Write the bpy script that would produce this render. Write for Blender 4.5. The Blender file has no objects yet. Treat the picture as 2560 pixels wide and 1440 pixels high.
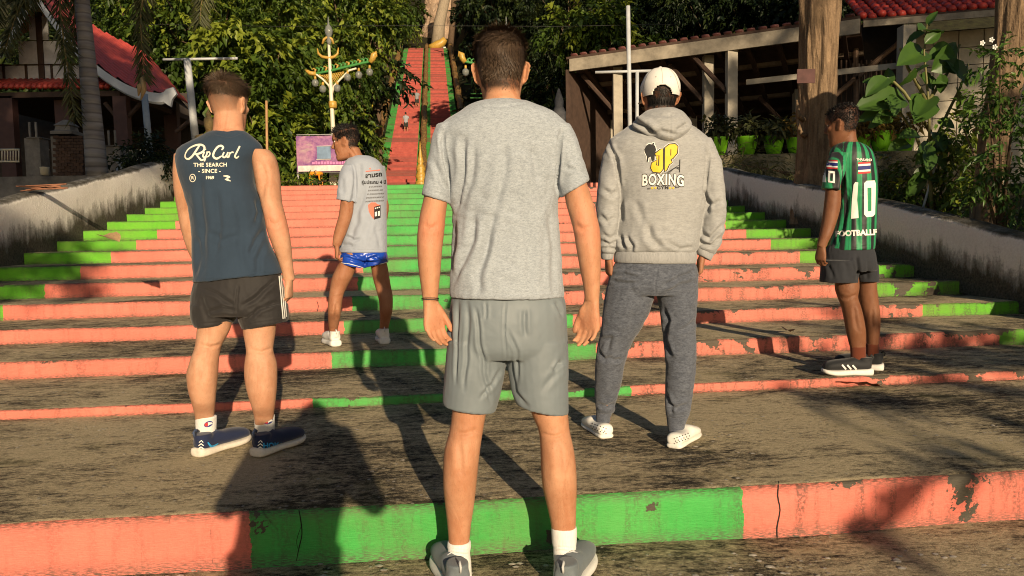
import bpy, bmesh, math, random
import numpy as np
from mathutils import Vector, Matrix
from mathutils.bvhtree import BVHTree

scene = bpy.context.scene
COL = scene.collection
R = math.radians

# ------------------------------------------------------------------ camera
FOC, CAMZ, PITCH, ROLL = 1862.0, 1.158, R(4.15), 0.0176
_f = Vector((0, math.cos(PITCH), -math.sin(PITCH)))
_r0 = Vector((1, 0, 0)); _u0 = Vector((0, math.sin(PITCH), math.cos(PITCH)))
_r = math.cos(ROLL) * _r0 - math.sin(ROLL) * _u0
_u = math.sin(ROLL) * _r0 + math.cos(ROLL) * _u0
CAM = Vector((0, 0, CAMZ))
cd = bpy.data.cameras.new('camera'); cam = bpy.data.objects.new('camera', cd); COL.objects.link(cam)
cd.sensor_width = 36.0; cd.lens = FOC / 2560 * 36.0; cd.clip_start = 0.05; cd.clip_end = 600
M = Matrix((( _r.x, _u.x, -_f.x, CAM.x), (_r.y, _u.y, -_f.y, CAM.y), (_r.z, _u.z, -_f.z, CAM.z), (0, 0, 0, 1)))
cam.matrix_world = M
scene.camera = cam

# ------------------------------------------------------------------ light
SUN_EL, SUN_AZ = R(15.2), R(16.5)            # light travels 16 deg left of the view axis
w = bpy.data.worlds.new('World'); scene.world = w; w.use_nodes = True
nt = w.node_tree; nt.nodes.clear()
sky = nt.nodes.new('ShaderNodeTexSky'); sky.sky_type = 'NISHITA'; sky.sun_disc = False
sky.sun_elevation = SUN_EL; sky.air_density = 1.0; sky.dust_density = 1.0; sky.ozone_density = 1.0
bg = nt.nodes.new('ShaderNodeBackground'); bg.inputs[1].default_value = 0.055
wo = nt.nodes.new('ShaderNodeOutputWorld')
nt.links.new(sky.outputs[0], bg.inputs[0]); nt.links.new(bg.outputs[0], wo.inputs[0])
LDIR = Vector((-math.sin(SUN_AZ) * math.cos(SUN_EL), math.cos(SUN_AZ) * math.cos(SUN_EL), -math.sin(SUN_EL)))
TOSUN = -LDIR
sky.sun_rotation = math.atan2(TOSUN.x, TOSUN.y)
sl = bpy.data.lights.new('sun', 'SUN'); sun = bpy.data.objects.new('sun', sl); COL.objects.link(sun)
sl.energy = 5.0; sl.angle = R(0.55); sl.color = (1.0, 0.79, 0.53)
sun.rotation_euler = LDIR.to_track_quat('-Z', 'Y').to_euler(); sun.location = (3, -12, 8)
vs = scene.view_settings
vs.view_transform = 'Standard'; vs.look = 'None'; vs.exposure = 0.32; vs.gamma = 1.0; vs.use_curve_mapping = False
cy = scene.cycles
cy.use_denoising = True; cy.max_bounces = 5; cy.diffuse_bounces = 3; cy.glossy_bounces = 2
cy.transparent_max_bounces = 4; cy.transmission_bounces = 3; cy.caustics_reflective = False; cy.caustics_refractive = False
cy.sample_clamp_indirect = 6.0; cy.filter_width = 1.05

# ------------------------------------------------------------------ geometry helpers
def P(px, py, d):
    """world point seen at photo pixel (px,py) at distance d along +Y"""
    ray = _r * ((px - 1280) / FOC) + _u * ((720 - py) / FOC) + _f
    return CAM + ray * (d / ray.y)

_RM = np.array([_r, _u, _f])
def projn(V):
    q = (np.asarray(V) - np.array(CAM)) @ _RM.T
    return np.stack([1280 + FOC * q[:, 0] / q[:, 2], 720 - FOC * q[:, 1] / q[:, 2]], 1)

WL = {}
def _wl(p):
    return WL.get(p.name, Vector((0, 0, 0))) if p else Vector((0, 0, 0))

def empty(name, loc, label=None, cat=None, group=None, kind=None):
    o = bpy.data.objects.new(name, None); COL.objects.link(o)
    o.location = loc; o.empty_display_size = 0.2; WL[o.name] = Vector(loc)
    tag(o, label, cat, group, kind); return o

def tag(o, label=None, cat=None, group=None, kind=None):
    if label: o['label'] = label
    if cat: o['category'] = cat
    if group: o['group'] = group
    if kind: o['kind'] = kind
    return o

def mesh_np(name, V, faces):
    """faces: list of int arrays (n,k)"""
    V = np.ascontiguousarray(V, dtype=np.float32)
    me = bpy.data.meshes.new(name)
    me.vertices.add(len(V)); me.vertices.foreach_set('co', V.ravel())
    faces = [np.asarray(f, dtype=np.int32) for f in faces if len(f)]
    loops = np.concatenate([f.ravel() for f in faces]); sizes = np.concatenate([np.full(len(f), f.shape[1], np.int32) for f in faces])
    starts = np.concatenate([[0], np.cumsum(sizes)[:-1]]).astype(np.int32)
    me.loops.add(len(loops)); me.loops.foreach_set('vertex_index', loops)
    me.polygons.add(len(sizes)); me.polygons.foreach_set('loop_start', starts); me.polygons.foreach_set('loop_total', sizes)
    me.update(calc_edges=True); return me

def link(name, me, mat, parent=None, smooth=True, world=True, kind=None, label=None):
    """mesh in world coordinates; shifted under its parent"""
    o = bpy.data.objects.new(name, me); COL.objects.link(o)
    if parent:
        if world:
            off = _wl(parent)
            me.transform(Matrix.Translation(-off))
            WL[o.name] = Vector(off)
        o.parent = parent
    mats = mat if isinstance(mat, (list, tuple)) else [mat]
    if mats[0] is not None and len(me.materials) == 0:
        for m in mats: me.materials.append(m)
    if smooth: me.polygons.foreach_set('use_smooth', np.ones(len(me.polygons), bool))
    if kind: o['kind'] = kind
    if label: o['label'] = label
    return o

class MB:
    """collects closed shapes into one mesh"""
    def __init__(s): s.v = []; s.f = []; s.mi = []
    def add(s, V, Fs, mi=0):
        b = len(s.v); s.v += [tuple(v) for v in V]; s.f += [tuple(i + b for i in f) for f in Fs]; s.mi += [mi] * len(Fs); return s
    def box(s, lo, hi, X=None, mi=0):
        (a, b, c), (d, e, f) = lo, hi
        V = [Vector(p) for p in ((a,b,c),(d,b,c),(d,e,c),(a,e,c),(a,b,f),(d,b,f),(d,e,f),(a,e,f))]
        if X is not None: V = [X @ v for v in V]
        return s.add(V, [(0,3,2,1),(4,5,6,7),(0,1,5,4),(1,2,6,5),(2,3,7,6),(3,0,4,7)], mi)
    def bar(s, a, b, r, r2=None, n=8, mi=0, up=(0, 0, 1), flat=1.0):
        a, b = Vector(a), Vector(b); r2 = r if r2 is None else r2
        d = (b - a).normalized(); u = Vector(up)
        if abs(d.dot(u)) > .98: u = Vector((1, 0, 0))
        e1 = d.cross(u).normalized(); e2 = e1.cross(d)
        V = []
        for p, q in ((a, r), (b, r2)):
            for k in range(n):
                t = 2 * math.pi * (k + .5) / n; V.append(p + e1 * (q * math.cos(t)) + e2 * (q * flat * math.sin(t)))
        Fs = [(k, (k + 1) % n, n + (k + 1) % n, n + k) for k in range(n)] + [tuple(range(n))[::-1], tuple(range(n, 2 * n))]
        return s.add(V, Fs, mi)
    def tube(s, pts, rad, n=8, mi=0, flat=1.0, up=(0, 0, 1)):
        pts = [Vector(p) for p in pts]; m = len(pts)
        rad = rad if isinstance(rad, (list, tuple)) else [rad] * m
        V = []; e1 = None
        for i, p in enumerate(pts):
            d = (pts[min(i + 1, m - 1)] - pts[max(i - 1, 0)]).normalized()
            u = Vector(up)
            if e1 is None:
                if abs(d.dot(u)) > .95: u = Vector((0, 1, 0))
                e1 = d.cross(u).normalized()
            else:
                e1 = (e1 - d * e1.dot(d)).normalized()
            e2 = e1.cross(d)
            for k in range(n):
                t = 2 * math.pi * k / n; V.append(p + e1 * (rad[i] * math.cos(t)) + e2 * (rad[i] * flat * math.sin(t)))
        Fs = [(i*n+k, i*n+(k+1) % n, (i+1)*n+(k+1) % n, (i+1)*n+k) for i in range(m-1) for k in range(n)]
        Fs += [tuple(range(n))[::-1], tuple(range((m-1)*n, m*n))]
        return s.add(V, Fs, mi)
    def lathe(s, c, prof, n=16, mi=0, X=None):
        c = Vector(c); V = []
        for (r, z) in prof:
            for k in range(n):
                t = 2*math.pi*k/n; v = Vector((r*math.cos(t), r*math.sin(t), z)); V.append((X @ v if X else v) + c)
        m = len(prof)
        Fs = [(i*n+k, i*n+(k+1) % n, (i+1)*n+(k+1) % n, (i+1)*n+k) for i in range(m-1) for k in range(n)]
        Fs += [tuple(range(n))[::-1], tuple(range((m-1)*n, m*n))]
        return s.add(V, Fs, mi)
    def prism(s, pts2, fn0, fn1, mi=0):
        n = len(pts2); V = [fn0(*p) for p in pts2] + [fn1(*p) for p in pts2]
        Fs = [tuple(range(n))[::-1], tuple(range(n, 2*n))] + [(k, (k+1) % n, n+(k+1) % n, n+k) for k in range(n)]
        return s.add(V, Fs, mi)
    def mesh(s, name):
        me = bpy.data.meshes.new(name); me.from_pydata([tuple(v) for v in s.v], [], s.f)
        if any(s.mi): me.polygons.foreach_set('material_index', s.mi)
        bm = bmesh.new(); bm.from_mesh(me); bmesh.ops.recalc_face_normals(bm, faces=bm.faces); bm.to_mesh(me); bm.free()
        me.update(); return me
    def build(s, name, mat, parent=None, smooth=False, **k):
        return link(name, s.mesh(name), mat, parent, smooth, **k)

# value noise (numpy)
def _h(i, j, k, s):
    n = (i * 374761393 + j * 668265263 + k * 2147483647 + s * 974711) & 0xFFFFFFFF
    n = ((n ^ (n >> 13)) * 1274126177) & 0xFFFFFFFF
    return ((n ^ (n >> 16)) & 0xFFFFFF) / float(0xFFFFFF)
def vnoise(Q, seed=0):
    Q = np.asarray(Q, dtype=np.float64); I = np.floor(Q).astype(np.int64); f = Q - I; f = f * f * (3 - 2 * f)
    out = np.zeros(len(Q))
    for a in (0, 1):
        for b in (0, 1):
            for c in (0, 1):
                wgt = (f[:, 0] if a else 1 - f[:, 0]) * (f[:, 1] if b else 1 - f[:, 1]) * (f[:, 2] if c else 1 - f[:, 2])
                out += wgt * _h(I[:, 0] + a, I[:, 1] + b, I[:, 2] + c, seed)
    return out * 2 - 1
def fbm(Q, o=3, seed=0):
    Q = np.asarray(Q, dtype=np.float64); t = 0; a = 1.0
    for k in range(o):
        t = t + a * vnoise(Q * 2 ** k + 17.3 * k, seed + k); a *= .5
    return t

# ------------------------------------------------------------------ materials
MATS = {}
class NT:
    def __init__(s, name):
        s.m = bpy.data.materials.new(name); s.m.use_nodes = True; s.t = s.m.node_tree
        s.b = s.t.nodes['Principled BSDF']; MATS[name] = s.m
    def n(s, typ, **kw):
        n = s.t.nodes.new('ShaderNode' + typ)
        for k, v in kw.items():
            if k in n.inputs: s.put(n.inputs[k], v)
            else: setattr(n, k, v)
        return n
    def put(s, inp, v):
        if isinstance(v, bpy.types.NodeSocket): s.t.links.new(v, inp)
        elif isinstance(v, (tuple, list)) and len(v) == 3 and inp.type == 'RGBA': inp.default_value = (*v, 1)
        else: inp.default_value = v
    def coord(s, scale=(1, 1, 1), kind='Object', rot=(0, 0, 0), loc=(0, 0, 0)):
        c = s.n('TexCoord'); m = s.n('Mapping'); s.t.links.new(c.outputs[kind], m.inputs[0])
        m.inputs['Scale'].default_value = scale; m.inputs['Rotation'].default_value = rot; m.inputs['Location'].default_value = loc
        return m.outputs[0]
    def noise(s, scale, vec=None, detail=4, rough=.6, dist=0.0):
        n = s.n('TexNoise'); n.inputs['Scale'].default_value = scale; n.inputs['Detail'].default_value = detail
        n.inputs['Roughness'].default_value = rough; n.inputs['Distortion'].default_value = dist
        if vec is not None: s.put(n.inputs['Vector'], vec)
        return n.outputs['Fac']
    def vor(s, scale, vec=None, feature='F1', out='Distance'):
        n = s.n('TexVoronoi'); n.feature = feature; n.inputs['Scale'].default_value = scale
        if vec is not None: s.put(n.inputs['Vector'], vec)
        return n.outputs[out]
    def ramp(s, fac, stops, interp='LINEAR'):
        n = s.n('ValToRGB'); s.put(n.inputs[0], fac); cr = n.color_ramp; cr.interpolation = interp
        while len(cr.elements) < len(stops): cr.elements.new(.5)
        for e, (p, c) in zip(cr.elements, stops):
            e.position = p; e.color = (*c, 1) if not isinstance(c, (int, float)) else (c, c, c, 1)
        return n.outputs[0]
    def mix(s, f, a, b, mode='MIX'):
        n = s.n('Mix'); n.data_type = 'RGBA'; n.blend_type = mode
        s.put(n.inputs[0], f); s.put(n.inputs[6], a); s.put(n.inputs[7], b); return n.outputs[2]
    def math(s, op, a, b=0.0, clamp=False):
        n = s.n('Math'); n.operation = op; n.use_clamp = clamp; s.put(n.inputs[0], a); s.put(n.inputs[1], b); return n.outputs[0]
    def sep(s, v):
        n = s.n('SeparateXYZ'); s.put(n.inputs[0], v); return n.outputs
    def attr(s, name, out='Fac'):
        n = s.n('Attribute'); n.attribute_name = name; return n.outputs[out]
    def bump(s, h, strength=.3, dist=.01):
        n = s.n('Bump'); n.inputs['Strength'].default_value = strength; n.inputs['Distance'].default_value = dist
        s.put(n.inputs['Height'], h); s.put(s.b.inputs['Normal'], n.outputs[0])
    def out(s, color=None, rough=None, spec=None, sheen=None, sss=None, metal=None):
        if color is not None: s.put(s.b.inputs['Base Color'], color)
        if rough is not None: s.put(s.b.inputs['Roughness'], rough)
        if spec is not None: s.b.inputs['Specular IOR Level'].default_value = spec
        if sheen is not None: s.b.inputs['Sheen Weight'].default_value = sheen
        if metal is not None: s.b.inputs['Metallic'].default_value = metal
        if sss is not None:
            s.b.inputs['Subsurface Weight'].default_value = sss; s.b.inputs['Subsurface Radius'].default_value = (.012, .005, .003); s.b.inputs['Subsurface Scale'].default_value = 1.0
        return s.m

def plain(name, c, rough=.7, var=.25, scale=8., bump=0., bscale=60., spec=.4, metal=0., coord='Object'):
    """flat-coloured surface with uneven tone and fine relief"""
    if name in MATS: return MATS[name]
    k = NT(name); v = k.coord(kind=coord)
    a = tuple(x * (1 - var) for x in c); b = tuple(min(1, x * (1 + var * .7)) for x in c)
    col = k.ramp(k.noise(scale, v, 5, .65), [(.3, a), (.7, b)])
    if bump: k.bump(k.noise(bscale, v, 4), bump, .004)
    return k.out(col, rough, spec, metal=metal)

# ------------------------------------------------------------------ setting: stairs
TH = math.atan(.1); _c, _s = math.cos(TH), math.sin(TH)
def S(X, Y, z): return Vector((X * _c - Y * _s, X * _s + Y * _c, z))
SROT = Matrix.Rotation(TH, 4, 'Z')
SY = [2.635, 4.245, 5.2, 6.12, 6.88, 7.6, 8.35, 9.11, 9.87, 10.6, 11.33, 12.07, 12.8, 13.5, 14.23, 14.96, 15.7]
SZ = [0, .198, .251, .368, .482, .616, .755, .9, 1.036, 1.167, 1.302, 1.436, 1.564, 1.69, 1.824, 1.955, 2.087, 2.22]
XL, XR = -4.74, 5.15

def m_tread():
    k = NT('weathered_concrete'); v = k.coord()
    big = k.noise(.9, v, 5, .6, .5)
    streak = k.noise(8., k.coord((.5, 1.6, 1.), rot=(0, 0, .07)), 8, .76, .6)
    fine = k.noise(55., k.coord((.75, 1.1, 1)), 7, .78, .2)
    grit = k.noise(240., v, 4, .8); blotch = k.noise(26., k.coord((.55, 1.3, 1)), 6, .75, .4)
    mix = k.math('ADD', k.math('ADD', k.math('MULTIPLY', streak, .36), k.math('MULTIPLY', blotch, .30)), k.math('ADD', k.math('MULTIPLY', fine, .22), k.math('MULTIPLY', grit, .12)))
    mould = k.ramp(k.math('ADD', mix, k.math('MULTIPLY', k.math('SUBTRACT', big, .5), .42)), [(.435, 0.), (.485, .45), (.545, 1.)])
    g2 = k.math('ADD', k.math('MULTIPLY', grit, .6), k.math('MULTIPLY', fine, .4))
    base = k.ramp(g2, [(.30, (.22, .175, .115)), (.5, (.60, .49, .30)), (.68, (.92, .79, .55))])
    dark = k.ramp(g2, [(.3, (.016, .014, .011)), (.5, (.040, .035, .027)), (.72, (.16, .14, .10))])
    col = k.mix(mould, dark, base)
    peb = k.vor(38., k.coord((1, .7, 1)), 'F1'); pebc = k.vor(38., k.coord((1, .7, 1)), 'F1', 'Color')
    isp = k.math('MULTIPLY', k.ramp(peb, [(.18, 1.), (.30, 0.)]), k.ramp(k.sep(pebc)[0], [(.62, 0.), (.66, 1.)]))
    isp = k.math('MULTIPLY', isp, k.ramp(k.noise(2.2, v, 3), [(.42, 0.), (.6, 1.)]))
    col = k.mix(k.math('MULTIPLY', isp, .75), col, k.ramp(k.sep(pebc)[1], [(0., (.22, .20, .17)), (1., (.66, .61, .52))]))
    moss = k.ramp(k.noise(2.4, v, 4, .6), [(.58, 0.), (.70, .5)])
    col = k.mix(k.math('MULTIPLY', moss, fine), col, (.16, .16, .035))
    h = k.math('ADD', k.math('MULTIPLY', fine, .8), k.math('ADD', k.math('MULTIPLY', grit, .35), k.math('ADD', k.math('MULTIPLY', isp, .5), k.math('MULTIPLY', blotch, .5))))
    k.bump(h, 1., .022)
    return k.out(col, .92, .2)

def m_riser():
    """pink paint with green bands in the middle and at both ends, worn at the edges; 'v' is height over the riser 0..1, 'wear' its decay"""
    k = NT('painted_riser'); v = k.coord(); x, y, z = k.sep(v)
    vv = k.attr('v'); wear = k.attr('wear'); seed = k.attr('seed')
    xs = k.n('CombineXYZ'); k.put(xs.inputs[0], x); k.put(xs.inputs[1], seed); k.put(xs.inputs[2], z); p = xs.outputs[0]
    mp = k.n('Mapping'); k.put(mp.inputs[0], p); mp.inputs['Scale'].default_value = (1, 1, 9); ps = mp.outputs[0]
    mv = k.n('Mapping'); k.put(mv.inputs[0], p); mv.inputs['Scale'].default_value = (7, 1, .9); pv = mv.outputs[0]
    xj = k.math('ADD', x, k.math('MULTIPLY', k.math('SUBTRACT', k.noise(22., p, 5, .7), .5), .045))
    bl = k.attr('bl')
    g1 = k.math('MULTIPLY', k.math('GREATER_THAN', xj, bl), k.math('LESS_THAN', xj, 1.12))
    gl = k.math('LESS_THAN', xj, k.attr('gl'))
    gr = k.math('GREATER_THAN', xj, XR - .92)
    soft = k.noise(2.3, p, 4, .6); brush = k.noise(26., ps, 5, .7)
    t = k.math('ADD', k.math('MULTIPLY', soft, .5), k.math('MULTIPLY', brush, .5))
    pink = k.ramp(t, [(.35, (.62, .145, .105)), (.65, (.78, .215, .155))])
    green = k.ramp(t, [(.35, (.026, .29, .045)), (.65, (.060, .44, .080))])
    lime = k.ramp(t, [(.35, (.07, .34, .008)), (.65, (.13, .47, .015))])
    col = k.mix(g1, pink, green)
    col = k.mix(k.math('MAXIMUM', gl, gr), col, lime)
    # grime creeping from edges, chips down to dark concrete, dirty drips
    n1 = k.noise(9., p, 6, .7); n2 = k.noise(38., ps, 5, .7)
    edge = k.math('MAXIMUM', k.ramp(vv, [(.0, 1.), (.10, .8), (.30, 0.)]), k.ramp(vv, [(.78, 0.), (.95, .8), (1., 1.)]))
    dirt = k.math('MULTIPLY', edge, k.ramp(n2, [(.42, 0.), (.56, .95)]))
    col = k.mix(dirt, col, (.06, .052, .036))
    drip = k.math('MULTIPLY', k.ramp(k.noise(2.4, pv, 5, .65), [(.47, 0.), (.62, 1.)]), k.ramp(k.noise(75., p, 5, .8), [(.44, 0.), (.54, 1.)]))
    col = k.mix(k.math('MULTIPLY', drip, k.math('ADD', k.math('MULTIPLY', wear, .8), .14)), col, (.065, .048, .034))
    scr = k.math('MULTIPLY', k.ramp(k.noise(130., ps, 4, .8), [(.55, 0.), (.64, 1.)]), k.math('ADD', k.math('MULTIPLY', wear, .75), .16))
    col = k.mix(scr, col, (.085, .06, .04))
    thr = k.math('SUBTRACT', .755, k.math('MULTIPLY', wear, .185))
    topb = k.math('MULTIPLY', k.ramp(vv, [(.55, 0.), (1., 1.)]), .085)
    n3 = k.math('ADD', k.math('ADD', k.math('MULTIPLY', k.noise(4.2, p, 7, .6, .3), .86), k.math('MULTIPLY', k.noise(48., p, 5, .7), .14)), topb)
    chip = k.math('GREATER_THAN', n3, thr)
    col = k.mix(chip, col, k.ramp(n2, [(.3, (.026, .025, .018)), (.7, (.085, .078, .056))]))
    pale = k.math('GREATER_THAN', k.math('ADD', k.noise(6.8, p, 5, .6), k.math('MULTIPLY', wear, .02)), .775)
    col = k.mix(pale, col, (.60, .50, .36))
    crk = k.math('MULTIPLY', k.ramp(k.vor(.9, k.n('Mapping', Vector=k.math('ADD', 0, 0)).outputs[0] if False else pv, 'DISTANCE_TO_EDGE'), [(.0, 1.), (.006, 0.)]), .7)
    col = k.mix(k.math('MULTIPLY', crk, k.ramp(n1, [(.58, 0.), (.63, 1.)])), col, (.03, .025, .02))
    col = k.mix(k.ramp(k.noise(1.7, p, 6, .7, .5), [(.34, .20), (.58, 0.)]), col, (.26, .15, .09))
    col = k.mix(k.math('MULTIPLY', k.ramp(k.noise(160., ps, 3, .8), [(.5, 0.), (.7, 1.)]), .22), col, (.16, .10, .07))
    h = k.math('SUBTRACT', k.math('ADD', k.math('MULTIPLY', brush, .35), k.math('MULTIPLY', k.noise(90., p, 4, .7), .35)), k.math('MULTIPLY', chip, .9))
    k.bump(h, .55, .012)
    return k.out(col, .62, .35)

TREAD, RISER = m_tread(), m_riser()
WEAR = [.40, .5, .55, .35, .45, .5, .25, .2, .3, .2, .2, .25, .3, .2, .35, .3, .25]
steps = bpy.data.objects.new('steps', None); COL.objects.link(steps)
steps.rotation_euler = (0, 0, TH); tag(steps, 'wide pink and green painted concrete steps', None, None, 'structure')
NX = 260
xs_ = np.linspace(XL - .2, XR + .2, NX)
for i in range(17):
    z0, z1, y0 = SZ[i], SZ[i + 1], SY[i]; y1 = (SY[i + 1] if i < 16 else 30.) + .06
    wob = .006 * fbm(np.stack([xs_ * 2.3, np.full(NX, i * 7.), np.zeros(NX)], 1), 3, i)
    chip = np.clip(fbm(np.stack([xs_ * 6, np.full(NX, i * 3.), np.zeros(NX)], 1), 4, 40 + i) - .55, 0, 1) * .05
    near = max(0., 1 - i / 9)
    rows = []; vs_ = []
    h = z1 - z0
    prof = [(-.012, -.05), (0., 0.), (0., .25), (0., .5), (0., .75), (0., .92), (.012, 1.0), (.05, 1.0)]
    for (dy, t) in prof:
        top = t >= .92
        yy = y0 + dy + wob + (chip * near if top else 0)
        zz = z0 + h * t + (wob * .5) - (chip * .35 * near if t >= .99 else 0)
        rows.append(np.stack([xs_, yy, zz], 1)); vs_.append(np.full(NX, t))
    # tread, gently uneven
    for q in np.linspace(.12, 1, 8):
        yy = np.full(NX, y0 + .05 + (y1 - y0 - .05) * q); zz = z1 + .005 * fbm(np.stack([xs_ * 1.7, yy * 1.7, np.zeros(NX)], 1), 3, 90 + i) * (1 if q < 1 else 0)
        rows.append(np.stack([xs_, yy, zz], 1)); vs_.append(np.ones(NX))
    nr = len(rows); V = np.concatenate(rows); vv = np.concatenate(vs_)
    # close the block underneath
    base = len(V)
    g = np.arange(NX - 1)
    Fq = np.concatenate([np.stack([r * NX + g, r * NX + g + 1, (r + 1) * NX + g + 1, (r + 1) * NX + g], 1) for r in range(nr - 1)])
    me = mesh_np('step', V, [Fq])
    mi = np.concatenate([np.full(NX - 1, 1 if r < len(prof) - 2 else 0, np.int32) for r in range(nr - 1)])
    me.materials.append(TREAD); me.materials.append(RISER)
    me.polygons.foreach_set('material_index', mi)
    wr = np.full(len(V), WEAR[i])
    wr += np.where(V[:, 0] > 1.2, .34 if i < 7 else .15, 0) + np.where(V[:, 0] < -.7, -.15, 0)
    for nm, arr in (('v', vv), ('wear', np.clip(wr, 0, 1)), ('seed', np.full(len(V), i * 5.37)), ('bl', np.full(len(V), -.68 - .024 * (y0 - 2.7))), ('gl', np.full(len(V), XL + .96))):
        at = me.attributes.new(nm, 'FLOAT', 'POINT'); at.data.foreach_set('value', arr.astype(np.float32))
    o = link('step', me, None, None, True); o.parent = steps

# lowest paving in front of the first riser
def grid(name, x0, x1, y0, y1, nx, ny, fz, mat, xf=None, **kw):
    X, Y = np.meshgrid(np.linspace(x0, x1, nx), np.linspace(y0, y1, ny)); X = X.ravel(); Y = Y.ravel()
    V = np.stack([X, Y, fz(X, Y)], 1)
    if xf is not None: V = V @ np.array(xf.to_3x3()).T
    g = np.arange(nx - 1)
    Fq = np.concatenate([np.stack([r * nx + g, r * nx + g + 1, (r + 1) * nx + g + 1, (r + 1) * nx + g], 1) for r in range(ny - 1)])
    return link(name, mesh_np(name, V, [Fq]), mat, **kw)
pv = grid('pavement', -14, 14, -14, 2.75, 160, 120, lambda X, Y: .006 * fbm(np.stack([X * 1.5, Y * 1.5, X * 0], 1), 3, 5), TREAD, SROT)
tag(pv, 'dark weathered concrete paving below the first step', None, None, 'structure')

# ground: one sheet to the hill and the horizon
def hillz(X, Y):
    """terrain in stair axes: flanks rise with the steps, a level forecourt, then the wooded hill"""
    out = np.clip(np.abs(X - .2) - 5.1, 0, 1)
    flank = np.clip((Y - 2.5) / 13.2, 0, 1) * 2.0
    z = np.where(np.abs(X - .2) > 5.05, flank - .05, -.4 + np.clip((Y - 15.5) / .2, 0, 1) * 2.55)
    hill = np.clip(Y - 44, 0, None) * .40
    side = np.clip(Y - (30 + 4 * np.sin(X * .13)), 0, None) * .62
    m = np.clip((np.abs(X + 1.2) - 4.2) / 5, 0, 1); m = m * m * (3 - 2 * m)
    hz = hill * (1 - m) + np.maximum(side, hill) * m
    return np.where(Y > 15.6, 2.15 + np.minimum(hz, 60), z) + .05 * fbm(np.stack([X * .5, Y * .5, X * 0], 1), 3, 8) * out
k = NT('forest_floor'); v = k.coord()
k.bump(k.noise(12., v, 6), .8, .05)
k.out(k.ramp(k.noise(2.5, v, 6, .7), [(.3, (.012, .012, .007)), (.55, (.034, .032, .016)), (.75, (.040, .052, .016))]), .95, .1)
gr = grid('ground', -110, 110, -60, 180, 220, 240, hillz, MATS['forest_floor'], SROT)
tag(gr, 'leaf-littered ground rising to the wooded hill', None, None, 'structure')

# ------------------------------------------------------------------ side walls
def m_wall():
    k = NT('mouldy_whitewash'); v = k.coord(); x, y, z = k.sep(v)
    hgt = k.attr('v')
    vert = k.noise(2.2, k.coord((3.2, 3.2, .7)), 7, .72, .5); big = k.noise(1.5, v, 6, .65, .6); fine = k.noise(42., v, 6, .72)
    low = k.math('MULTIPLY', k.ramp(hgt, [(.0, .60), (.35, .30), (.7, .07), (.93, .02), (1., .24)]), 1.)
    a = k.math('ADD', k.math('ADD', k.math('MULTIPLY', vert, .42), k.math('MULTIPLY', big, .42)), k.math('ADD', k.math('MULTIPLY', fine, .24), low))
    f = k.ramp(a, [(.66, 0.), (.73, .55), (.84, 1.)])
    white = k.ramp(fine, [(.3, (.76, .74, .68)), (.7, (.94, .92, .87))])
    col = k.mix(f, white, k.ramp(fine, [(.35, (.035, .032, .024)), (.7, (.15, .135, .10))]))
    gn = k.n('NewGeometry'); top = k.ramp(k.sep(gn.outputs['Normal'])[2], [(.45, 0.), (.75, 1.)])
    col = k.mix(k.math('MULTIPLY', top, k.ramp(fine, [(.35, .95), (.68, .25)])), col, (.045, .040, .030))
    k.bump(k.math('ADD', fine, k.math('MULTIPLY', vert, .5)), .8, .025)
    return k.out(col, .9, .2)
WALLM = m_wall()
def sidewall(label, X0, X1, pts, zb):
    """pts: (Y, top z) in stair axes, a real slab from X0 to X1"""
    Ys = np.linspace(pts[0][0], pts[-1][0], 180); Zt = np.interp(Ys, [p[0] for p in pts], [p[1] for p in pts])
    Zt = Zt + .012 * fbm(np.stack([Ys * 2, Ys * 0, Ys * 0], 1), 4, 3)
    n = len(Ys); rows = []; vv = []
    inner = X0; s = 1 if X1 > X0 else -1
    spec = [(inner, 0.), (inner, .33), (inner, .66), (inner, .94), (inner + s * .02, 1.), ((X0 + X1) / 2, 1.03), (X1 - s * .02, 1.), (X1, .9), (X1, 0.)]
    zlo = np.interp(Ys, [p[0] for p in zb], [p[1] for p in zb])
    for (xx, t) in spec:
        xw = xx + (.012 * fbm(np.stack([Ys * 1.6, Ys * 0 + t * 3, Ys * 0], 1), 3, 6) if t < .95 else 0)
        rows.append(np.stack([np.full(n, 0.) + xw, Ys, zlo + (Zt - zlo) * t], 1)); vv.append(np.full(n, min(1, t)))
    V = np.concatenate(rows); g = np.arange(n - 1)
    Fq = np.concatenate([np.stack([r*n+g, r*n+g+1, (r+1)*n+g+1, (r+1)*n+g], 1) for r in range(len(rows)-1)])
    m = len(rows)
    caps = [[r * n for r in range(m)], [r * n + n - 1 for r in range(m)]]
    me = mesh_np('stair_wall', V, [Fq, np.array(caps)])
    at = me.attributes.new('v', 'FLOAT', 'POINT'); at.data.foreach_set('value', np.concatenate(vv).astype(np.float32))
    bm = bmesh.new(); bm.from_mesh(me); bmesh.ops.recalc_face_normals(bm, faces=bm.faces); bm.to_mesh(me); bm.free()
    o = link('stair_wall', me, WALLM, None, True); o.rotation_euler = (0, 0, TH)
    return tag(o, label, 'wall', None, 'thing')
sidewall('stained whitewashed side wall climbing beside the steps, on the side of the red-roofed pavilion', XL, XL - .28, [(2.0, .60), (8.6, 1.56), (14.2, 2.60), (16.5, 2.80)], [(2, -.3), (4.3, .1), (15.8, 1.9), (16.5, 2.0)])
sidewall('grey mouldy side wall climbing beside the steps, on the side of the potted plants', XR, XR + .3, [(2.0, .45), (6.05, 1.03), (8.1, 1.43), (12.9, 2.22), (16.5, 2.75)], [(2, -.3), (4.3, .1), (15.8, 1.9), (16.5, 2.0)])

# ------------------------------------------------------------------ figure toolkit
def floorpt(px, py, z):
    ray = _r * ((px - 1280) / FOC) + _u * ((720 - py) / FOC) + _f
    return CAM + ray * ((z - CAMZ) / ray.z)

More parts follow.
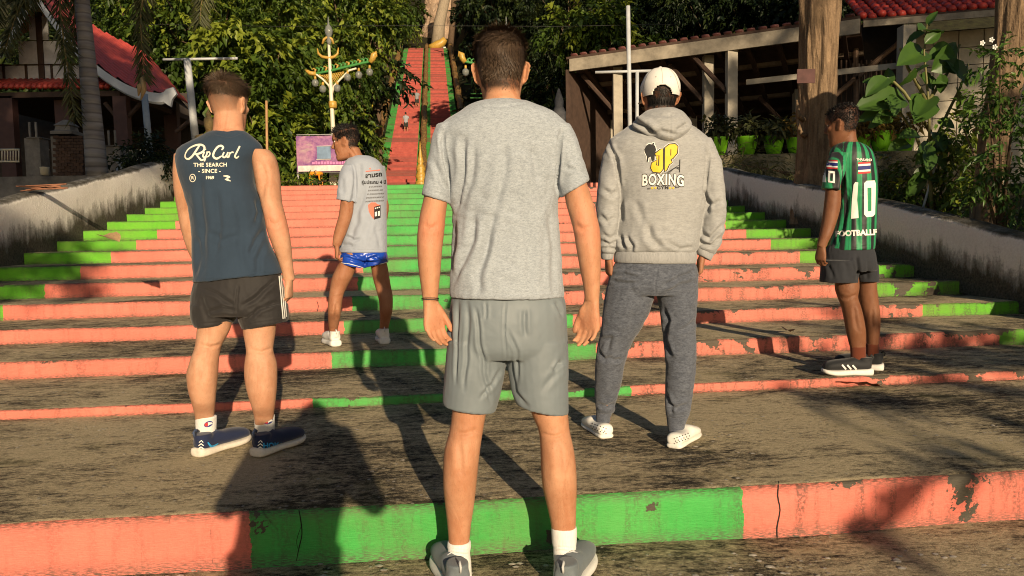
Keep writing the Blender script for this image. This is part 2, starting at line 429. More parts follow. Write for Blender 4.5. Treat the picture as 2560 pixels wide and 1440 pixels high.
def cr(rows, sub):
    """Catmull-Rom resampling of parameter rows"""
    A = np.array(rows, float); n = len(A)
    if n < 3 or sub < 2:
        return A
    out = []
    for i in range(n - 1):
        p0, p1, p2, p3 = A[max(i-1, 0)], A[i], A[i+1], A[min(i+2, n-1)]
        for k in range(sub):
            t = k / sub
            out.append(.5 * ((2*p1) + (-p0+p2)*t + (2*p0-5*p1+4*p2-p3)*t*t + (-p0+3*p1-3*p2+p3)*t**3))
    out.append(A[-1]); return np.array(out)

def loft(rows, d=None, hd=None, n=28, sub=4, p=2.0):
    """rows (xl, xr, y, d, hd, dy): horizontal sections traced in photo pixels, given real depth and distance"""
    R_ = []
    for r in rows:
        r = list(r)
        while len(r) < 6: r.append(None)
        R_.append([r[0], r[1], r[2], r[3] if r[3] is not None else d, r[4] if r[4] is not None else hd, r[5] or 0.])
    A = cr(R_, sub); V = []
    t = 2 * np.pi * np.arange(n) / n; c, s = np.cos(t), np.sin(t)
    c = np.sign(c) * np.abs(c) ** (2 / p); s = np.sign(s) * np.abs(s) ** (2 / p)
    for xl, xr, y, dd, h, dy in A:
        a, b = np.array(P(xl, y - dy, dd)), np.array(P(xr, y + dy, dd))
        m, e = (a + b) / 2, (b - a) / 2
        V.append(m + c[:, None] * e + s[:, None] * np.array([0, h, 0]))
    return np.concatenate(V), n

def loft_w(secs, n=20, sub=3, p=2.0):
    """secs: (centre xyz, half vector e1 xyz, half vector e2 xyz) in world space"""
    A = cr([list(c) + list(a) + list(b) for c, a, b in secs], sub); V = []
    t = 2 * np.pi * np.arange(n) / n; c, s = np.cos(t), np.sin(t)
    c = np.sign(c) * np.abs(c) ** (2 / p); s = np.sign(s) * np.abs(s) ** (2 / p)
    for r in A: V.append(r[:3] + c[:, None] * r[3:6] + s[:, None] * r[6:9])
    return np.concatenate(V), n

def lofts_mesh(name, lofts):
    V = []; F4 = []; caps = []; b = 0
    me = bpy.data.meshes.new(name); faces = []
    for v, n in lofts:
        m = len(v) // n
        for i in range(m - 1):
            for k in range(n):
                faces.append((b+i*n+k, b+i*n+(k+1) % n, b+(i+1)*n+(k+1) % n, b+(i+1)*n+k))
        faces.append(tuple(b+k for k in range(n))[::-1]); faces.append(tuple(b+(m-1)*n+k for k in range(n)))
        V.append(v); b += len(v)
    me.from_pydata([tuple(q) for q in np.concatenate(V)], [], faces); me.update(); return me

def fuse(name, lofts, voxel=.005, smooth=4, fac=.5, keep=1.):
    """grow one continuous skin over overlapping closed lofts"""
    me = lofts_mesh(name, lofts); o = bpy.data.objects.new('tmp', me); COL.objects.link(o)
    m = o.modifiers.new('r', 'REMESH'); m.mode = 'VOXEL'; m.voxel_size = voxel; m.use_smooth_shade = True
    if smooth:
        q = o.modifiers.new('s', 'SMOOTH'); q.iterations = smooth; q.factor = fac
    if keep < 1.:
        q = o.modifiers.new('d', 'DECIMATE'); q.ratio = keep
    dg = bpy.context.evaluated_depsgraph_get(); dg.update()
    out = bpy.data.meshes.new_from_object(o.evaluated_get(dg)); out.name = name
    bpy.data.objects.remove(o); bpy.data.meshes.remove(me); return out

def coords(me):
    V = np.empty(len(me.vertices) * 3, np.float32); me.vertices.foreach_get('co', V); return V.reshape(-1, 3).astype(float)
def normals(me):
    V = np.empty(len(me.vertices) * 3, np.float32); me.vertices.foreach_get('normal', V); return V.reshape(-1, 3).astype(float)
def setco(me, V): me.vertices.foreach_set('co', V.astype(np.float32).ravel()); me.update()
def fattr(me, name, arr):
    at = me.attributes.new(name, 'FLOAT', 'POINT'); at.data.foreach_set('value', np.asarray(arr, np.float32))

def folds(me, lines, amp_noise=0., nscale=(9, 9, 4), seed=0, warp=14.):
    """cloth folds: lines = (polyline in photo pixels, half width px, depth m) pressed into the near side, soft creases everywhere"""
    V = coords(me); N = normals(me); D = np.zeros(len(V))
    q = projn(V); facing = np.clip(-N[:, 1] * 2.5 + .4, 0, 1)
    wob = np.stack([fbm(V * 9, 2, seed + 5), fbm(V * 9, 2, seed + 9)], 1) * warp * .35
    qq = q + wob
    for pl, wd, dep in lines:
        pl = np.array(pl, float); best = np.full(len(V), 1e9); tt = np.zeros(len(V)); L = np.r_[0, np.cumsum(np.hypot(*np.diff(pl, axis=0).T))]
        for i in range(len(pl) - 1):
            a, b = pl[i], pl[i+1]; ab = b - a; l2 = max(1e-6, ab @ ab)
            t = np.clip(((qq - a) @ ab) / l2, 0, 1); dd = np.hypot(*(qq - a - t[:, None] * ab).T)
            u = (L[i] + t * math.sqrt(l2)) / L[-1]
            tt = np.where(dd < best, u, tt); best = np.minimum(best, dd)
        taper = np.clip(np.minimum(tt, 1 - tt) * 5 + .15, 0, 1)
        g = np.exp(-(best / wd) ** 2) - .45 * np.exp(-((best - wd * 2) / (wd * 1.1)) ** 2)
        D += facing * taper * dep * g * (1.4 if wd > 2.6 else 1.)
    if amp_noise:
        nz = fbm(V * np.array(nscale) + 3 * fbm(V * 3, 2, seed)[:, None], 3, seed + 1)
        D += amp_noise * (1 - np.abs(nz) * 2) * .5 + amp_noise * .5 * fbm(V * 26, 2, seed + 2)
    setco(me, V + N * D[:, None])

def bvh_of(*objs):
    V = []; Fs = []; b = 0
    for o in objs:
        off = np.array(WL.get(o.name, Vector((0, 0, 0))))
        V += [tuple(v) for v in coords(o.data) + off]; Fs += [tuple(i + b for i in p.vertices) for p in o.data.polygons]; b = len(V)
    return BVHTree.FromPolygons(V, Fs)

# ---- prints: flat figures in pixel space laid on the cloth
def poly_bm(polys):
    bm = bmesh.new()
    for p in polys:
        try: bm.faces.new([bm.verts.new((x, y, 0)) for x, y in p])
        except ValueError: pass
    bmesh.ops.triangulate(bm, faces=bm.faces); return bm
def text_bm(body, x, y, size, rot=0., bold=0., sx=1., shear=0., space=1., align='CENTER', arc=0.):
    cu = bpy.data.curves.new('t', 'FONT'); cu.body = body; cu.size = 1.; cu.offset = bold; cu.shear = shear; cu.space_character = space
    cu.align_x = align; cu.align_y = 'CENTER'; cu.resolution_u = 3
    o = bpy.data.objects.new('tmp', cu); COL.objects.link(o)
    dg = bpy.context.evaluated_depsgraph_get(); dg.update()
    me = bpy.data.meshes.new_from_object(o.evaluated_get(dg))
    bm = bmesh.new(); bm.from_mesh(me); bpy.data.objects.remove(o); bpy.data.curves.remove(cu); bpy.data.meshes.remove(me)
    bmesh.ops.triangulate(bm, faces=bm.faces)
    c, s = math.cos(rot), math.sin(rot)
    for v in bm.verts:
        u, w_ = v.co.x * size * sx, -v.co.y * size
        w_ += arc * u * u
        v.co = (x + u * c - w_ * s, y + u * s + w_ * c, 0)
    return bm
def stroke(pts, w, sub=5):
    """brush stroke -> polygons; pts (x, y, width factor)"""
    A = cr([list(p) + ([1.] if len(p) == 2 else []) for p in pts], sub); out = []
    L, Rr = [], []
    for i in range(len(A)):
        dx, dy = A[min(i+1, len(A)-1)][:2] - A[max(i-1, 0)][:2]; l = math.hypot(dx, dy) or 1
        hw = w * A[i][2] / 2; L.append((A[i][0] - dy/l*hw, A[i][1] + dx/l*hw)); Rr.append((A[i][0] + dy/l*hw, A[i][1] - dx/l*hw))
    return [[L[i], L[i+1], Rr[i+1], Rr[i]] for i in range(len(A)-1)]
def decal(name, bm, mat, bvh, parent, off=.0015, cell=7., label=None):
    xs = [v.co.x for v in bm.verts]; ys = [v.co.y for v in bm.verts]
    if not xs: return None
    for ax, lo, hi in ((0, min(xs), max(xs)), (1, min(ys), max(ys))):
        t = lo + cell
        while t < hi:
            no = (1, 0, 0) if ax == 0 else (0, 1, 0); co = (t, 0, 0) if ax == 0 else (0, t, 0)
            bmesh.ops.bisect_plane(bm, geom=bm.verts[:] + bm.edges[:] + bm.faces[:], plane_co=co, plane_no=no); t += cell
    dead = []
    for v in bm.verts:
        ray = (_r * ((v.co.x - 1280) / FOC) + _u * ((720 - v.co.y) / FOC) + _f).normalized()
        h, nrm, _, _ = bvh.ray_cast(CAM, ray)
        if h is None: dead.append(v); continue
        if nrm.dot(ray) > 0: nrm = -nrm
        v.co = h + nrm * off - ray * (off * .6)
    bmesh.ops.delete(bm, geom=dead, context='VERTS')
    bmesh.ops.remove_doubles(bm, verts=bm.verts, dist=1e-6)
    for f in bm.faces:
        if f.normal.dot(f.calc_center_median() - CAM) > 0: f.normal_flip()
    me = bpy.data.meshes.new(name); bm.to_mesh(me); bm.free()
    return link(name, me, mat, parent, True, label=label)
def join_bm(*bms):
    a = bms[0]
    for b in bms[1:]:
        me = bpy.data.meshes.new('j'); b.to_mesh(me); b.free(); a.from_mesh(me); bpy.data.meshes.remove(me)
    return a

# ---- heads, hair, hands, shoes
HEADT = [(-.112, .080, .030, .018), (-.104, .090, .000, .036), (-.085, .093, -.022, .049), (-.065, .088, -.040, .057), (-.042, .090, -.058, .062),
         (-.018, .088, -.076, .067), (.004, .086, -.088, .071), (.026, .084, -.096, .0735), (.046, .092, -.100, .0745), (.070, .088, -.100, .0735),
         (.092, .074, -.091, .067), (.110, .048, -.070, .051), (.121, .018, -.042, .030), (.126, -.008, -.018, .008)]
def head_matrix(c, yaw, pitch=0., roll=0., sc=(1, 1, 1)):
    return Matrix.Translation(c) @ Matrix.Rotation(yaw, 4, 'Z') @ Matrix.Rotation(-pitch, 4, 'X') @ Matrix.Rotation(roll, 4, 'Y') @ Matrix.Diagonal((*sc, 1))
def head_lofts(Mh, nose=1., ears=1., ear_out=0.):
    def w3(p): return np.array(Mh @ Vector(p))
    def dv(p): return np.array(Mh.to_3x3() @ Vector(p))
    out = [loft_w([(w3((0, (f+b)/2, z)), dv((wd, 0, 0)), dv((0, (f-b)/2, 0))) for z, f, b, wd in HEADT], 32, 3, 2.15)]
    # nose, lips, brow, cheekbones
    out.append(loft_w([(w3((0, .080, .034)), dv((.008, 0, 0)), dv((0, .012, 0))), (w3((0, .090, .016)), dv((.009, 0, 0)), dv((0, .013, 0))),
                       (w3((0, .098, -.002)), dv((.013, 0, 0)), dv((0, .016*nose, 0))), (w3((0, .094, -.013)), dv((.017, 0, 0)), dv((0, .014, 0))), (w3((0, .084, -.020)), dv((.010, 0, 0)), dv((0, .008, 0)))], 14, 3))
    for z, yy in ((-.037, .088), (-.050, .086)):
        out.append(loft_w([(w3((x, yy - abs(x) * .35, z)), dv((0, .009 * (1 - abs(x) / .034), 0)), dv((0, 0, .0058 * (1.02 - abs(x) / .034)))) for x in (-.029, -.018, 0, .018, .029)], 10, 3))
    out.append(loft_w([(w3((x, .088 - abs(x) * .45, .044)), dv((0, .010, 0)), dv((0, 0, .007))) for x in (-.052, -.03, 0, .03, .052)], 10, 2))
    for s in (-1, 1):
        out.append(loft_w([(w3((s * .036, .066, -.022)), dv((.010, 0, 0)), dv((0, .010, 0))), (w3((s * .047, .058, -.004)), dv((.016, 0, 0)), dv((0, .018, 0))), (w3((s * .05, .056, .010)), dv((.010, 0, 0)), dv((0, .012, 0)))], 12, 3))
        # ear: thin rolled shell with a lobe
        ex = .072 + ear_out; o = Vector((s * (.012 + ear_out * .6), -.020, 0))
        for q, (z0, z1) in enumerate(((-.030, .034),)):
            out.append(loft_w([(w3((s * (ex - .004), .004, -.030)), dv(o * .35), dv((0, .007, 0))), (w3((s * (ex + .003), .002, -.020)), dv(o * .6), dv((0, .008, 0))),
                               (w3((s * (ex + .006), -.004, .002)), dv(o * .85), dv((0, .0085, .002))), (w3((s * (ex + .008), -.008, .020)), dv(o * .95), dv((0, .0085, 0))),
                               (w3((s * (ex + .006), -.006, .033)), dv(o * .6), dv((0, .006, 0)))], 14, 3))
    return out

def add_hair(name, Mh, bvh, mat, parent, count, region, length, flow, width=.0016, seed=1, lift=.45, curl=.25):
    """tapered strands rooted on the scalp; region(x,y,z)->0..1, length(x,y,z)->m, flow(x,y,z)->vector, all in head space"""
    rng = random.Random(seed); Mi = Mh.inverted(); V = []; F4 = []; F3 = []; c0 = Mh @ Vector((0, -.01, .02)); got = 0; tries = 0
    while got < count and tries < count * 6:
        tries += 1
        dl = Vector((rng.gauss(0, 1), rng.gauss(0, 1), rng.gauss(.25, 1))).normalized(); dw = (Mh.to_3x3() @ dl).normalized()
        h, n, _, _ = bvh.ray_cast(c0 + dw * .4, -dw, .42)
        if h is None: continue
        l = Mi @ h
        if rng.random() > region(l.x, l.y, l.z): continue
        if n.dot(dw) < 0: n = -n
        fl = Mh.to_3x3() @ Vector(flow(l.x, l.y, l.z)); fl = fl - n * fl.dot(n)
        L = length(l.x, l.y, l.z) * rng.uniform(.65, 1.2)
        j = Vector((rng.gauss(0, 1), rng.gauss(0, 1), rng.gauss(0, 1))) * curl
        d = (n * lift + fl + j).normalized()
        p = h - n * .001; side = d.cross(n + j * .3).normalized(); wd = width * rng.uniform(.7, 1.3)
        pts = [p]
        for q in range(3):
            d = (d + (fl - n * .25) * .35 + j * .1).normalized(); p = p + d * (L / 3); pts.append(p)
        b = len(V)
        for q, ww in enumerate((1., .95, .7)): V += [tuple(pts[q] + side * wd * ww), tuple(pts[q] - side * wd * ww)]
        V.append(tuple(pts[3])); F4 += [(b, b+1, b+3, b+2), (b+2, b+3, b+5, b+4)]; F3.append((b+4, b+5, b+6)); got += 1
    me = mesh_np(name, np.array(V), [np.array(F4), np.array(F3)])
    return link(name, me, mat, parent, True)

def hand_lofts(wr, d, n, s, L=.185, curl=(.35, .45, .35), thumb=(.75, .55, .35), spread=.05, fan=1.):
    """wrist point, pointing direction, palm normal, thumb side; five bent fingers"""
    wr = Vector(wr); d = Vector(d).normalized(); n = Vector(n); n = (n - d * n.dot(d)).normalized(); s = Vector(s); s = (s - d * s.dot(d) - n * s.dot(n)).normalized()
    k = L / .185; o = []
    def sec(t, off, hw, hd, on=0): c = wr + d * t * k + s * off * k + n * on * k; return (c, s * hw * k, n * hd * k)
    o.append(loft_w([sec(-.02, 0, .026, .019), sec(.0, 0, .027, .0185), sec(.02, .001, .032, .018, .001), (sec(.05, .002, .040, .0165, .002)), sec(.078, .0, .0425, .0145), sec(.096, -.001, .040, .0115)], 18, 3, 2.4))
    o.append(loft_w([sec(.012, .016, .010, .012, .006), sec(.035, .024, .015, .015, .010), sec(.06, .026, .010, .010, .010)], 12, 3))   # thumb ball
    for off, ln, ro, sp in ((.0305, .070, .0088, 1.2), (.0105, .079, .0090, .35), (-.0100, .073, .0085, -.45), (-.0295, .057, .0076, -1.3)):
        p = wr + d * (.090 - (.006 if abs(off) > .02 else 0)) * k + s * off * k; dd = (d + s * sp * spread * fan).normalized(); nn = n.copy(); secs = [(p - dd * .012 * k, s * ro * k, nn * ro * k)]
        for q, (fr, a) in enumerate(((.45, curl[0]), (.30, curl[1]), (.25, curl[2]))):
            rot = Matrix.Rotation(a * (1. + .12 * q), 3, dd.cross(nn)); dd = (rot @ dd).normalized(); nn = (rot @ nn).normalized()
            r1 = ro * (1, .96, .88)[q]
            secs.append((p + dd * .004 * k, s * r1 * 1.03 * k, nn * r1 * k)); p = p + dd * ln * fr * k
        secs.append((p - dd * .003 * k, s * ro * .78 * k, nn * ro * .72 * k)); secs.append((p + dd * .003 * k, s * ro * .35 * k, nn * ro * .3 * k))
        o.append(loft_w(secs, 12, 3))
    a, b, c = thumb; td = (d * a + s * b + n * c).normalized(); tn = (n - td * n.dot(td)).normalized(); ts = td.cross(tn)
    p = wr + d * .026 * k + s * .022 * k + n * .006 * k
    p2 = p + td * .040 * k; td2 = (td + d * .35).normalized(); p3 = p2 + td2 * .028 * k; td3 = (td2 + d * .3).normalized(); p4 = p3 + td3 * .024 * k
    o.append(loft_w([(p, ts * .012 * k, tn * .012 * k), (p2, ts * .0108 * k, tn * .0108 * k), (p3, ts * .0108 * k, tn * .0098 * k), (p4 - td3 * .004 * k, ts * .0088 * k, tn * .007 * k), (p4 + td3 * .003 * k, ts * .004 * k, tn * .003 * k)], 12, 3))
    return o

def shoe(parent, heel, toe, mats, kind='runner', L=.285, W=.050, label=None, name='shoe', zs=1.):
    """heel and toe are ground points; mats: upper, sole, accent. Returns the upper (with sole and trim as its children)"""
    heel, toe = Vector(heel), Vector(toe); ax = (toe - heel); ax.z = 0; ax.normalize(); sd = Vector((ax.y, -ax.x, 0)); up = Vector((0, 0, 1))
    def sec(t, hw, z0, z1, off=0): z0 *= zs; z1 *= zs; c = heel + ax * (t * L) + up * ((z0 + z1) / 2) + sd * off; return (c, sd * hw, up * ((z1 - z0) / 2))
    W_ = W
    if kind == 'clog':
        up_s = [sec(-.005, .020, .02, .045), sec(.02, .034, .012, .062), sec(.10, .040, .010, .068), sec(.25, .042, .010, .062), sec(.42, .043, .010, .062), sec(.55, .047, .010, .075), sec(.70, .050, .010, .066), sec(.84, .046, .010, .054), (sec(.95, .034, .012, .042)), sec(1.0, .015, .018, .032)]
        so_s = [sec(-.012, .018, .0, .020), sec(.01, .034, .0, .022), sec(.12, .041, 0, .022), sec(.4, .042, 0, .020), sec(.7, .051, 0, .020), sec(.87, .047, 0, .022), sec(.97, .033, .004, .024), sec(1.01, .015, .008, .022)]
    else:
        up_s = [sec(.0, .020, .045, .100), sec(.025, .033, .034, .108), sec(.09, .039, .030, .102), sec(.22, .040, .030, .098), sec(.36, .041, .030, .112), sec(.5, .045, .030, .104), sec(.66, .049, .030, .100), sec(.80, .049, .030, .094), sec(.92, .043, .030, .084), sec(.985, .026, .036, .066)]
        so_s = [sec(-.04, .022, .010, .040), sec(-.01, .039, .001, .050), sec(.12, .046, 0, .046), sec(.4, .046, .002, .041), sec(.68, .055, .0, .038), sec(.86, .053, .004, .038), sec(.97, .040, .014, .042), sec(1.02, .020, .024, .042)]
    extra = []
    if kind != 'clog':
        c0 = heel + ax * (.135 * L) + up * (.1 * (zs - 1))
        extra.append(loft_w([(c0 + up * .07, ax * .044, sd * .037), (c0 + up * .100 - ax * .003, ax * .044, sd * .037), (c0 + up * .112 - ax * .008, ax * .042, sd * .036)], 18, 3))
    me = fuse('upper', [loft_w(up_s, 24, 4, 2.3)] + extra, .0045, 3)
    u = link(name, me, mats[0], parent, True)
    if label: u['label'] = label
    me = fuse('sole', [loft_w(so_s, 24, 4, 3.2)], .0048, 2)
    V = coords(me); q = projn(V)
    link('sole', me, mats[1], u, True)
    if kind == 'runner':
        mb = MB()
        for i in range(5):     # laces
            t = .36 + i * .055; z = (.114 - i * .005) * zs
            mb.tube([heel + ax * (t * L) + sd * s_ * .018 + up * (z - abs(s_) * .008) + ax * (.006 * s_) for s_ in (-1, -.5, 0, .5, 1)], .0026, 6)
        mb.build('lace', mats[2], u, True)
        mb = MB(); mb.tube([heel + up * .112 + ax * .006, heel + up * .124 - ax * .006, heel + up * .114 - ax * .014, heel + up * .095 - ax * .008], .004, 6, flat=2.); mb.build('pull_tab', mats[2], u, True)
    return u

# ---- cloth, skin and hair materials
def m_skin(name, c, hairc=(.02, .013, .008), red=.35):
    k = NT(name); v = k.coord(); big = k.noise(7., v, 4, .55); fine = k.noise(160., v, 4, .7); mid = k.noise(38., v, 4, .6)
    lo = tuple(x * y for x, y in zip(c, (.86, .76, .70))); hi = tuple(min(1, x * y) for x, y in zip(c, (1.08, 1.12, 1.15)))
    col = k.ramp(k.math('ADD', k.math('MULTIPLY', big, .6), k.math('MULTIPLY', mid, .4)), [(.34, lo), (.66, hi)])
    col = k.mix(k.ramp(fine, [(.62, 0.), (.80, .5)]), col, tuple(x * .5 for x in c))
    col = k.mix(k.math('MULTIPLY', k.attr('flush'), red), col, (.62, .20, .12))
    col = k.mix(k.attr('hair'), col, hairc)
    k.bump(k.math('ADD', k.math('MULTIPLY', fine, .35), k.math('MULTIPLY', mid, .7)), .55, .005)
    col = k.mix(k.math('MULTIPLY', k.ramp(k.noise(9., k.coord((1, 1, .35)), 5, .7, 1.2), [(.5, 0.), (.66, .5)]), 1.), col, tuple(x * y for x, y in zip(c, (.72, .55, .45))))
    col = k.mix(k.ramp(k.noise(330., k.coord((1, 1, .25)), 3, .8), [(.56, 0.), (.72, .42)]), col, tuple(x * .32 for x in c))
    return k.out(col, k.ramp(mid, [(.3, .50), (.7, .68)]), .32, sss=.12)
def m_heather(name, dark, light, scale=260., stretch=(.32, .32, 1.), contrast=.12, rough=.95):
    k = NT(name); v = k.coord(stretch); n = k.noise(scale, v, 3, .8); n2 = k.noise(scale * .38, k.coord(stretch, loc=(3, 1, 2)), 3, .7); big = k.noise(5., k.coord(), 3)
    t = k.math('ADD', k.math('MULTIPLY', n, .6), k.math('MULTIPLY', n2, .4))
    col = k.ramp(t, [(.5 - contrast, dark), (.5 + contrast, light)])
    col = k.mix(.12, col, k.ramp(big, [(.3, dark), (.7, light)]))
    k.bump(t, .25, .0015)
    return k.out(col, rough, .15, sheen=.25)
def m_cloth(name, c, rough=.8, spec=.25, var=.12, sheen=.15, weave=900.):
    k = NT(name); v = k.coord(); a = tuple(x * (1 - var) for x in c); b = tuple(min(1, x * (1 + var)) for x in c)
    col = k.ramp(k.noise(6., v, 4), [(.3, a), (.7, b)])
    k.bump(k.math('ADD', k.noise(weave, v, 2), k.math('MULTIPLY', k.noise(40., v, 4), 1.2)), .18, .002)
    return k.out(col, rough, spec, sheen=sheen)
def m_hair(name, c):
    k = NT(name); col = k.ramp(k.noise(140., k.coord(), 2), [(.3, tuple(x * .6 for x in c)), (.7, tuple(x * 1.6 for x in c))])
    return k.out(col, .55, .28)
WHITE_PRINT = plain('white_print', (.80, .79, .74), .7, .06)
BLACK_PRINT = plain('black_print', (.015, .015, .017), .7, .1)

def eyes(Mh, parent):
    for s in (-1, 1):
        c = Mh @ Vector((s * .031, .0665, .0235)); mb = MB(); mb.lathe((0, 0, 0), [(.0001, -.0115), (.006, -.0098), (.0105, -.0045), (.0115, 0), (.0105, .0045), (.006, .0098), (.0001, .0115)], 14)
        mb.v = [tuple(Vector(v) + c) for v in mb.v]; e = mb.build('eye', plain('eye_white', (.62, .57, .50), .25, .05), parent, True)
        fd = (Mh.to_3x3() @ Vector((-s * .1 + .0, 1, -.25))).normalized(); mb = MB(); mb.bar(c + fd * .0095, c + fd * .0122, .0056, .0035, 12); mb.build('iris', plain('iris_dark', (.02, .012, .008), .15, .1), e, True)

def skin_zones(me, Mh, hairfn=None, flush=None):
    V = coords(me); L = np.c_[V, np.ones(len(V))] @ np.array(Mh.inverted()).T
    h = np.zeros(len(V)) if hairfn is None else hairfn(L[:, 0], L[:, 1], L[:, 2]) * (L[:, 2] > -.2)
    fattr(me, 'hair', np.clip(h, 0, 1))
    fattr(me, 'flush', np.clip(flush(V), 0, 1) if flush else np.zeros(len(V)))
def sst(a, b, x): t = np.clip((x - a) / (b - a), 0, 1); return t * t * (3 - 2 * t)

# ------------------------------------------------------------------ people
def inset(rows, k, dk):
    return [(r[0] + k, r[1] - k, r[2], r[3], r[4] - dk) for r in rows]
HAIR_DK = m_hair('dark_brown_hair', (.062, .040, .025)); HAIR_BK = m_hair('black_hair', (.012, .010, .009))
SOCK = m_heather('white_sock', (.60, .59, .56), (.86, .85, .82), 300., (1., 1., .12), .2)
def hair_zone(nape, front=.078, side=.012):
    """1 inside the hair: behind the ears down to the nape, above them, and back from the forehead line"""
    def f(x, y, z):
        x = np.asarray(x); y = np.asarray(y); z = np.asarray(z)
        lim = np.where(y < -.03, nape, np.where(y < .045, nape + (side + .012 - nape) * np.clip((y + .03) / .035, 0, 1), side + .02 + (front - side) * np.clip((y - .045) / .03, 0, 1)))
        h = sst(-.010, .016, z - lim)
        return h * sst(.85, 1.15, ((y + .006) / .026) ** 2 + (z / .038) ** 2 + np.where(np.abs(x) > .055, 0., 9.))   # clear of the ears
    return f

def center_man():
    D = 2.42
    base = floorpt(1280, 1485, 0.)
    p = empty('person', base, 'man in heather grey T-shirt and grey shorts standing on the paving below the first step', 'person', 'men standing on the steps')
    SKIN = m_skin('tanned_skin', (.50, .255, .145), (.022, .014, .009))
    torso = [(1200, 1318, 254, D, .062), (1186, 1332, 259, D, .072), (1167, 1355, 268, D, .085), (1147, 1384, 281, D, .098), (1121, 1404, 297, D, .108), (1100, 1420, 315, D, .115), (1092, 1428, 338, D, .122),
             (1102, 1420, 385, D, .128), (1114, 1408, 430, D, .13), (1124, 1398, 480, D, .128), (1131, 1394, 537, D, .122), (1128, 1399, 607, D, .118), (1126, 1404, 673, D, .124), (1125, 1410, 728, D, .132), (1125, 1411, 741, D, .133)]
    slL = [(1092, 1150, 312, D, .060), (1082, 1146, 340, D, .066), (1071, 1138, 395, D - .01, .064), (1062, 1130, 445, D - .02, .061), (1056, 1125, 484, D - .03, .060, 6), (1055, 1124, 498, D - .03, .060, 11)]
    slR = [(1372, 1424, 312, D, .060), (1380, 1443, 345, D, .066), (1387, 1456, 395, D - .01, .064), (1393, 1467, 438, D - .02, .061, -12), (1399, 1473, 466, D - .03, .060, -19), (1402, 1473, 473, D - .03, .060, -22)]
    Mh = head_matrix(P(1252, 186, D + .035), R(-1), R(2), 0, (1.06, 1.04, 1.08))
    aL = [(1100, 1138, 330, D, .04), (1082, 1122, 400, D-.01, .040), (1066, 1116, 460, D-.03, .042), (1058, 1119, 500, D-.035, .046), (1051, 1115, 530, D-.04, .044), (1044, 1111, 577, D-.045, .044), (1043, 1106, 620, D-.05, .043), (1046, 1102, 670, D-.055, .037), (1053, 1097, 722, D-.06, .029), (1057, 1095, 750, D-.06, .024)]
    aR = [(1384, 1428, 330, D, .04), (1402, 1446, 400, D-.01, .040), (1409, 1470, 466, D-.03, .045), (1413, 1481, 500, D-.035, .047), (1419, 1488, 525, D-.04, .046), (1432, 1499, 570, D-.045, .045), (1439, 1502, 612, D-.05, .044), (1449, 1502, 670, D-.055, .037), (1459, 1500, 722, D-.06, .028), (1461, 1497, 750, D-.06, .024)]
    lL = [(1150, 1250, 780, D, .08), (1140, 1248, 860, D, .075), (1136, 1234, 940, D, .068), (1133, 1222, 1000, D, .062), (1130, 1216, 1030, D, .062), (1124, 1208, 1075, D-.005, .058), (1112, 1201, 1120, D-.016, .062), (1108, 1196, 1163, D-.02, .064), (1108, 1191, 1214, D-.016, .060), (1113, 1185, 1265, D-.005, .049), (1118, 1178, 1310, D, .040), (1121, 1174, 1350, D, .035), (1123, 1172, 1400, D, .034), (1123, 1174, 1450, D, .04)]
    lR = [(1295, 1395, 780, D, .08), (1302, 1404, 860, D, .075), (1314, 1410, 940, D, .068), (1323, 1415, 1000, D, .062), (1329, 1420, 1034, D, .063), (1346, 1424, 1075, D-.005, .058), (1351, 1434, 1120, D-.016, .062), (1352, 1440, 1163, D-.02, .064), (1356, 1442, 1214, D-.016, .060), (1366, 1441, 1260, D-.005, .049), (1375, 1440, 1300, D, .041), (1381, 1438, 1345, D, .036), (1384, 1435, 1400, D, .035), (1384, 1436, 1450, D, .04)]
    neck = [(1190, 1325, 275, D, .08), (1207, 1306, 256, D+.005, .066), (1212, 1300, 240, D+.01, .062), (1212, 1301, 222, D+.015, .062), (1216, 1298, 195, D+.02, .055)]
    pelvis = [(1160, 1380, 700, D, .08), (1155, 1388, 780, D, .088), (1155, 1390, 850, D, .08)]
    hL = hand_lofts(P(1076, 752, D - .06), (.13, -.04, -1), (.75, -.75, 0), (.75, .75, 0), .178, (.26, .40, .32), (.86, .34, .28), .02)
    hR = hand_lofts(P(1479, 752, D - .06), (-.10, -.04, -1), (-.70, -.80, 0), (-.80, .70, 0), .178, (.28, .42, .32), (.90, .42, .05), .02)
    me = fuse('body', [loft(inset(torso[:-3], 12, .026)), loft(neck), loft(aL), loft(aR), loft(lL), loft(lR), loft(pelvis)] + head_lofts(Mh) + hL + hR, .0042, 5, keep=.42)
    # knee-pit creases, tendons and elbow dimples
    folds(me, [([(1135, 1078), (1165, 1084), (1200, 1076)], 4, -.003), ([(1352, 1082), (1390, 1090), (1420, 1078)], 4, -.003), ([(1150, 1100), (1155, 1190)], 9, -.003), ([(1395, 1110), (1402, 1200)], 9, -.003),
               ([(1060, 566), (1080, 572), (1095, 560)], 6, -.003), ([(1440, 560), (1460, 572), (1480, 566)], 6, -.003), ([(1222, 243), (1254, 249), (1290, 243)], 3, -.002)], 0.)
    zone = hair_zone(-.060)
    skin_zones(me, Mh, lambda x, y, z: zone(x, y, z) * .97, lambda V: sst(.10, .0, np.abs(V[:, 2] - P(1280, 570, D).z)) * (np.abs(V[:, 0]) > .2) + sst(.06, 0, np.abs(V[:, 2] - P(1280, 800, D).z)) * .5)
    body = link('body', me, SKIN, p); eyes(Mh, body)
    bv = bvh_of(body)
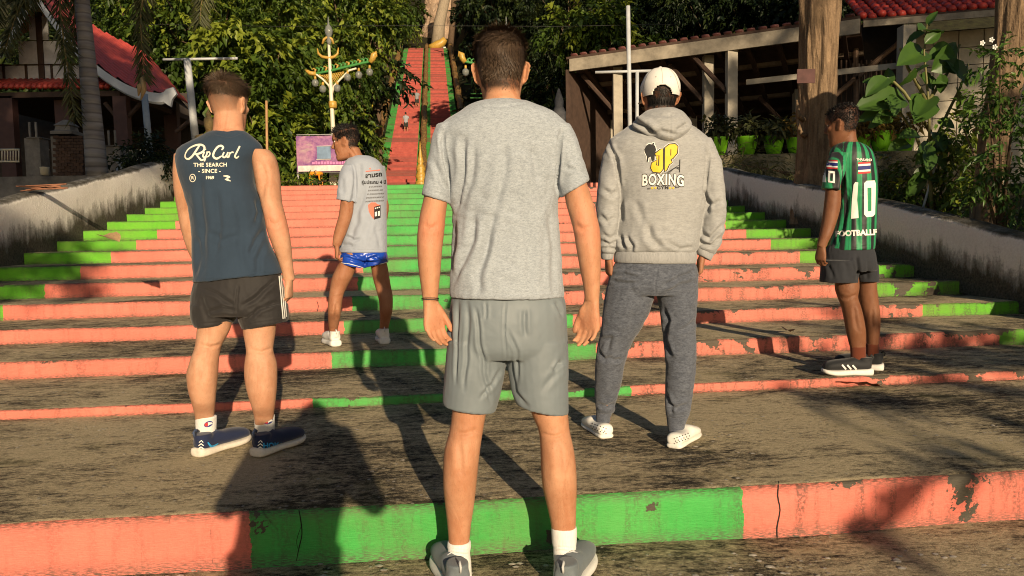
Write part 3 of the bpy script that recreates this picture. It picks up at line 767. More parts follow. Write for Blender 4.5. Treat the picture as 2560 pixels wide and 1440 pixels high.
    add_hair('hair', Mh, bv, HAIR_DK, p, 13000, lambda x, y, z: float(zone(x, y, z)), lambda x, y, z: .011 + .036 * max(0., min(1., (z + .03) / .11)) * (1 - .5 * min(1., abs(x) / .075) ** 2),
             lambda x, y, z: (x * 3 + .45 * math.sin(z * 55 + x * 30), -.75 if z > .075 else -.25, -.85 if z < .075 else -.15), .0009, 3, .28, .26)
    # T-shirt
    me = fuse('t_shirt', [loft(torso, n=40), loft(slL), loft(slR)], .0045, 4)
    folds(me, [([(1162, 345), (1152, 455), (1138, 535)], 7, -.010), ([(1185, 365), (1172, 450), (1150, 540)], 9, -.006), ([(1268, 360), (1254, 445), (1238, 520)], 11, -.006), ([(1330, 370), (1350, 455)], 12, -.006),
               ([(1190, 530), (1176, 607), (1133, 712)], 8, -.008), ([(1223, 580), (1203, 684), (1198, 738)], 9, -.007), ([(1140, 540), (1132, 620), (1130, 690)], 7, -.007), ([(1245, 510), (1215, 610), (1180, 720)], 9, -.006),
               ([(1310, 500), (1322, 610), (1330, 735)], 13, -.004), ([(1375, 520), (1380, 640), (1385, 735)], 9, -.006), ([(1355, 560), (1362, 735)], 9, -.004),
               ([(1108, 330), (1114, 400), (1122, 470)], 5, -.011), ([(1401, 330), (1397, 400), (1394, 478)], 5, -.011), ([(1085, 400), (1100, 455), (1118, 480)], 6, -.005), ([(1415, 420), (1440, 430)], 5, -.004), ([(1420, 350), (1440, 400)], 8, -.004),
               ([(1205, 262), (1258, 268), (1315, 262)], 2.5, -.0025), ([(1128, 727), (1270, 735), (1406, 726)], 1.8, -.0022), ([(1060, 470), (1090, 484), (1120, 496)], 1.8, -.002), ([(1407, 483), (1440, 466), (1470, 440)], 1.8, -.002)], .0022, (10, 10, 5), 2)
    sh = link('t_shirt', me, m_heather('heather_grey_knit', (.20, .225, .255), (.43, .475, .525), 520., (.36, .36, 1.), .15), p)
    # shorts
    pel = [(1150, 1390, 700, D, .095), (1132, 1408, 738, D, .112), (1126, 1414, 760, D, .122), (1121, 1417, 800, D, .13), (1117, 1420, 860, D, .125), (1117, 1420, 890, D, .10)]
    gl = [(1119, 1266, 850, D, .105), (1113, 1264, 915, D, .102), (1109, 1256, 965, D, .098), (1107, 1246, 1000, D, .095, 5), (1107, 1240, 1018, D, .094, 9)]
    gR = [(1266, 1420, 850, D, .105), (1270, 1421, 915, D, .102), (1277, 1421, 965, D, .098), (1285, 1421, 1004, D, .095, 10), (1290, 1421, 1020, D, .094, 13)]
    me = fuse('shorts', [loft(pel, n=36), loft(gl), loft(gR)], .0045, 4)
    folds(me, [([(1146, 750), (1144, 870), (1138, 960)], 3.4, -.005), ([(1166, 752), (1170, 860), (1160, 980)], 4.5, -.0045), ([(1186, 770), (1200, 860), (1218, 930)], 4, -.005), 
               ([(1205, 900), (1220, 960), (1228, 1010)], 4.5, -.004), ([(1262, 750), (1260, 850), (1264, 910)], 2.2, -.004), ([(1200, 1000), (1235, 960), (1252, 920)], 4, -.004), ([(1310, 770), (1314, 840)], 5, -.004), ([(1275, 900), (1290, 980), (1320, 1020)], 5, -.004),
               ([(1270, 830), (1290, 880), (1295, 960)], 4, -.004), ([(1405, 905), (1385, 930)], 4, -.006), ([(1390, 750), (1405, 790)], 4, -.005), ([(1350, 980), (1395, 930), (1412, 890)], 6, -.003), ([(1128, 760), (1128, 850)], 4, -.004), ([(1212, 752), (1213, 800)], 3, -.003)], .0012, (13, 13, 7), 7)
    link('shorts', me, m_cloth('grey_nylon', (.165, .195, .215), .55, .4, .08, .1), p)
    # wristband, socks, shoes
    mb = MB()
    for z in (0, 4):
        r = [P(1054 + (1097 - 1054) * (math.cos(t) + 1) / 2, 746 + z + 3 * math.sin(t), D - .06) + Vector((0, .027 * math.sin(t), 0)) for t in np.linspace(0, 2 * math.pi, 25)]
        mb.tube(r, .0014, 6)
    mb.build('wristband', plain('black_cord', (.02, .02, .022), .6), p, True)
    G = [m_cloth('grey_shoe_mesh', (.13, .155, .17), .75, .3), plain('white_rubber', (.72, .70, .66), .6, .1, 30, .1), plain('pale_lace', (.55, .56, .56), .8)]
    for sgn, (hx, ty) in ((-1, (1151, -.30)), (1, (1411, .34))):
        rows = {-1: [(1119, 1176, 1352, D, .038), (1118, 1178, 1362, D, .040), (1119, 1177, 1372, D, .040), (1121, 1175, 1382, D, .037), (1122, 1178, 1412, D, .038), (1122, 1182, 1470, D, .046)],
                1: [(1378, 1441, 1316, D, .040), (1378, 1442, 1330, D, .042), (1379, 1441, 1355, D, .041), (1382, 1440, 1368, D, .039), (1384, 1440, 1410, D, .039), (1382, 1446, 1470, D, .048)]}[sgn]
        me = fuse('sock', [loft(rows, n=30)], .0035, 2)
        folds(me, [([(rows[0][0], y), (rows[0][1], y + 3)], 2.2, -.002) for y in ((1374, 1384, 1425, 1438) if sgn < 0 else (1368, 1376, 1430))], .001, (20, 20, 20), 3)
        link('sock', me, SOCK, p)
        heel = floorpt(hx, 1500, 0.); toe = heel + Vector((ty, 1, 0))
        shoe(p, heel, toe, G, 'runner', .30)
    return p
center_man()

def left_man():
    D = 3.3; T = .198
    p = empty('person', floorpt(610, 1125, T), 'man in dark blue sleeveless top and black shorts with white side stripes', 'person', 'men standing on the steps')
    SK = m_skin('fair_skin', (.53, .29, .178), (.035, .022, .015))
    torso = [(531, 611, 328, D, .050), (516, 622, 335, D, .066), (492, 637, 347, D, .085), (464, 651, 361, D, .102), (447, 655, 374, D, .112), (441, 648, 390, D, .120), (443, 636, 410, D, .124), (449, 633, 436, D, .126),
             (457, 636, 462, D, .126), (465, 647, 488, D, .125), (473, 654, 515, D, .122), (480, 661, 560, D, .116), (484, 670, 600, D, .114), (486, 686, 634, D, .118), (487, 700, 665, D, .124, -6), (486, 707, 688, D, .130, -10), (486, 707, 694, D, .130, -11)]
    Mh = head_matrix(P(571, 266, D + .03), R(-14), R(7), 0, (1.0, 1.0, 1.0))
    aR = [(628, 672, 374, D, .045), (630, 688, 393, D, .058), (636, 697, 428, D, .062), (644, 701, 468, D-.01, .060), (653, 704, 505, D-.02, .054), (661, 713, 540, D-.03, .047), (669, 722, 578, D-.03, .047), (684, 728, 620, D-.02, .042), (697, 731, 655, D, .034), (706, 735, 685, D+.01, .027), (709, 737, 700, D+.01, .024)]
    aL = [(438, 486, 385, D, .055), (435, 490, 430, D+.01, .060), (438, 492, 482, D+.03, .056), (446, 496, 530, D+.06, .046), (453, 502, 570, D+.08, .046), (468, 512, 620, D+.11, .040), (486, 522, 660, D+.14, .032), (494, 524, 690, D+.15, .025)]
    lL = [(505, 582, 740, D-.02, .07), (502, 578, 790, D-.02, .07), (495, 575, 820, D-.02, .068), (492, 560, 850, D-.03, .062), (489, 551, 868, D-.035, .060), (478, 545, 900, D-.045, .064), (469, 543, 933, D-.05, .068), (473, 539, 975, D-.05, .062), (481, 537, 1005, D-.04, .052), (487, 535, 1032, D+.0, .042), (491, 533, 1060, D+.03, .036), (493, 535, 1090, D+.04, .036), (495, 538, 1120, D+.04, .036)]
    lR = [(612, 690, 740, D-.02, .07), (612, 688, 795, D-.02, .07), (609, 688, 826, D-.02, .068), (614, 684, 855, D-.03, .062), (617, 682, 878, D-.035, .060), (613, 690, 905, D-.045, .064), (612, 692, 933, D-.05, .068), (617, 691, 970, D-.05, .062), (629, 687, 1013, D-.04, .050), (636, 684, 1040, D+.0, .040), (638, 682, 1070, D+.03, .036), (639, 683, 1100, D+.04, .036), (640, 684, 1120, D+.04, .036)]
    neck = [(518, 624, 345, D, .075), (532, 611, 330, D+.005, .062), (535, 608, 315, D+.01, .058), (536, 607, 296, D+.015, .058), (540, 604, 275, D+.02, .05)]
    hR = hand_lofts(P(723, 700, D+.01), (-.06, .03, -1), (-.9, .1, 0), (-.1, 1, 0), .155, (.6, .8, .5), (.85, .25, .2), .0)
    hL = hand_lofts(P(510, 690, D+.15), (.15, .1, -1), (.9, .1, 0), (.1, 1, 0), .16, (.6, .8, .5), (.85, .25, .2), .0)
    me = fuse('body', [loft(inset(torso[:-3], 7, .022)), loft(neck), loft(aL), loft(aR), loft(lL), loft(lR), loft([(520, 680, 640, D, .08), (515, 685, 740, D, .08)])] + head_lofts(Mh, ear_out=.003) + hL + hR, .0045, 5, keep=.4)
    folds(me, [([(496, 862), (525, 868), (552, 860)], 3.5, -.004), ([(618, 872), (650, 880), (682, 870)], 3.5, -.004), ([(508, 890), (505, 960)], 9, -.004), ([(652, 895), (655, 965)], 9, -.004), ([(668, 548), (690, 560), (706, 550)], 5, -.003), ([(540, 318), (571, 322), (603, 318)], 3, -.002), ([(652, 400), (662, 450), (650, 500)], 8, -.004)])
    top = hair_zone(.024, .078, .040); fade = hair_zone(-.055)
    skin_zones(me, Mh, lambda x, y, z: np.maximum(top(x, y, z) * .95, fade(x, y, z) * sst(-.06, .030, z) * .75), lambda V: sst(.10, 0, np.abs(V[:, 2] - P(700, 560, D).z)) * (V[:, 0] > P(640, 500, D).x) + .6 * sst(.08, 0, np.abs(V[:, 2] - P(570, 315, D).z)))
    body = link('body', me, SK, p); eyes(Mh, body); bv = bvh_of(body)
    add_hair('hair', Mh, bv, HAIR_DK, p, 8000, lambda x, y, z: float(top(x, y, z)),
             lambda x, y, z: .005 + .032 * max(0., min(1., (z - .024) / .06)), lambda x, y, z: (x * 3 + .3 * math.sin(z * 60 + x * 40), .3 if z > .085 else -.2, -.45 if z < .085 else -.10), .0009, 8, .34, .20)
    me = fuse('sleeveless_top', [loft(torso, n=40)], .0045, 4)
    folds(me, [([(500, 440), (508, 560), (505, 690)], 8, -.006), ([(545, 470), (548, 560), (540, 640)], 8, -.006), ([(640, 495), (648, 530), (636, 560)], 5, -.006), ([(660, 570), (640, 600), (628, 640)], 7, -.006), ([(590, 480), (600, 560), (610, 690)], 9, -.004), ([(520, 580), (560, 600), (600, 590)], 6, -.003), ([(660, 610), (645, 650), (640, 690)], 6, -.005),
               ([(490, 590), (495, 640), (490, 690)], 6, -.006), ([(534, 334), (571, 340), (608, 335)], 2, -.002), ([(488, 694), (560, 702), (704, 676)], 1.6, -.002), ([(637, 412), (637, 450), (650, 488)], 2, -.002)], .0018, (10, 10, 5), 4)
    tk = link('sleeveless_top', me, m_cloth('navy_jersey_cotton', (.028, .046, .074), .9, .15, .1), p)
    bt = bvh_of(tk); c5 = lambda x, y, w=1.: (x / 2.6185 + 400, y / 2.6185 + 150, w)
    CREAM = plain('cream_print', (.74, .70, .58), .7, .05)
    ST = [([(262, 556, .8), (240, 590), (214, 628), (188, 648), (168, 640, .7), (168, 615, .6), (190, 582, .7), (232, 560, .9), (272, 556), (292, 572), (284, 598), (254, 614), (226, 616, .6)], 13), ([(236, 614), (256, 640), (274, 656), (296, 644, .6)], 12), ([(292, 602), (282, 628), (291, 638), (302, 626, .6)], 10), ([(299, 585), (302, 588)], 10),
          ([(312, 600), (302, 634), (291, 664)], 10), ([(306, 612, .6), (322, 602), (328, 616), (316, 632), (302, 634, .6)], 8), ([(404, 590, .6), (414, 574), (400, 562), (376, 572), (354, 604), (350, 632), (372, 646), (404, 628, .6)], 13), ([(420, 604), (410, 628), (422, 638), (440, 618)], 10), ([(446, 604), (436, 630), (448, 638)], 10),
          ([(460, 604), (448, 638)], 10), ([(456, 616, .6), (470, 604), (482, 606)], 9), ([(522, 564), (504, 600), (490, 630), (502, 640), (516, 628, .5)], 11)]
    for i, (s, wd) in enumerate(ST):
        decal('lettering', poly_bm(stroke([c5(*q) for q in s], wd / 2.6185)), CREAM, bt, tk, .0014 + .00025 * (i % 5), 5)
    for tb in (text_bm('THE SEARCH', 526, 412.5, 13.6, R(-.6), .022, 1., 0, 1.08), text_bm('- SINCE -', 524, 428, 13.6, 0, .022, 1., 0, 1.05), text_bm('1969', 524.5, 444.5, 11, 0, .03)): decal('lettering', tb, CREAM, bt, tk, .0016, 5)
    circ = [(482 + 7 * math.cos(t), 445 + 9.5 * math.sin(t)) for t in np.linspace(0, 2 * math.pi, 21)]
    decal('emblem', join_bm(poly_bm(stroke(circ, 1.7, 1)), text_bm('R', 482, 445, 11, 0, .03)), CREAM, bt, tk, .0016, 5)
    decal('emblem', poly_bm(stroke([(558, 440, .5), (567, 440.5, 1.4), (574, 443, 1.), (566, 446, 1.)], 3.2)), CREAM, bt, tk, .0018, 5); decal('emblem', poly_bm(stroke([(562, 448, .6), (569, 450, 1.4), (577, 453, .4)], 3.2)), CREAM, bt, tk, .0018, 5)
    pel = [(500, 695, 668, D, .100), (490, 704, 695, D, .114), (481, 711, 735, D, .126), (478, 715, 772, D, .124), (480, 717, 786, D, .11)]
    gl = [(479, 594, 760, D, .105), (480, 590, 788, D, .104), (485, 584, 803, D, .103, -2), (492, 578, 812, D, .102, -4)]
    gR = [(592, 718, 760, D, .105), (596, 720, 788, D, .104), (602, 720, 804, D, .103, -6), (607, 719, 812, D, .102, -10)]
    me = fuse('shorts', [loft(pel, n=36), loft(gl), loft(gR)], .0042, 3)
    folds(me, [([(505, 720), (545, 735), (590, 765)], 5, -.005), ([(690, 700), (650, 735), (605, 765)], 5, -.006), ([(595, 710), (593, 785)], 2.5, -.004), ([(520, 780), (560, 770), (592, 775)], 5, -.005), ([(620, 800), (650, 770), (700, 755)], 5, -.005), ([(500, 740), (520, 800)], 6, -.003), ([(495, 808), (575, 802)], 1.5, -.0015), ([(612, 815), (715, 798)], 1.5, -.0015)], .002, (12, 12, 8), 12)
    so = link('shorts', me, m_cloth('black_woven', (.020, .018, .018), .7, .3, .1), p); bs = bvh_of(so)
    for a, b in (((697, 690), (707, 797)), ((701.5, 689), (711.5, 796)), ((706, 688), (715.5, 792))):
        decal('stripe', poly_bm(stroke([a, ((a[0]+b[0])/2, (a[1]+b[1])/2), b], 2.6)), WHITE_PRINT, bs, so, .0018, 8)
    NAVY = [m_cloth('navy_shoe_mesh', (.014, .022, .060), .8, .25), plain('worn_white_foam', (.70, .64, .55), .7, .18, 25, .15), plain('navy_lace', (.05, .07, .13), .8)]
    LOGO_B, LOGO_R, SKY = plain('logo_blue', (.03, .05, .24), .7, .05), plain('logo_red', (.62, .05, .04), .7, .05), plain('sky_blue_print', (.03, .30, .62), .6, .05)
    for rows, (hx, hy), (tx, ty), lc in (([(489, 541, 1040, D+.01, .040), (490, 541, 1052, D+.02, .041), (491, 540, 1075, D+.03, .040), (494, 542, 1100, D+.04, .040), (496, 540, 1120, D+.04, .036)], (494, 1143), (606, 1106), (521, 1060)),
                                         ([(636, 686, 1037, D+.01, .040), (637, 686, 1050, D+.02, .041), (638, 686, 1075, D+.03, .040), (640, 686, 1098, D+.04, .040), (642, 685, 1118, D+.04, .036)], (642, 1143), (746, 1104), (671, 1053))):
        sk = link('sock', fuse('sock', [loft(rows, n=30)], .0035, 2), SOCK, p); bk = bvh_of(sk); cx, cy_ = lc
        decal('emblem', poly_bm([[(cx + 11 * math.cos(t), cy_ - .25 * 11 * math.cos(t) + 7.5 * math.sin(t)) for t in np.linspace(0, 6.28, 19)[:-1]]]), LOGO_B, bk, sk, .0012, 4)
        decal('emblem', poly_bm([[(cx - 2 + 7.5 * math.cos(t), cy_ + .3 - .25 * 7 * math.cos(t) + 5 * math.sin(t)) for t in np.linspace(1.57, 4.71, 12)]]), LOGO_R, bk, sk, .002, 4)
        decal('emblem', poly_bm([[(cx - 1, cy_ - 5), (cx + 9, cy_ - 4.5), (cx + 10, cy_ - 1), (cx + 2, cy_ + 1.5), (cx - 1, cy_ + 5)]]), WHITE_PRINT, bk, sk, .0024, 4)
        u = shoe(p, floorpt(hx, hy, T), floorpt(tx, ty, T), NAVY, 'runner', .285, zs=.86); bu = bvh_of(u)
        x0, y0 = hx + 9, hy - 30
        for q in range(3): decal('heel_mark', poly_bm(stroke([(x0 - 7 + q, y0 + 9 - q * 8), (x0 + q * .4, y0 + 4 - q * 8, 1.2), (x0 + 7 - q, y0 + 9 - q * 8)], 2.6 - q * .4, 1)), WHITE_PRINT, bu, u, .002, 4)
        if hx > 600: decal('lettering', text_bm('HOKA', x0 + 32, y0 + .5, 17, R(-2), .04, 1.05), SKY, bu, u, .002, 4)
        else: decal('emblem', poly_bm(stroke([(x0 + 16, y0 - 7), (x0 + 26, y0 + 3, 1.6), (x0 + 42, y0 - 5, .5)], 3.2)), SKY, bu, u, .002, 4)

def hooded_man():
    D = 3.4; T = .198
    p = empty('person', floorpt(1605, 1105, T), 'man in white cap and grey hooded sweatshirt with boxing gym print, charcoal joggers', 'person', 'men standing on the steps')
    SK = m_skin('brown_skin', (.33, .155, .085), (.010, .008, .007))
    torso = [(1606, 1700, 296, D, .06), (1586, 1718, 308, D, .08), (1560, 1742, 323, D, .10), (1535, 1764, 340, D, .115), (1522, 1778, 358, D, .126), (1518, 1784, 382, D, .132), (1530, 1775, 430, D, .138), (1543, 1767, 475, D, .14), (1544, 1760, 515, D, .14), (1541, 1751, 571, D, .138), (1536, 1745, 610, D, .142), (1537, 1742, 624, D, .136), (1540, 1738, 630, D, .124)]
    sL = [(1526, 1562, 346, D, .055), (1509, 1562, 384, D, .066), (1499, 1556, 430, D-.01, .068), (1494, 1550, 470, D-.02, .066), (1491, 1547, 515, D-.02, .064), (1493, 1543, 560, D-.02, .060), (1497, 1541, 600, D-.01, .058), (1500, 1538, 622, D, .052), (1503, 1535, 632, D, .042)]
    sR = [(1738, 1776, 346, D, .055), (1740, 1797, 392, D, .066), (1752, 1806, 440, D-.01, .068), (1758, 1812, 488, D-.02, .066), (1758, 1814, 520, D-.02, .064), (1754, 1810, 565, D-.02, .060), (1748, 1802, 598, D-.01, .056, 4), (1742, 1791, 620, D, .048, 9), (1741, 1784, 628, D, .042, 10)]
    Mh = head_matrix(P(1650, 247, D + .03), R(2), R(-1), 0, (1.03, 1.0, 1.0))
    lL = [(1548, 1620, 720, D, .062), (1515, 1580, 830, D+.02, .06), (1500, 1545, 940, D+.06, .05), (1497, 1530, 1030, D+.1, .035), (1499, 1524, 1062, D+.1, .032), (1499, 1528, 1082, D+.1, .04)]
    lR = [(1660, 1724, 720, D, .062), (1665, 1725, 830, D-.02, .06), (1675, 1722, 940, D-.04, .05), (1676, 1714, 1030, D-.05, .036), (1677, 1706, 1080, D-.05, .033), (1676, 1708, 1102, D-.05, .04)]
    neck = [(1600, 1702, 318, D, .07), (1612, 1690, 298, D+.01, .062), (1614, 1688, 275, D+.02, .058), (1618, 1684, 255, D+.02, .05)]
    arms = [loft(inset(sL, 12, .024)), loft(inset(sR, 12, .024))]
    hL = hand_lofts(P(1521, 642, D+.0), (.05, .1, -1), (.9, .2, 0), (.1, 1, 0), .16, (.5, .8, .5), (.9, .2, .2), 0)
    hR = hand_lofts(P(1757, 636, D+.0), (-.12, .1, -1), (-.9, .2, 0), (-.1, 1, 0), .165, (.5, .7, .5), (.9, .2, .2), 0)
    me = fuse('body', [loft(inset(torso[:-2], 13, .034)), loft(neck), loft(lL), loft(lR), loft([(1562, 1716, 600, D, .08), (1560, 1718, 705, D, .078)])] + arms + head_lofts(Mh) + hL + hR, .0048, 5, keep=.4)
    zone = hair_zone(-.058); skin_zones(me, Mh, lambda x, y, z: zone(x, y, z))
    body = link('body', me, SK, p); eyes(Mh, body); bv = bvh_of(body)
    add_hair('hair', Mh, bv, HAIR_BK, p, 3000, lambda x, y, z: float(zone(x, y, z)) * (1. if z < .07 else 0.), lambda x, y, z: .010 + (.014 if z < 0 else 0), lambda x, y, z: (x * 2, -.2, -1.), .0016, 12, .3, .18)
    HG = m_heather('heather_sweatshirt', (.225, .23, .235), (.40, .41, .415), 300., (.25, .25, 1.), .18)
    me = fuse('hooded_sweatshirt', [loft(torso, n=40), loft(sL), loft(sR)], .0048, 4)
    folds(me, [([(1525, 358), (1538, 400), (1548, 470)], 4.5, -.010), ([(1768, 362), (1768, 410), (1762, 480)], 4.5, -.009), ([(1532, 385), (1546, 440)], 7, -.006), ([(1508, 470), (1530, 490), (1545, 475)], 6, -.006), ([(1497, 540), (1520, 560), (1540, 545)], 6, -.006), ([(1500, 600), (1520, 612), (1540, 600)], 5, -.008), ([(1502, 585), (1522, 596), (1538, 586)], 5, -.006), ([(1503, 618), (1535, 622)], 4, -.007),
               ([(1764, 500), (1785, 512), (1808, 500)], 6, -.006), ([(1760, 470), (1772, 500), (1766, 540)], 5, -.008), ([(1752, 580), (1775, 595), (1805, 560)], 5, -.008), ([(1750, 602), (1780, 612), (1800, 590)], 5, -.007), ([(1618, 560), (1626, 590), (1650, 620)], 8, -.009), ([(1565, 590), (1580, 612), (1575, 628)], 5, -.007), ([(1548, 585), (1556, 620)], 5, -.009),
               ([(1590, 500), (1605, 560)], 9, -.004), ([(1555, 500), (1552, 560)], 5, -.008), ([(1700, 480), (1690, 560), (1700, 615)], 12, -.003), ([(1660, 600), (1700, 622), (1735, 618)], 5, -.005), ([(1780, 400), (1800, 440)], 8, -.004)], .003, (11, 11, 7), 22)
    hd = link('hooded_sweatshirt', me, HG, p)
    rib = m_heather('ribbed_knit', (.22, .225, .23), (.40, .405, .41), 420., (1., 1., .06), .16)
    link('waistband', fuse('waistband', [loft([(1541, 1738, 624, D, .124), (1536, 1741, 636, D, .132), (1534, 1741, 648, D, .132), (1535, 1739, 657, D, .126, 1)], n=36)], .004, 2), rib, hd)
    link('cuff', fuse('cuff', [loft([(1503, 1536, 628, D, .040), (1502, 1534, 640, D, .040), (1504, 1532, 649, D, .036)])], .004, 2), rib, hd)
    link('cuff', fuse('cuff', [loft([(1741, 1786, 624, D, .040, 10), (1740, 1780, 636, D, .040, 10), (1742, 1776, 644, D, .036, 9)])], .004, 2), rib, hd)
    hood = [(1628, 1690, 274, D-.01, .060), (1612, 1704, 280, D-.02, .085), (1596, 1717, 293, D-.04, .10), (1581, 1728, 309, D-.06, .098), (1588, 1725, 324, D-.075, .088), (1614, 1712, 338, D-.085, .072), (1638, 1696, 349, D-.095, .050), (1658, 1676, 356, D-.10, .028)]
    me = fuse('hood', [loft(hood, n=36)], .0045, 4)
    folds(me, [([(1585, 302), (1612, 318), (1636, 338)], 5, -.013), ([(1592, 296), (1622, 302), (1642, 322)], 6, .006), ([(1678, 278), (1677, 315), (1672, 350)], 2, -.003), ([(1722, 306), (1708, 318), (1690, 330)], 5, -.006), ([(1630, 284), (1660, 290), (1700, 284)], 6, -.004), ([(1650, 330), (1690, 340)], 5, -.004)], .002, (14, 14, 14), 5)
    link('hood', me, HG, hd)
    # print on the back
    bt = bvh_of(hd); c = lambda x, y: (x / 2.6667 + 1440, y / 2.6667 + 140)
    YEL = plain('yellow_print', (.80, .50, .015), .6, .08)
    J = [c(*q) for q in [(524, 650), (560, 622), (583, 616), (583, 752), (562, 780), (512, 776), (497, 748), (503, 712), (540, 692), (536, 728), (550, 732), (553, 664), (532, 668)]]
    Pp = [c(*q) for q in [(590, 612), (618, 588), (660, 584), (680, 602), (676, 648), (648, 682), (634, 690), (642, 712), (622, 726), (606, 762), (588, 772)]]
    boxer = [c(*q) for q in [(472, 597), (486, 586), (508, 590), (512, 578), (522, 580), (518, 592), (528, 602), (534, 626), (526, 655), (524, 695), (506, 706), (498, 672), (484, 680), (480, 706), (470, 704), (474, 672), (458, 640), (456, 622), (478, 636), (490, 622), (476, 612)]]
    def outl(pts, wd): return poly_bm(stroke(pts + pts[:1], wd, 1))
    [decal('emblem', b_, WHITE_PRINT, bt, hd, .0012, 6) for b_ in (outl(J, 5.), outl(Pp, 5.), outl(boxer, 4.))]
    [decal('emblem', b_, BLACK_PRINT, bt, hd, .0022, 6) for b_ in (outl(J, 2.6), outl(Pp, 2.6), poly_bm([boxer]))]
    decal('emblem', poly_bm([J]), YEL, bt, hd, .0018, 6); decal('emblem', poly_bm([Pp]), YEL, bt, hd, .0018, 6)
    [decal('emblem', b_, BLACK_PRINT, bt, hd, .0026, 6) for b_ in (poly_bm(stroke([c(632, 622), c(631, 664)], 1.8)), join_bm(*[poly_bm(stroke([c(594 + i * 12, 786), c(640 + i * 10, 756 - i * 5), c(692, 724 + i * 17)], 1.4)) for i in range(3)]), poly_bm(stroke([c(692, 690), c(690, 775)], 1.8)))]
    decal('lettering', text_bm('BOXING', 1657.5, 450, 38, R(1), .075, .66, 0, 1.12, arc=.0012), BLACK_PRINT, bt, hd, .0016, 6)
    decal('lettering', text_bm('BOXING', 1657.5, 450, 38, R(1), .028, .66, 0, 1.12, arc=.0012), WHITE_PRINT, bt, hd, .0028, 6)
    for tb in (text_bm('GYM', 1657, 469.5, 12, 0, .012, 1.1, 0, 1.1), text_bm('EST', 1623, 471.5, 5, 0, .02), text_bm('2019', 1692, 468.5, 5, 0, .02)): decal('lettering', tb, BLACK_PRINT, bt, hd, .0018, 6)
    stars = []
    for sx in (1630.5, 1638.5, 1675, 1683): stars.append([(sx + (4 if i % 2 == 0 else 1.8) * math.sin(i * math.pi / 5), 470 - (4 if i % 2 == 0 else 1.8) * math.cos(i * math.pi / 5)) for i in range(10)])
    decal('emblem', poly_bm(stars), YEL, bt, hd, .0018, 6)
    # joggers
    pel = [(1552, 1728, 636, D, .095), (1540, 1737, 652, D, .112), (1528, 1743, 680, D, .124), (1519, 1744, 712, D, .128), (1516, 1743, 735, D, .11)]
    jL = [(1517, 1640, 715, D, .106), (1509, 1628, 765, D, .098), (1504, 1604, 814, D+.01, .086), (1494, 1574, 868, D+.03, .075), (1488, 1561, 915, D+.05, .069), (1487, 1552, 960, D+.07, .062), (1488, 1541, 1000, D+.09, .052), (1490, 1533, 1030, D+.1, .044)]
    jR = [(1638, 1744, 715, D, .106), (1648, 1741, 765, D-.01, .098), (1655, 1738, 814, D-.02, .088), (1661, 1740, 868, D-.03, .078), (1665, 1739, 915, D-.04, .073), (1664, 1734, 960, D-.05, .066), (1663, 1729, 1000, D-.05, .057), (1666, 1722, 1040, D-.05, .047)]
    me = fuse('joggers', [loft(pel, n=36), loft(jL), loft(jR)], .0046, 4)
    folds(me, [([(1530, 690), (1560, 682), (1600, 690)], 5, -.007), ([(1526, 700), (1570, 706), (1600, 698)], 5, -.006), ([(1735, 680), (1700, 692), (1660, 715)], 5, -.006), ([(1735, 705), (1700, 712), (1670, 735)], 6, -.005), ([(1545, 672), (1575, 668), (1610, 676)], 5, -.004), ([(1641, 665), (1640, 735)], 2.2, -.004), ([(1658, 770), (1668, 800), (1664, 830)], 5, -.008), ([(1668, 820), (1662, 850), (1678, 900)], 6, -.009), ([(1700, 830), (1725, 815), (1738, 800)], 6, -.006),
               ([(1505, 850), (1530, 845), (1520, 880)], 6, -.007), ([(1530, 905), (1555, 900)], 5, -.007), ([(1495, 880), (1515, 900), (1540, 892)], 6, -.006), ([(1495, 1010), (1520, 1016), (1538, 1008)], 5, -.007), ([(1668, 1005), (1690, 1020), (1722, 1010)], 5, -.007), ([(1666, 980), (1672, 1010), (1680, 1035)], 5, -.007), ([(1600, 760), (1570, 840)], 12, -.004)], .0028, (12, 12, 9), 31)
    JG = m_heather('charcoal_marl', (.038, .044, .060), (.135, .150, .185), 260., (.35, .35, 1.), .15)
    jo = link('joggers', me, JG, p)
    link('ankle_cuff', fuse('ankle_cuff', [loft([(1491, 1532, 1027, D+.1, .042), (1490, 1527, 1042, D+.1, .038), (1491, 1525, 1056, D+.1, .036)])], .004, 2), JG, jo)
    link('ankle_cuff', fuse('ankle_cuff', [loft([(1666, 1722, 1038, D-.05, .046), (1668, 1713, 1060, D-.05, .040), (1670, 1710, 1078, D-.05, .037)])], .004, 2), JG, jo)
    # cap: crown shell with an arched opening above the strap, brim on the far side
    CAPM = m_cloth('white_cotton_twill', (.74, .715, .67), .85, .2, .06)
    secs = []
    for z, k_ in ((.006, 1.075), (.02, 1.09), (.04, 1.095), (.062, 1.08), (.085, 1.03), (.105, .90), (.120, .70), (.130, .45), (.1345, .18)):
        f, b, wd = [np.interp(min(z, .09), [h[0] for h in HEADT], [h[q] for h in HEADT]) for q in (1, 2, 3)]
        kk = k_; secs.append((np.array(Mh @ Vector((0, (f + b) / 2 * (1 if z < .1 else .8), z))), np.array(Mh.to_3x3() @ Vector((wd * kk + .004, 0, 0))), np.array(Mh.to_3x3() @ Vector((0, (f - b) / 2 * kk + .004, 0)))))
    v, n = loft_w(secs, 96, 6, 2.05); m = len(v) // n; q = projn(v); ctr = np.array(Mh @ Vector((0, 0, .04)))
    arch = lambda x, y: ((x - 1656.5) / 25.) ** 2 + ((y - 238) / 27.) ** 2 < 1 and y < 238
    fs = []
    for i in range(m - 1):
        for k2 in range(n):
            ids = (i*n+k2, i*n+(k2+1) % n, (i+1)*n+(k2+1) % n, (i+1)*n+k2); cc = v[list(ids)].mean(0); qc = q[list(ids)].mean(0)
            if cc[1] < ctr[1] and arch(*qc): continue
            fs.append(ids)
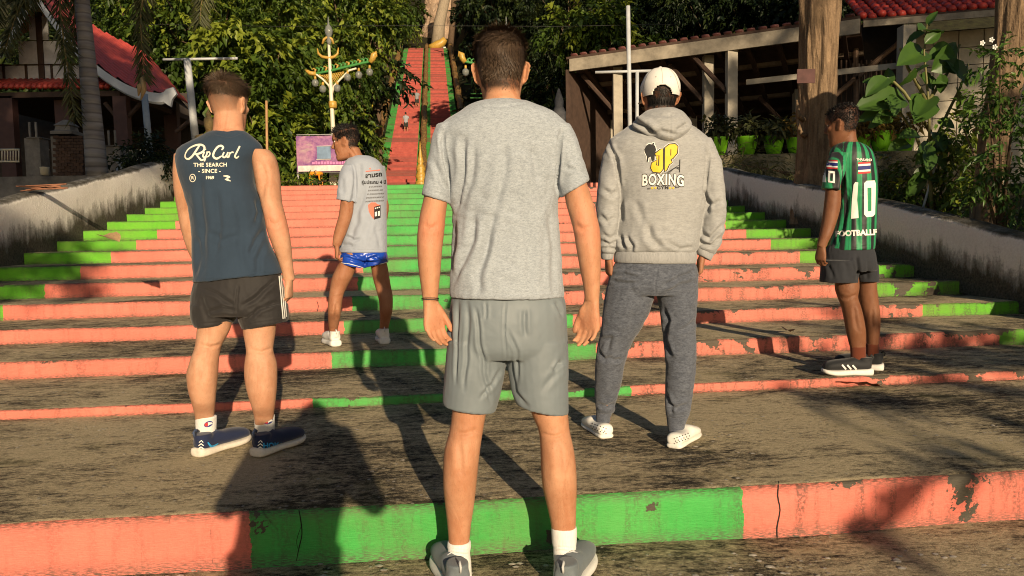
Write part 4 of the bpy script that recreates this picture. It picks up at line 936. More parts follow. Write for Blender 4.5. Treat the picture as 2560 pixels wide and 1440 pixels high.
    fs.append(tuple((m-1)*n+k2 for k2 in range(n)))
    me = bpy.data.meshes.new('cap'); me.from_pydata([tuple(x) for x in v], [], fs); bm = bmesh.new(); bm.from_mesh(me)
    bmesh.ops.delete(bm, geom=[x for x in bm.verts if not x.link_faces], context='VERTS'); bmesh.ops.recalc_face_normals(bm, faces=bm.faces); bmesh.ops.solidify(bm, geom=bm.faces[:], thickness=.003); bm.to_mesh(me); bm.free()
    cap = link('cap', me, CAPM, p); bc = bvh_of(cap)
    mb = MB(); mb.lathe(Mh @ Vector((0, -.006, .136)), [(.001, -.003), (.008, -.003), (.008, .002), (.005, .005), (.001, .006)], 12); mb.build('button', CAPM, cap, True)
    mb = MB()
    for t in np.linspace(-1, 1, 13): pass
    br = [(t, .125 + .055 * math.sqrt(max(0, 1 - t * t))) for t in np.linspace(-1, 1, 17)]
    top = [Mh @ Vector((.072 * t, y, .018 - .018 * t * t)) for t, y in br]; inn = [Mh @ Vector((.072 * t, .085 * math.sqrt(max(0, 1 - .72 * t * t)), .026 - .016 * t * t)) for t, y in br]; nn = len(br)
    V = top + inn + [x - Vector((0, 0, .004)) for x in top] + [x - Vector((0, 0, .004)) for x in inn]; Fs = []
    for i in range(nn - 1): Fs += [(i, i+1, nn+i+1, nn+i), (2*nn+i, 3*nn+i, 3*nn+i+1, 2*nn+i+1), (i, 2*nn+i, 2*nn+i+1, i+1), (nn+i, nn+i+1, 3*nn+i+1, 3*nn+i)]
    mb.add(V, Fs); mb.build('brim', CAPM, cap, True)
    SEAM = plain('cap_stitch', (.46, .44, .40), .9, .05)
    for s in ([(1653, 165), (1656, 185), (1657, 207)], [(1640, 167), (1618, 190), (1606, 232)], [(1668, 167), (1688, 190), (1700, 232)]): decal('seam', poly_bm(stroke(s, .9)), SEAM, bc, cap, .0008, 6)
    decal('eyelet', poly_bm([[(x + 1.6 * math.cos(t), 192 + 1.6 * math.sin(t)) for t in np.linspace(0, 6.28, 10)[:-1]] for x in (1640, 1677)]), SEAM, bc, cap, .001, 6)
    CL = [plain('white_foam_clog', (.78, .76, .70), .45, .05), plain('clog_sole', (.74, .72, .66), .5, .08), None]
    HOLE = plain('clog_hole', (.12, .11, .10), .9, .1)
    for (h_, t_) in (((1517, 1097), (1470, 1062)), ((1684, 1122), (1736, 1086))):
        u = shoe(p, floorpt(*h_, T), floorpt(*t_, T), CL, 'clog', .275); bu = bvh_of(u); hs = []
        sx = 1 if t_[0] > h_[0] else -1
        for i in range(6):
            for j in range(3):
                x = h_[0] + sx * (2 + i * 6.8 + (j % 2) * 3.2); y = h_[1] - 13 - j * 6.2 - i * 2.6
                hs.append([(x + 1.5 * math.cos(t), y + 1.7 * math.sin(t)) for t in np.linspace(0, 6.28, 8)[:-1]])
        decal('vent_hole', poly_bm(hs), HOLE, bu, u, .0008, 4)

def older_man():
    D = 5.35; T = .368
    p = empty('person', floorpt(893, 866, T), 'man looking back over his shoulder, in pale grey printed T-shirt and blue satin shorts', 'person', 'men standing on the steps')
    SK = m_skin('deep_tan_skin', (.36, .165, .088), (.012, .010, .009))
    torso = [(884, 926, 390, D, .055), (872, 938, 396, D, .08), (863, 949, 405, D, .10), (858, 958, 420, D, .112), (860, 962, 445, D, .122), (867, 965, 478, D, .126), (869, 966, 510, D, .124), (865, 966, 550, D, .124), (857, 967, 590, D, .128), (849, 967, 620, D, .134), (847, 968, 631, D, .136)]
    sL = [(857, 892, 414, D-.06, .055), (849, 893, 436, D-.09, .068), (845, 891, 470, D-.11, .068), (842, 889, 496, D-.12, .066, 3), (841, 889, 502, D-.12, .066, 4)]
    sR = [(925, 962, 415, D+.06, .06), (932, 966, 445, D+.09, .066), (936, 968, 480, D+.11, .064), (938, 969, 503, D+.11, .062)]
    aL = [(862, 884, 430, D-.09, .038), (853, 884, 485, D-.12, .044), (850, 884, 515, D-.12, .048), (847, 881, 538, D-.12, .047), (841, 874, 560, D-.12, .047), (835, 866, 582, D-.12, .043), (832, 857, 602, D-.13, .032), (831, 853, 614, D-.13, .026)]
    aR = [(935, 962, 430, D+.09, .045), (940, 968, 490, D+.12, .046), (945, 972, 520, D+.13, .045), (940, 965, 560, D+.17, .04), (930, 950, 600, D+.2, .03)]
    lL = [(868, 905, 625, D-.04, .07), (856, 903, 646, D-.05, .078), (842, 890, 668, D-.05, .082), (831, 881, 692, D-.06, .078), (826, 868, 716, D-.06, .066), (823, 859, 736, D-.07, .058), (821, 855, 754, D-.08, .060), (820, 852, 780, D-.09, .056), (821, 848, 805, D-.02, .048), (823, 844, 825, D+.03, .036), (825, 843, 840, D+.05, .032), (826, 844, 860, D+.06, .033)]
    lR = [(920, 962, 625, D+.03, .07), (925, 964, 648, D+.04, .078), (928, 969, 668, D+.05, .080), (932, 973, 692, D+.06, .075), (938, 977, 716, D+.06, .065), (944, 981, 736, D+.05, .061), (948, 982, 754, D+.05, .061), (949, 981, 776, D+.05, .057), (950, 977, 796, D+.08, .050), (949, 972, 816, D+.12, .038), (948, 969, 832, D+.14, .032), (947, 968, 852, D+.15, .033)]
    neck = [(872, 930, 404, D, .07), (872, 912, 394, D, .058), (869, 903, 382, D, .056), (866, 898, 368, D, .056)]
    Mh = head_matrix(P(866, 359, D), R(86), R(12), R(4), (.98, 1.0, 1.0))
    hL = hand_lofts(P(842, 614, D-.13), (-.06, .05, -1), (.9, .3, 0), (.3, 1, 0), .17, (.75, .95, .6), (.8, .3, .5), 0)
    hR = hand_lofts(P(940, 602, D+.2), (-.3, .2, -1), (-.9, .1, 0), (0, 1, 0), .16, (.6, .8, .5), (.85, .25, .2), 0)
    me = fuse('body', [loft(inset(torso[:-2], 6, .024)), loft(neck), loft(aL), loft(aR), loft(lL), loft(lR), loft([(872, 952, 570, D, .085), (872, 950, 640, D, .085)])] + head_lofts(Mh, 1.1) + hL + hR, .0045, 4, keep=.4)
    # eye socket, mouth, cheek and neck lines
    folds(me, [([(832, 351), (846, 353)], 2.6, -.006), ([(835, 388), (846, 389)], 1.2, -.003), ([(838, 372), (848, 386)], 1.8, -.0025), ([(880, 372), (893, 394)], 3., -.004), ([(823, 735), (840, 740), (858, 735)], 3., -.002), ([(860, 470), (868, 520)], 6, .003), ([(846, 760), (838, 800)], 4, -.004)], 0.)
    zone = hair_zone(-.05, .082)
    def hz(x, y, z): return np.maximum(zone(x, y, z) * .9, .85 * sst(.004, 0, np.abs(z - .050 - .12 * (np.abs(x) - .03) * -.5)) * (np.abs(x) > .013) * (np.abs(x) < .052) * (y > .05))
    skin_zones(me, Mh, hz)
    body = link('body', me, SK, p); eyes(Mh, body); bv = bvh_of(body)
    add_hair('hair', Mh, bv, HAIR_BK, p, 2600, lambda x, y, z: float(zone(x, y, z)) * (1 if z > 0 else .75), lambda x, y, z: .010 + .026 * max(0., min(1., (z - .01) / .09)), lambda x, y, z: (x * 3, .5 if z > .08 else -.3, .35 if z > .08 else -.5), .0019, 15, .8, .35)
    me = fuse('t_shirt', [loft(torso, n=40), loft(sL), loft(sR)], .0048, 4)
    folds(me, [([(888, 420), (886, 470), (876, 540)], 4, -.009), ([(910, 470), (890, 560), (870, 610)], 6, -.006), ([(925, 540), (905, 600)], 7, -.004), ([(862, 590), (880, 606), (895, 600)], 4, -.006), ([(855, 612), (880, 618)], 4, -.005), ([(940, 560), (950, 625)], 6, -.003), ([(855, 440), (858, 490)], 6, -.004), ([(850, 626), (965, 626)], 1.3, -.0015), ([(905, 410), (900, 450)], 6, -.004)], .0018, (10, 10, 5), 17)
    sh = link('t_shirt', me, m_cloth('pale_grey_jersey', (.31, .345, .41), .7, .3, .05), p); bs = bvh_of(sh)
    RED, GREYP = plain('coral_print', (.75, .17, .11), .7, .06), plain('grey_print', (.12, .12, .13), .8, .08)
    for tb in (text_bm('สามรถ', 934, 438, 15, R(-7), .04, 1.05), text_bm('รุ่นประถม 4 ปี', 934.5, 456, 11.5, R(-1), .035, .98)): decal('lettering', tb, BLACK_PRINT, bs, sh, .0022, 6)
    decal('lettering', join_bm(poly_bm(stroke([(914, 428.5), (930, 427), (950, 425)], 2.2)), poly_bm([[(922, 423), (925, 419), (928, 423)]])), RED, bs, sh, .0022, 6)
    rng = random.Random(4); sq = []
    for j in range(5):
        x = 923 - j * 2.2
        while x < 958 - abs(j - 4) * .8:
            wq = rng.uniform(2.4, 4.2); y = 467 + j * 9 - (x - 930) * .05
            sq += stroke([(x, y + 2), (x + wq * .3, y - 2), (x + wq * .6, y + 1.5), (x + wq, y - 2)], 1.0, 2); x += wq + (2.5 if rng.random() < .18 else .9)
    decal('lettering', poly_bm(sq), GREYP, bs, sh, .0022, 8)
    decal('emblem', poly_bm([[(920, 512), (928, 506), (938, 506), (944, 511), (951, 512), (936, 517), (935, 548), (928, 540), (922, 528)]]), RED, bs, sh, .0018, 6)
    decal('emblem', poly_bm([[(935, 517), (951, 512.5), (951, 544), (935, 549)]]), BLACK_PRINT, bs, sh, .0022, 6)
    decal('emblem', poly_bm([[(937, 530), (942, 529), (942, 540), (937, 541)], [(944.5, 528), (949, 527), (949, 539), (944.5, 540)]] + [[(937 + i * 4.5, 519.5 - i * 1.2), (940 + i * 4.5, 518.8 - i * 1.2), (940 + i * 4.5, 522 - i * 1.2), (937 + i * 4.5, 522.6 - i * 1.2)] for i in range(3)]), WHITE_PRINT, bs, sh, .0027, 6)
    pel = [(864, 958, 612, D, .105), (854, 966, 630, D, .124), (851, 968, 640, D, .132), (853, 968, 650, D, .12)]
    gl = [(851, 912, 636, D-.04, .108), (851, 912, 652, D-.04, .108, 5), (853, 911, 664, D-.04, .107, 7)]
    gR = [(903, 968, 636, D+.03, .108), (906, 970, 652, D+.03, .108, -4), (909, 970, 663, D+.03, .107, -7)]
    me = fuse('shorts', [loft(pel, n=32), loft(gl), loft(gR)], .0042, 3)
    folds(me, [([(860, 640), (880, 650), (905, 656)], 3, -.005), ([(950, 636), (925, 646), (912, 660)], 3, -.006), ([(912, 634), (911, 664)], 2, -.005), ([(935, 638), (955, 648)], 3, -.005), ([(870, 634), (895, 640)], 3, -.004)], .003, (22, 22, 16), 3)
    so = link('shorts', me, m_cloth('blue_satin', (.010, .060, .42), .28, .7, .15, .0), p); bo = bvh_of(so)
    decal('piping', poly_bm(stroke([(852, 634), (853, 655), (875, 660), (900, 667), (909, 670)], 1.5) + stroke([(912, 670), (940, 663), (968, 655)], 1.5)), WHITE_PRINT, bo, so, .0022, 8)
    WS = [plain('white_shoe_leather', (.74, .72, .68), .55, .08), plain('white_rubber', (.72, .70, .66), .6, .1), plain('white_lace', (.7, .7, .68), .8)]
    for h_, t_ in (((841, 867), (810, 852)), ((962, 861), (949, 842))): shoe(p, floorpt(*h_, T), floorpt(*t_, T), WS, 'runner', .265)
    for rows in ([(823, 845, 826, D+.03, .034), (824, 845, 836, D+.05, .034), (825, 845, 848, D+.06, .034)], [(947, 970, 818, D+.13, .034), (947, 969, 828, D+.14, .034), (947, 969, 842, D+.15, .034)]):
        link('sock', fuse('sock', [loft(rows[1:])], .004, 1), SOCK, p)

def young_man():
    D = 4.6; T = .251
    p = empty('person', floorpt(2130, 935, T), 'teenager in green and black striped football shirt numbered ten, on the second step', 'person', 'men standing on the steps')
    SK = m_skin('dark_brown_skin', (.20, .088, .045), (.008, .007, .007))
    torso = [(2099, 2144, 356, D, .055), (2088, 2158, 362, D, .075), (2079, 2174, 374, D, .095), (2075, 2184, 391, D, .108), (2079, 2189, 420, D, .118), (2091, 2190, 460, D, .122), (2097, 2189, 500, D, .122), (2095, 2188, 540, D, .122), (2088, 2186, 580, D, .124), (2077, 2184, 610, D, .128), (2070, 2182, 624, D, .130, -2)]
    sL = [(2078, 2112, 382, D-.05, .055), (2068, 2110, 412, D-.10, .068), (2060, 2106, 442, D-.13, .068), (2056, 2103, 468, D-.14, .066, 1), (2055, 2102, 474, D-.14, .066, 2)]
    sR = [(2150, 2184, 390, D+.06, .06), (2155, 2189, 420, D+.10, .064), (2156, 2190, 450, D+.12, .062)]
    aL = [(2078, 2100, 400, D-.09, .036), (2067, 2100, 460, D-.13, .044), (2063, 2101, 495, D-.14, .047), (2060, 2099, 522, D-.14, .045), (2056, 2091, 552, D-.14, .044), (2050, 2080, 584, D-.15, .037), (2044, 2069, 608, D-.15, .028), (2043, 2067, 616, D-.15, .025)]
    aR = [(2150, 2182, 400, D+.09, .045), (2150, 2182, 470, D+.14, .045), (2140, 2170, 540, D+.18, .04), (2120, 2145, 590, D+.22, .03)]
    lL = [(2095, 2136, 640, D-.03, .06), (2092, 2144, 690, D-.04, .07), (2089, 2146, 720, D-.05, .070), (2095, 2143, 742, D-.05, .060), (2104, 2150, 765, D-.05, .058), (2110, 2157, 792, D-.05, .058), (2116, 2163, 826, D-.05, .051), (2121, 2164, 850, D-.04, .043), (2127, 2162, 874, D-.04, .034), (2129, 2163, 900, D-.04, .034), (2128, 2166, 918, D-.04, .04)]
    lR = [(2140, 2176, 640, D+.06, .06), (2144, 2186, 690, D+.09, .068), (2145, 2191, 730, D+.10, .066), (2151, 2196, 765, D+.10, .058), (2158, 2199, 795, D+.10, .056), (2164, 2198, 825, D+.10, .050), (2167, 2196, 850, D+.10, .041), (2168, 2194, 874, D+.10, .034), (2168, 2195, 898, D+.10, .036), (2168, 2197, 912, D+.10, .04)]
    neck = [(2094, 2150, 370, D, .07), (2099, 2143, 356, D, .056), (2099, 2139, 342, D, .052), (2098, 2138, 325, D, .052)]
    Mh = head_matrix(P(2106, 316, D), R(48), R(10), 0, (1.0, 1.0, 1.02))
    hL = hand_lofts(P(2054, 616, D-.15), (-.08, .0, -1), (.8, .5, 0), (-.5, .8, 0), .165, (.5, .7, .5), (.8, .4, .4), .0)
    hR = hand_lofts(P(2130, 592, D+.22), (-.2, .1, -1), (-.9, .1, 0), (0, 1, 0), .16, (.6, .8, .5), (.85, .25, .2), 0)
    me = fuse('body', [loft(inset(torso[:-2], 7, .024)), loft(neck), loft(aL), loft(aR), loft(lL), loft(lR), loft([(2092, 2170, 560, D, .085), (2090, 2170, 645, D, .08)])] + head_lofts(Mh) + hL + hR, .0046, 4, keep=.4)
    folds(me, [([(2098, 742), (2120, 748), (2140, 738)], 3, -.003), ([(2135, 770), (2145, 830)], 5, -.003), ([(2180, 770), (2184, 820)], 5, -.003)])
    zone = hair_zone(-.045); skin_zones(me, Mh, lambda x, y, z: zone(x, y, z) * .93)
    body = link('body', me, SK, p); eyes(Mh, body); bv = bvh_of(body)
    add_hair('hair', Mh, bv, HAIR_BK, p, 2600, lambda x, y, z: float(zone(x, y, z)), lambda x, y, z: .006 + .014 * max(0., min(1., (z) / .1)), lambda x, y, z: (x * 2, -.2, -.4 if z < .08 else .1), .0019, 19, .8, .25)
    me = fuse('football_shirt', [loft(torso, n=40), loft(sL), loft(sR)], .0048, 4)
    folds(me, [([(2100, 400), (2106, 450), (2100, 520)], 4, -.010), ([(2120, 480), (2108, 560), (2095, 615)], 5, -.006), ([(2150, 520), (2145, 615)], 6, -.003), ([(2092, 560), (2086, 610)], 4, -.006), ([(2072, 400), (2085, 440)], 5, -.004), ([(2072, 619), (2180, 616)], 1.3, -.0015)], .002, (10, 10, 5), 27)
    V = coords(me); ax = np.array(P(2135, 480, D)); ang = np.arctan2(V[:, 0] - ax[0], -(V[:, 1] - ax[1])); sleeve = (projn(V)[:, 0] < 2108) & (V[:, 1] < D - .03) & (projn(V)[:, 1] < 480)
    u = ang * 13 / (2 * np.pi) + .12 * (V[:, 2] - .8); us = (V[:, 0] - P(2080, 430, D).x) * 13 + (V[:, 1] - D) * 5
    fattr(me, 'u', np.where(sleeve, us, u) + 20)
    k = NT('striped_football_cloth'); t = k.math('FRACT', k.attr('u'))
    col = k.ramp(t, [(0., (.014, .014, .016)), (.42, (.012, .16, .06)), (.50, (.020, .25, .10)), (.72, (.014, .17, .07)), (.80, (.02, .25, .10)), (.93, (.010, .06, .03))], 'CONSTANT')
    k.bump(k.noise(600., k.coord(), 2), .15, .001); k.out(col, .55, .35, sheen=.1)
    sh = link('football_shirt', me, k.m, p); bs = bvh_of(sh)
    FR, FB = plain('flag_red', (.55, .04, .04), .7, .05), plain('flag_blue', (.02, .025, .16), .7, .05)
    def flag(x0, y0, x1, y1, sk):
        for m, a, b, o in ((FR, 0, 1, .0015), (WHITE_PRINT, 1/6, 5/6, .0021), (FB, 2/6, 4/6, .0027)):
            decal('flag', poly_bm([[(x0, y0 + (y1 - y0) * a + sk), (x1, y0 + (y1 - y0) * a), (x1, y0 + (y1 - y0) * b), (x0, y0 + (y1 - y0) * b + sk)]]), m, bs, sh, o, 5)
    flag(2145, 404, 2175.5, 433, 2); flag(2062, 401, 2094, 423, -2)
    one = [[(2136, 458), (2145, 455), (2147, 546), (2128, 547)]]; one = [[(2134, 462), (2138, 455), (2145.5, 456), (2143, 500), (2147, 545), (2127.5, 547), (2130, 500)]]
    zo = [(2160, 458), (2166, 452), (2186, 451), (2189, 460), (2187, 535), (2182, 541), (2166, 543), (2160, 536)]; zi = [(2168, 470), (2178, 469), (2178, 527), (2169, 529)]
    zer = [[zo[0], zo[1], zi[0], zi[3], zo[6], zo[7]], [zo[1], zo[2], zo[3], zi[1], zi[0]], [zo[3], zo[4], zi[2], zi[1]], [zo[4], zo[5], zo[6], zi[3], zi[2]]]
    decal('numeral', poly_bm(one + zer), WHITE_PRINT, bs, sh, .002, 6)
    decal('numeral', poly_bm([[(2059, 428), (2064, 426), (2066, 456), (2057, 455)], [(2071, 427), (2088, 429), (2088, 434), (2072, 433)], [(2071, 433), (2076, 433.5), (2075, 453), (2070, 452)], [(2083, 434), (2088, 434), (2087, 458), (2082, 453)], [(2070, 452), (2082, 453), (2087, 458), (2071, 456)]]), WHITE_PRINT, bs, sh, .002, 6)
    for tb in (text_bm('THAILAND', 2160, 399.5, 8.2, R(3), .03, .95), text_bm('FOOTBALLF', 2140, 583, 19, R(-2.5), .05, 1.)): decal('lettering', tb, WHITE_PRINT, bs, sh, .002, 6)
    pel = [(2082, 2174, 606, D, .10), (2069, 2181, 622, D, .118), (2061, 2185, 640, D, .14), (2057, 2188, 662, D, .15), (2055, 2189, 676, D, .14)]
    gl = [(2057, 2144, 650, D-.03, .118), (2053, 2142, 688, D-.04, .112), (2052, 2141, 705, D-.04, .108)]
    gR = [(2130, 2190, 660, D+.08, .105), (2134, 2192, 688, D+.09, .10), (2137, 2192, 703, D+.09, .098)]
    me = fuse('shorts', [loft(pel, n=32), loft(gl), loft(gR)], .0044, 3)
    folds(me, [([(2142, 640), (2142, 700)], 4, -.008), ([(2070, 660), (2080, 700)], 5, -.004), ([(2110, 650), (2118, 700)], 6, -.003), ([(2170, 650), (2168, 700)], 5, -.004)], .002, (11, 11, 7), 4)
    link('shorts', me, m_cloth('charcoal_knit', (.026, .028, .034), .85, .2, .1), p)
    BS = [m_cloth('black_shoe_mesh', (.016, .017, .019), .7, .3), plain('white_rubber', (.72, .70, .66), .6, .1), plain('black_lace', (.02, .02, .02), .8)]
    BR = m_cloth('rust_sock_knit', (.13, .035, .018), .9, .15, .1)
    for rows, h_, t_, big in (([(2126, 2164, 866, D-.04, .038), (2127, 2164, 885, D-.04, .037), (2127, 2167, 912, D-.04, .04)], (2176, 938), (2062, 938), 1), ([(2166, 2196, 859, D+.10, .038), (2166, 2196, 878, D+.10, .037), (2166, 2198, 902, D+.10, .04)], (2205, 927), (2110, 921), 0)):
        link('sock', fuse('sock', [loft(rows, n=26)], .004, 1), BR, p)
        u = shoe(p, floorpt(*h_, T), floorpt(*t_, T), BS, 'runner', .285)
        if big:
            bu = bvh_of(u)
            for i in range(3): decal('stripe', poly_bm(stroke([(2105 + i * 13, 912 + i * .5), (2115 + i * 13, 923)], 4.2)), WHITE_PRINT, bu, u, .002, 5)

def simple_person(label, base, hgt, shirt, lower, skin, hairm, stride=.0, arm=0.):
    """a walker far up the hill stairs, seen from behind"""
    k = hgt / 1.7; b = Vector(base)
    def sec(x, y, z, rx, ry): return (b + Vector((x, y, z)) * k, Vector((rx, 0, 0)) * k, Vector((0, ry, 0)) * k)
    p = empty('person', base, label, 'person', 'walkers on the hill staircase')
    Ls = []
    for s in (-1, 1): Ls.append(loft_w([sec(s*.10, stride*s, .0, .045, .10), sec(s*.10, stride*s-.02, .06, .042, .05), sec(s*.10, stride*s*.8, .28, .055, .06), sec(s*.095, stride*s*.5+.02, .48, .058, .06), sec(s*.09, 0, .80, .085, .09)], 16, 3))
    for s in (-1, 1): Ls.append(loft_w([sec(s*.20, 0, 1.38, .05, .05), sec(s*.25, .02+arm*s, 1.12, .042, .042), sec(s*.27, .06+arm*s*1.5, .86, .032, .032), sec(s*.27, .08+arm*s*1.7, .74, .035, .02)], 14, 3))
    Ls += [loft_w([sec(0, 0, .78, .15, .10), sec(0, 0, 1.0, .14, .09), sec(0, 0, 1.25, .17, .10), sec(0, 0, 1.40, .15, .08), sec(0, 0, 1.45, .06, .06), sec(0, .01, 1.52, .052, .055)], 20, 3), loft_w([sec(0, .02, 1.47, .05, .06), sec(0, .02, 1.56, .073, .09), sec(0, .01, 1.64, .07, .085), sec(0, .0, 1.70, .02, .02)], 16, 3)]
    me = fuse('body', Ls, .012, 2); skin_zones(me, Matrix.Identity(4)); link('body', me, skin, p)
    link('hair', fuse('hair', [loft_w([sec(0, -.02, 1.54, .065, .06), sec(0, -.01, 1.62, .083, .095), sec(0, .0, 1.69, .06, .07), sec(0, 0, 1.725, .01, .01)], 16, 3)], .012, 2), hairm, p)
    T_ = [loft_w([sec(0, 0, .84, .175, .12), sec(0, 0, 1.0, .165, .11), sec(0, 0, 1.25, .195, .12), sec(0, 0, 1.38, .17, .10), sec(0, 0, 1.45, .07, .07)], 20, 3)] + [loft_w([sec(s*.17, 0, 1.40, .06, .06), sec(s*.235, .01, 1.18, .062, .058)], 14, 1) for s in (-1, 1)]
    me = fuse('shirt', T_, .012, 2); folds(me, [], .006, (8, 8, 5), 3); link('shirt', me, shirt, p)
    link('shorts', fuse('shorts', [loft_w([sec(s*.085, stride*s*.4, .52, .10, .11), sec(s*.08, 0, .88, .105, .115)], 16, 2) for s in (-1, 1)], .012, 2), lower, p)
    return p
left_man(); hooded_man(); older_man(); young_man()

# ------------------------------------------------------------------ foliage toolkit
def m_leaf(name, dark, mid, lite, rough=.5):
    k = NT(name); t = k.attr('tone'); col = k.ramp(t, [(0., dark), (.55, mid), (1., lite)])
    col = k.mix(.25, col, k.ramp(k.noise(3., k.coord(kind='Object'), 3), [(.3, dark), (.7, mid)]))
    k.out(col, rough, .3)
    tr = k.n('BsdfTranslucent'); k.put(tr.inputs[0], k.mix(.5, col, lite)); mx = k.n('MixShader'); mx.inputs[0].default_value = .22
    k.t.links.new(k.b.outputs[0], mx.inputs[1]); k.t.links.new(tr.outputs[0], mx.inputs[2]); k.t.links.new(mx.outputs[0], k.t.nodes['Material Output'].inputs[0])
    return k.m
LEAF_A = m_leaf('leaf_sunlit', (.020, .042, .006), (.075, .125, .016), (.24, .285, .028))  # lite stop puts yellow sun highlights into the leaf colour
LEAF_B = m_leaf('leaf_shaded', (.005, .012, .004), (.016, .030, .008), (.055, .075, .014))  # darker greens put shade into the colour of the dim trees
LEAF_P = m_leaf('palm_leaf_olive', (.030, .036, .012), (.070, .078, .026), (.15, .15, .05))
LEAF_D = m_leaf('leaf_autumn', (.10, .055, .012), (.26, .17, .03), (.40, .32, .06))
LEAF_W = m_leaf('leaf_broad', (.020, .050, .012), (.060, .125, .022), (.14, .24, .04), .38)
BARK = None
def m_bark(name, a, b, sc=1.):
    k = NT(name); v = k.coord((9 * sc, 9 * sc, 1.1 * sc)); n = k.noise(2.2, v, 7, .68, .9); f = k.noise(40., k.coord(), 5, .7)
    t = k.math('ADD', k.math('MULTIPLY', n, .75), k.math('MULTIPLY', f, .25))
    k.bump(t, 1., .05); return k.out(k.ramp(t, [(.32, a), (.5, tuple((x + y) / 2 for x, y in zip(a, b))), (.68, b)]), .9, .15)
BARK = m_bark('furrowed_bark', (.045, .032, .022), (.20, .135, .085)); BARK_G = m_bark('pale_bark', (.14, .115, .085), (.46, .38, .28))

def leaves_mesh(name, base, axis, side, length, width, tone, fold=.25, droop=.0, far=False):
    """vectorised leaf blades: folded along the midrib, four triangles each"""
    n = len(base); up = np.cross(side, axis); up /= np.linalg.norm(up, axis=1)[:, None] + 1e-9
    L = length[:, None]; W = width[:, None]
    m = base + axis * L * .5 - up * (droop * L * .15); t = base + axis * L - up * (droop * L)
    l = base + axis * L * .42 + side * W * .5 + up * W * fold; r = base + axis * L * .42 - side * W * .5 + up * W * fold
    if far:
        V = np.stack([base, l, t, r], 1).reshape(-1, 3); i = np.arange(n)[:, None] * 4
        me = mesh_np(name, V, [np.concatenate([i + np.array([[0, 2, 1]]), i + np.array([[0, 3, 2]])])]); fattr(me, 'tone', np.repeat(np.clip(tone, 0, 1), 4)); return me
    V = np.stack([base, l, t, r, m], 1).reshape(-1, 3); i = np.arange(n)[:, None] * 5
    F3 = np.concatenate([i + np.array([[0, 4, 1]]), i + np.array([[1, 4, 2]]), i + np.array([[0, 3, 4]]), i + np.array([[3, 2, 4]])])
    me = mesh_np(name, V, [F3]); fattr(me, 'tone', np.repeat(np.clip(tone, 0, 1), 5)); return me

def unit(A): return A / (np.linalg.norm(A, axis=1)[:, None] + 1e-9)
def sprays(rng, lobes, n_spray, per, slen, ll, lw, toward=None, shell=.55, droop=.55):
    """drooping twigs of leaflets spread through ellipsoid lobes [(centre, radii)]"""
    vol = np.array([r[0] * r[1] * r[2] for _, r in lobes]) ** .67; pick = rng.choice(len(lobes), n_spray, p=vol / vol.sum())
    C = np.array([np.array(c) for c, _ in lobes])[pick]; Rr = np.array([r for _, r in lobes])[pick]
    d = unit(rng.normal(size=(n_spray, 3))); rad = shell + (1 - shell) * rng.random(n_spray) ** .7; rad *= 1 + .12 * rng.normal(size=n_spray)
    o = C + d * Rr * rad[:, None]
    ax = unit(d * .9 + np.array([0, 0, -droop]) + rng.normal(size=(n_spray, 3)) * .35); L = slen * rng.uniform(.6, 1.3, n_spray)
    sd = unit(np.cross(ax, unit(np.array([0, 0, 1.]) + .4 * rng.normal(size=(n_spray, 3)))))
    B = []; A = []; Sd = []; T = []; tone0 = rng.normal(.0, .20, n_spray) + rng.normal(.42, .26, len(lobes))[pick] + .25 * np.clip(d[:, 2], -.5, 1)  # bright and dark lobes imitate sunlit patches; upper sprays lighter
    for k in range(per):
        t = (k // 2 + .5) / (per / 2); s = 1 if k % 2 else -1
        b = o + ax * (L * t)[:, None] + np.array([0, 0, -1.]) * (L * .25 * t * t)[:, None]
        a = unit(ax * .65 + sd * s * .8 + rng.normal(size=(n_spray, 3)) * .22 + np.array([0, 0, -.25])); B.append(b); A.append(a); Sd.append(unit(np.cross(a, unit(np.array([0, 0, 1.]) + .45 * rng.normal(size=(n_spray, 3)))))); T.append(tone0 + rng.normal(0, .12, n_spray))
    B = np.concatenate(B); A = np.concatenate(A); Sd = np.concatenate(Sd); T = np.concatenate(T); m = len(B)
    return B, A, Sd, ll * rng.uniform(.6, 1.25, m), lw * rng.uniform(.7, 1.2, m), T

def tree(label, base, height, lobes, seed, mat, trunk_r=.25, n=520, per=14, slen=.75, ll=.24, lw=.10, group='trees on the wooded hill', bark=None, name='leafy_tree', cat='tree', shell=.55, droop=.55):
    rng = np.random.default_rng(seed); base = Vector(base); p = empty(name, base, label, cat, group)
    mb = MB(); top = Vector((base.x, base.y, base.z + height)); c0 = np.mean([np.array(c) for c, _ in lobes], axis=0)
    bend = Vector((rng.normal(0, .2), rng.normal(0, .2), 0)); mid = base.lerp(Vector(c0), .55) + bend
    pts = [base - Vector((0, 0, .4)), base.lerp(mid, .5) + bend * .3, mid, Vector(c0)]
    pts = [Vector(q) for q in cr([list(q) for q in pts], 4)]; mb.tube(pts, [trunk_r * (1.15 - .8 * i / (len(pts) - 1)) for i in range(len(pts))], 10)
    for c, r in lobes:
        s = pts[int(len(pts) * rng.uniform(.5, .85))]; e = Vector(c); m2 = s.lerp(e, .5) + Vector((0, 0, .2)); mb.tube([s, m2, e], [trunk_r * .28, trunk_r * .16, trunk_r * .05], 6)
    mb.build('trunk', bark or BARK, p, True)
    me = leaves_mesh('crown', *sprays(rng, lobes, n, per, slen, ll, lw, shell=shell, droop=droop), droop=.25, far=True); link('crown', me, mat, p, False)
    return p
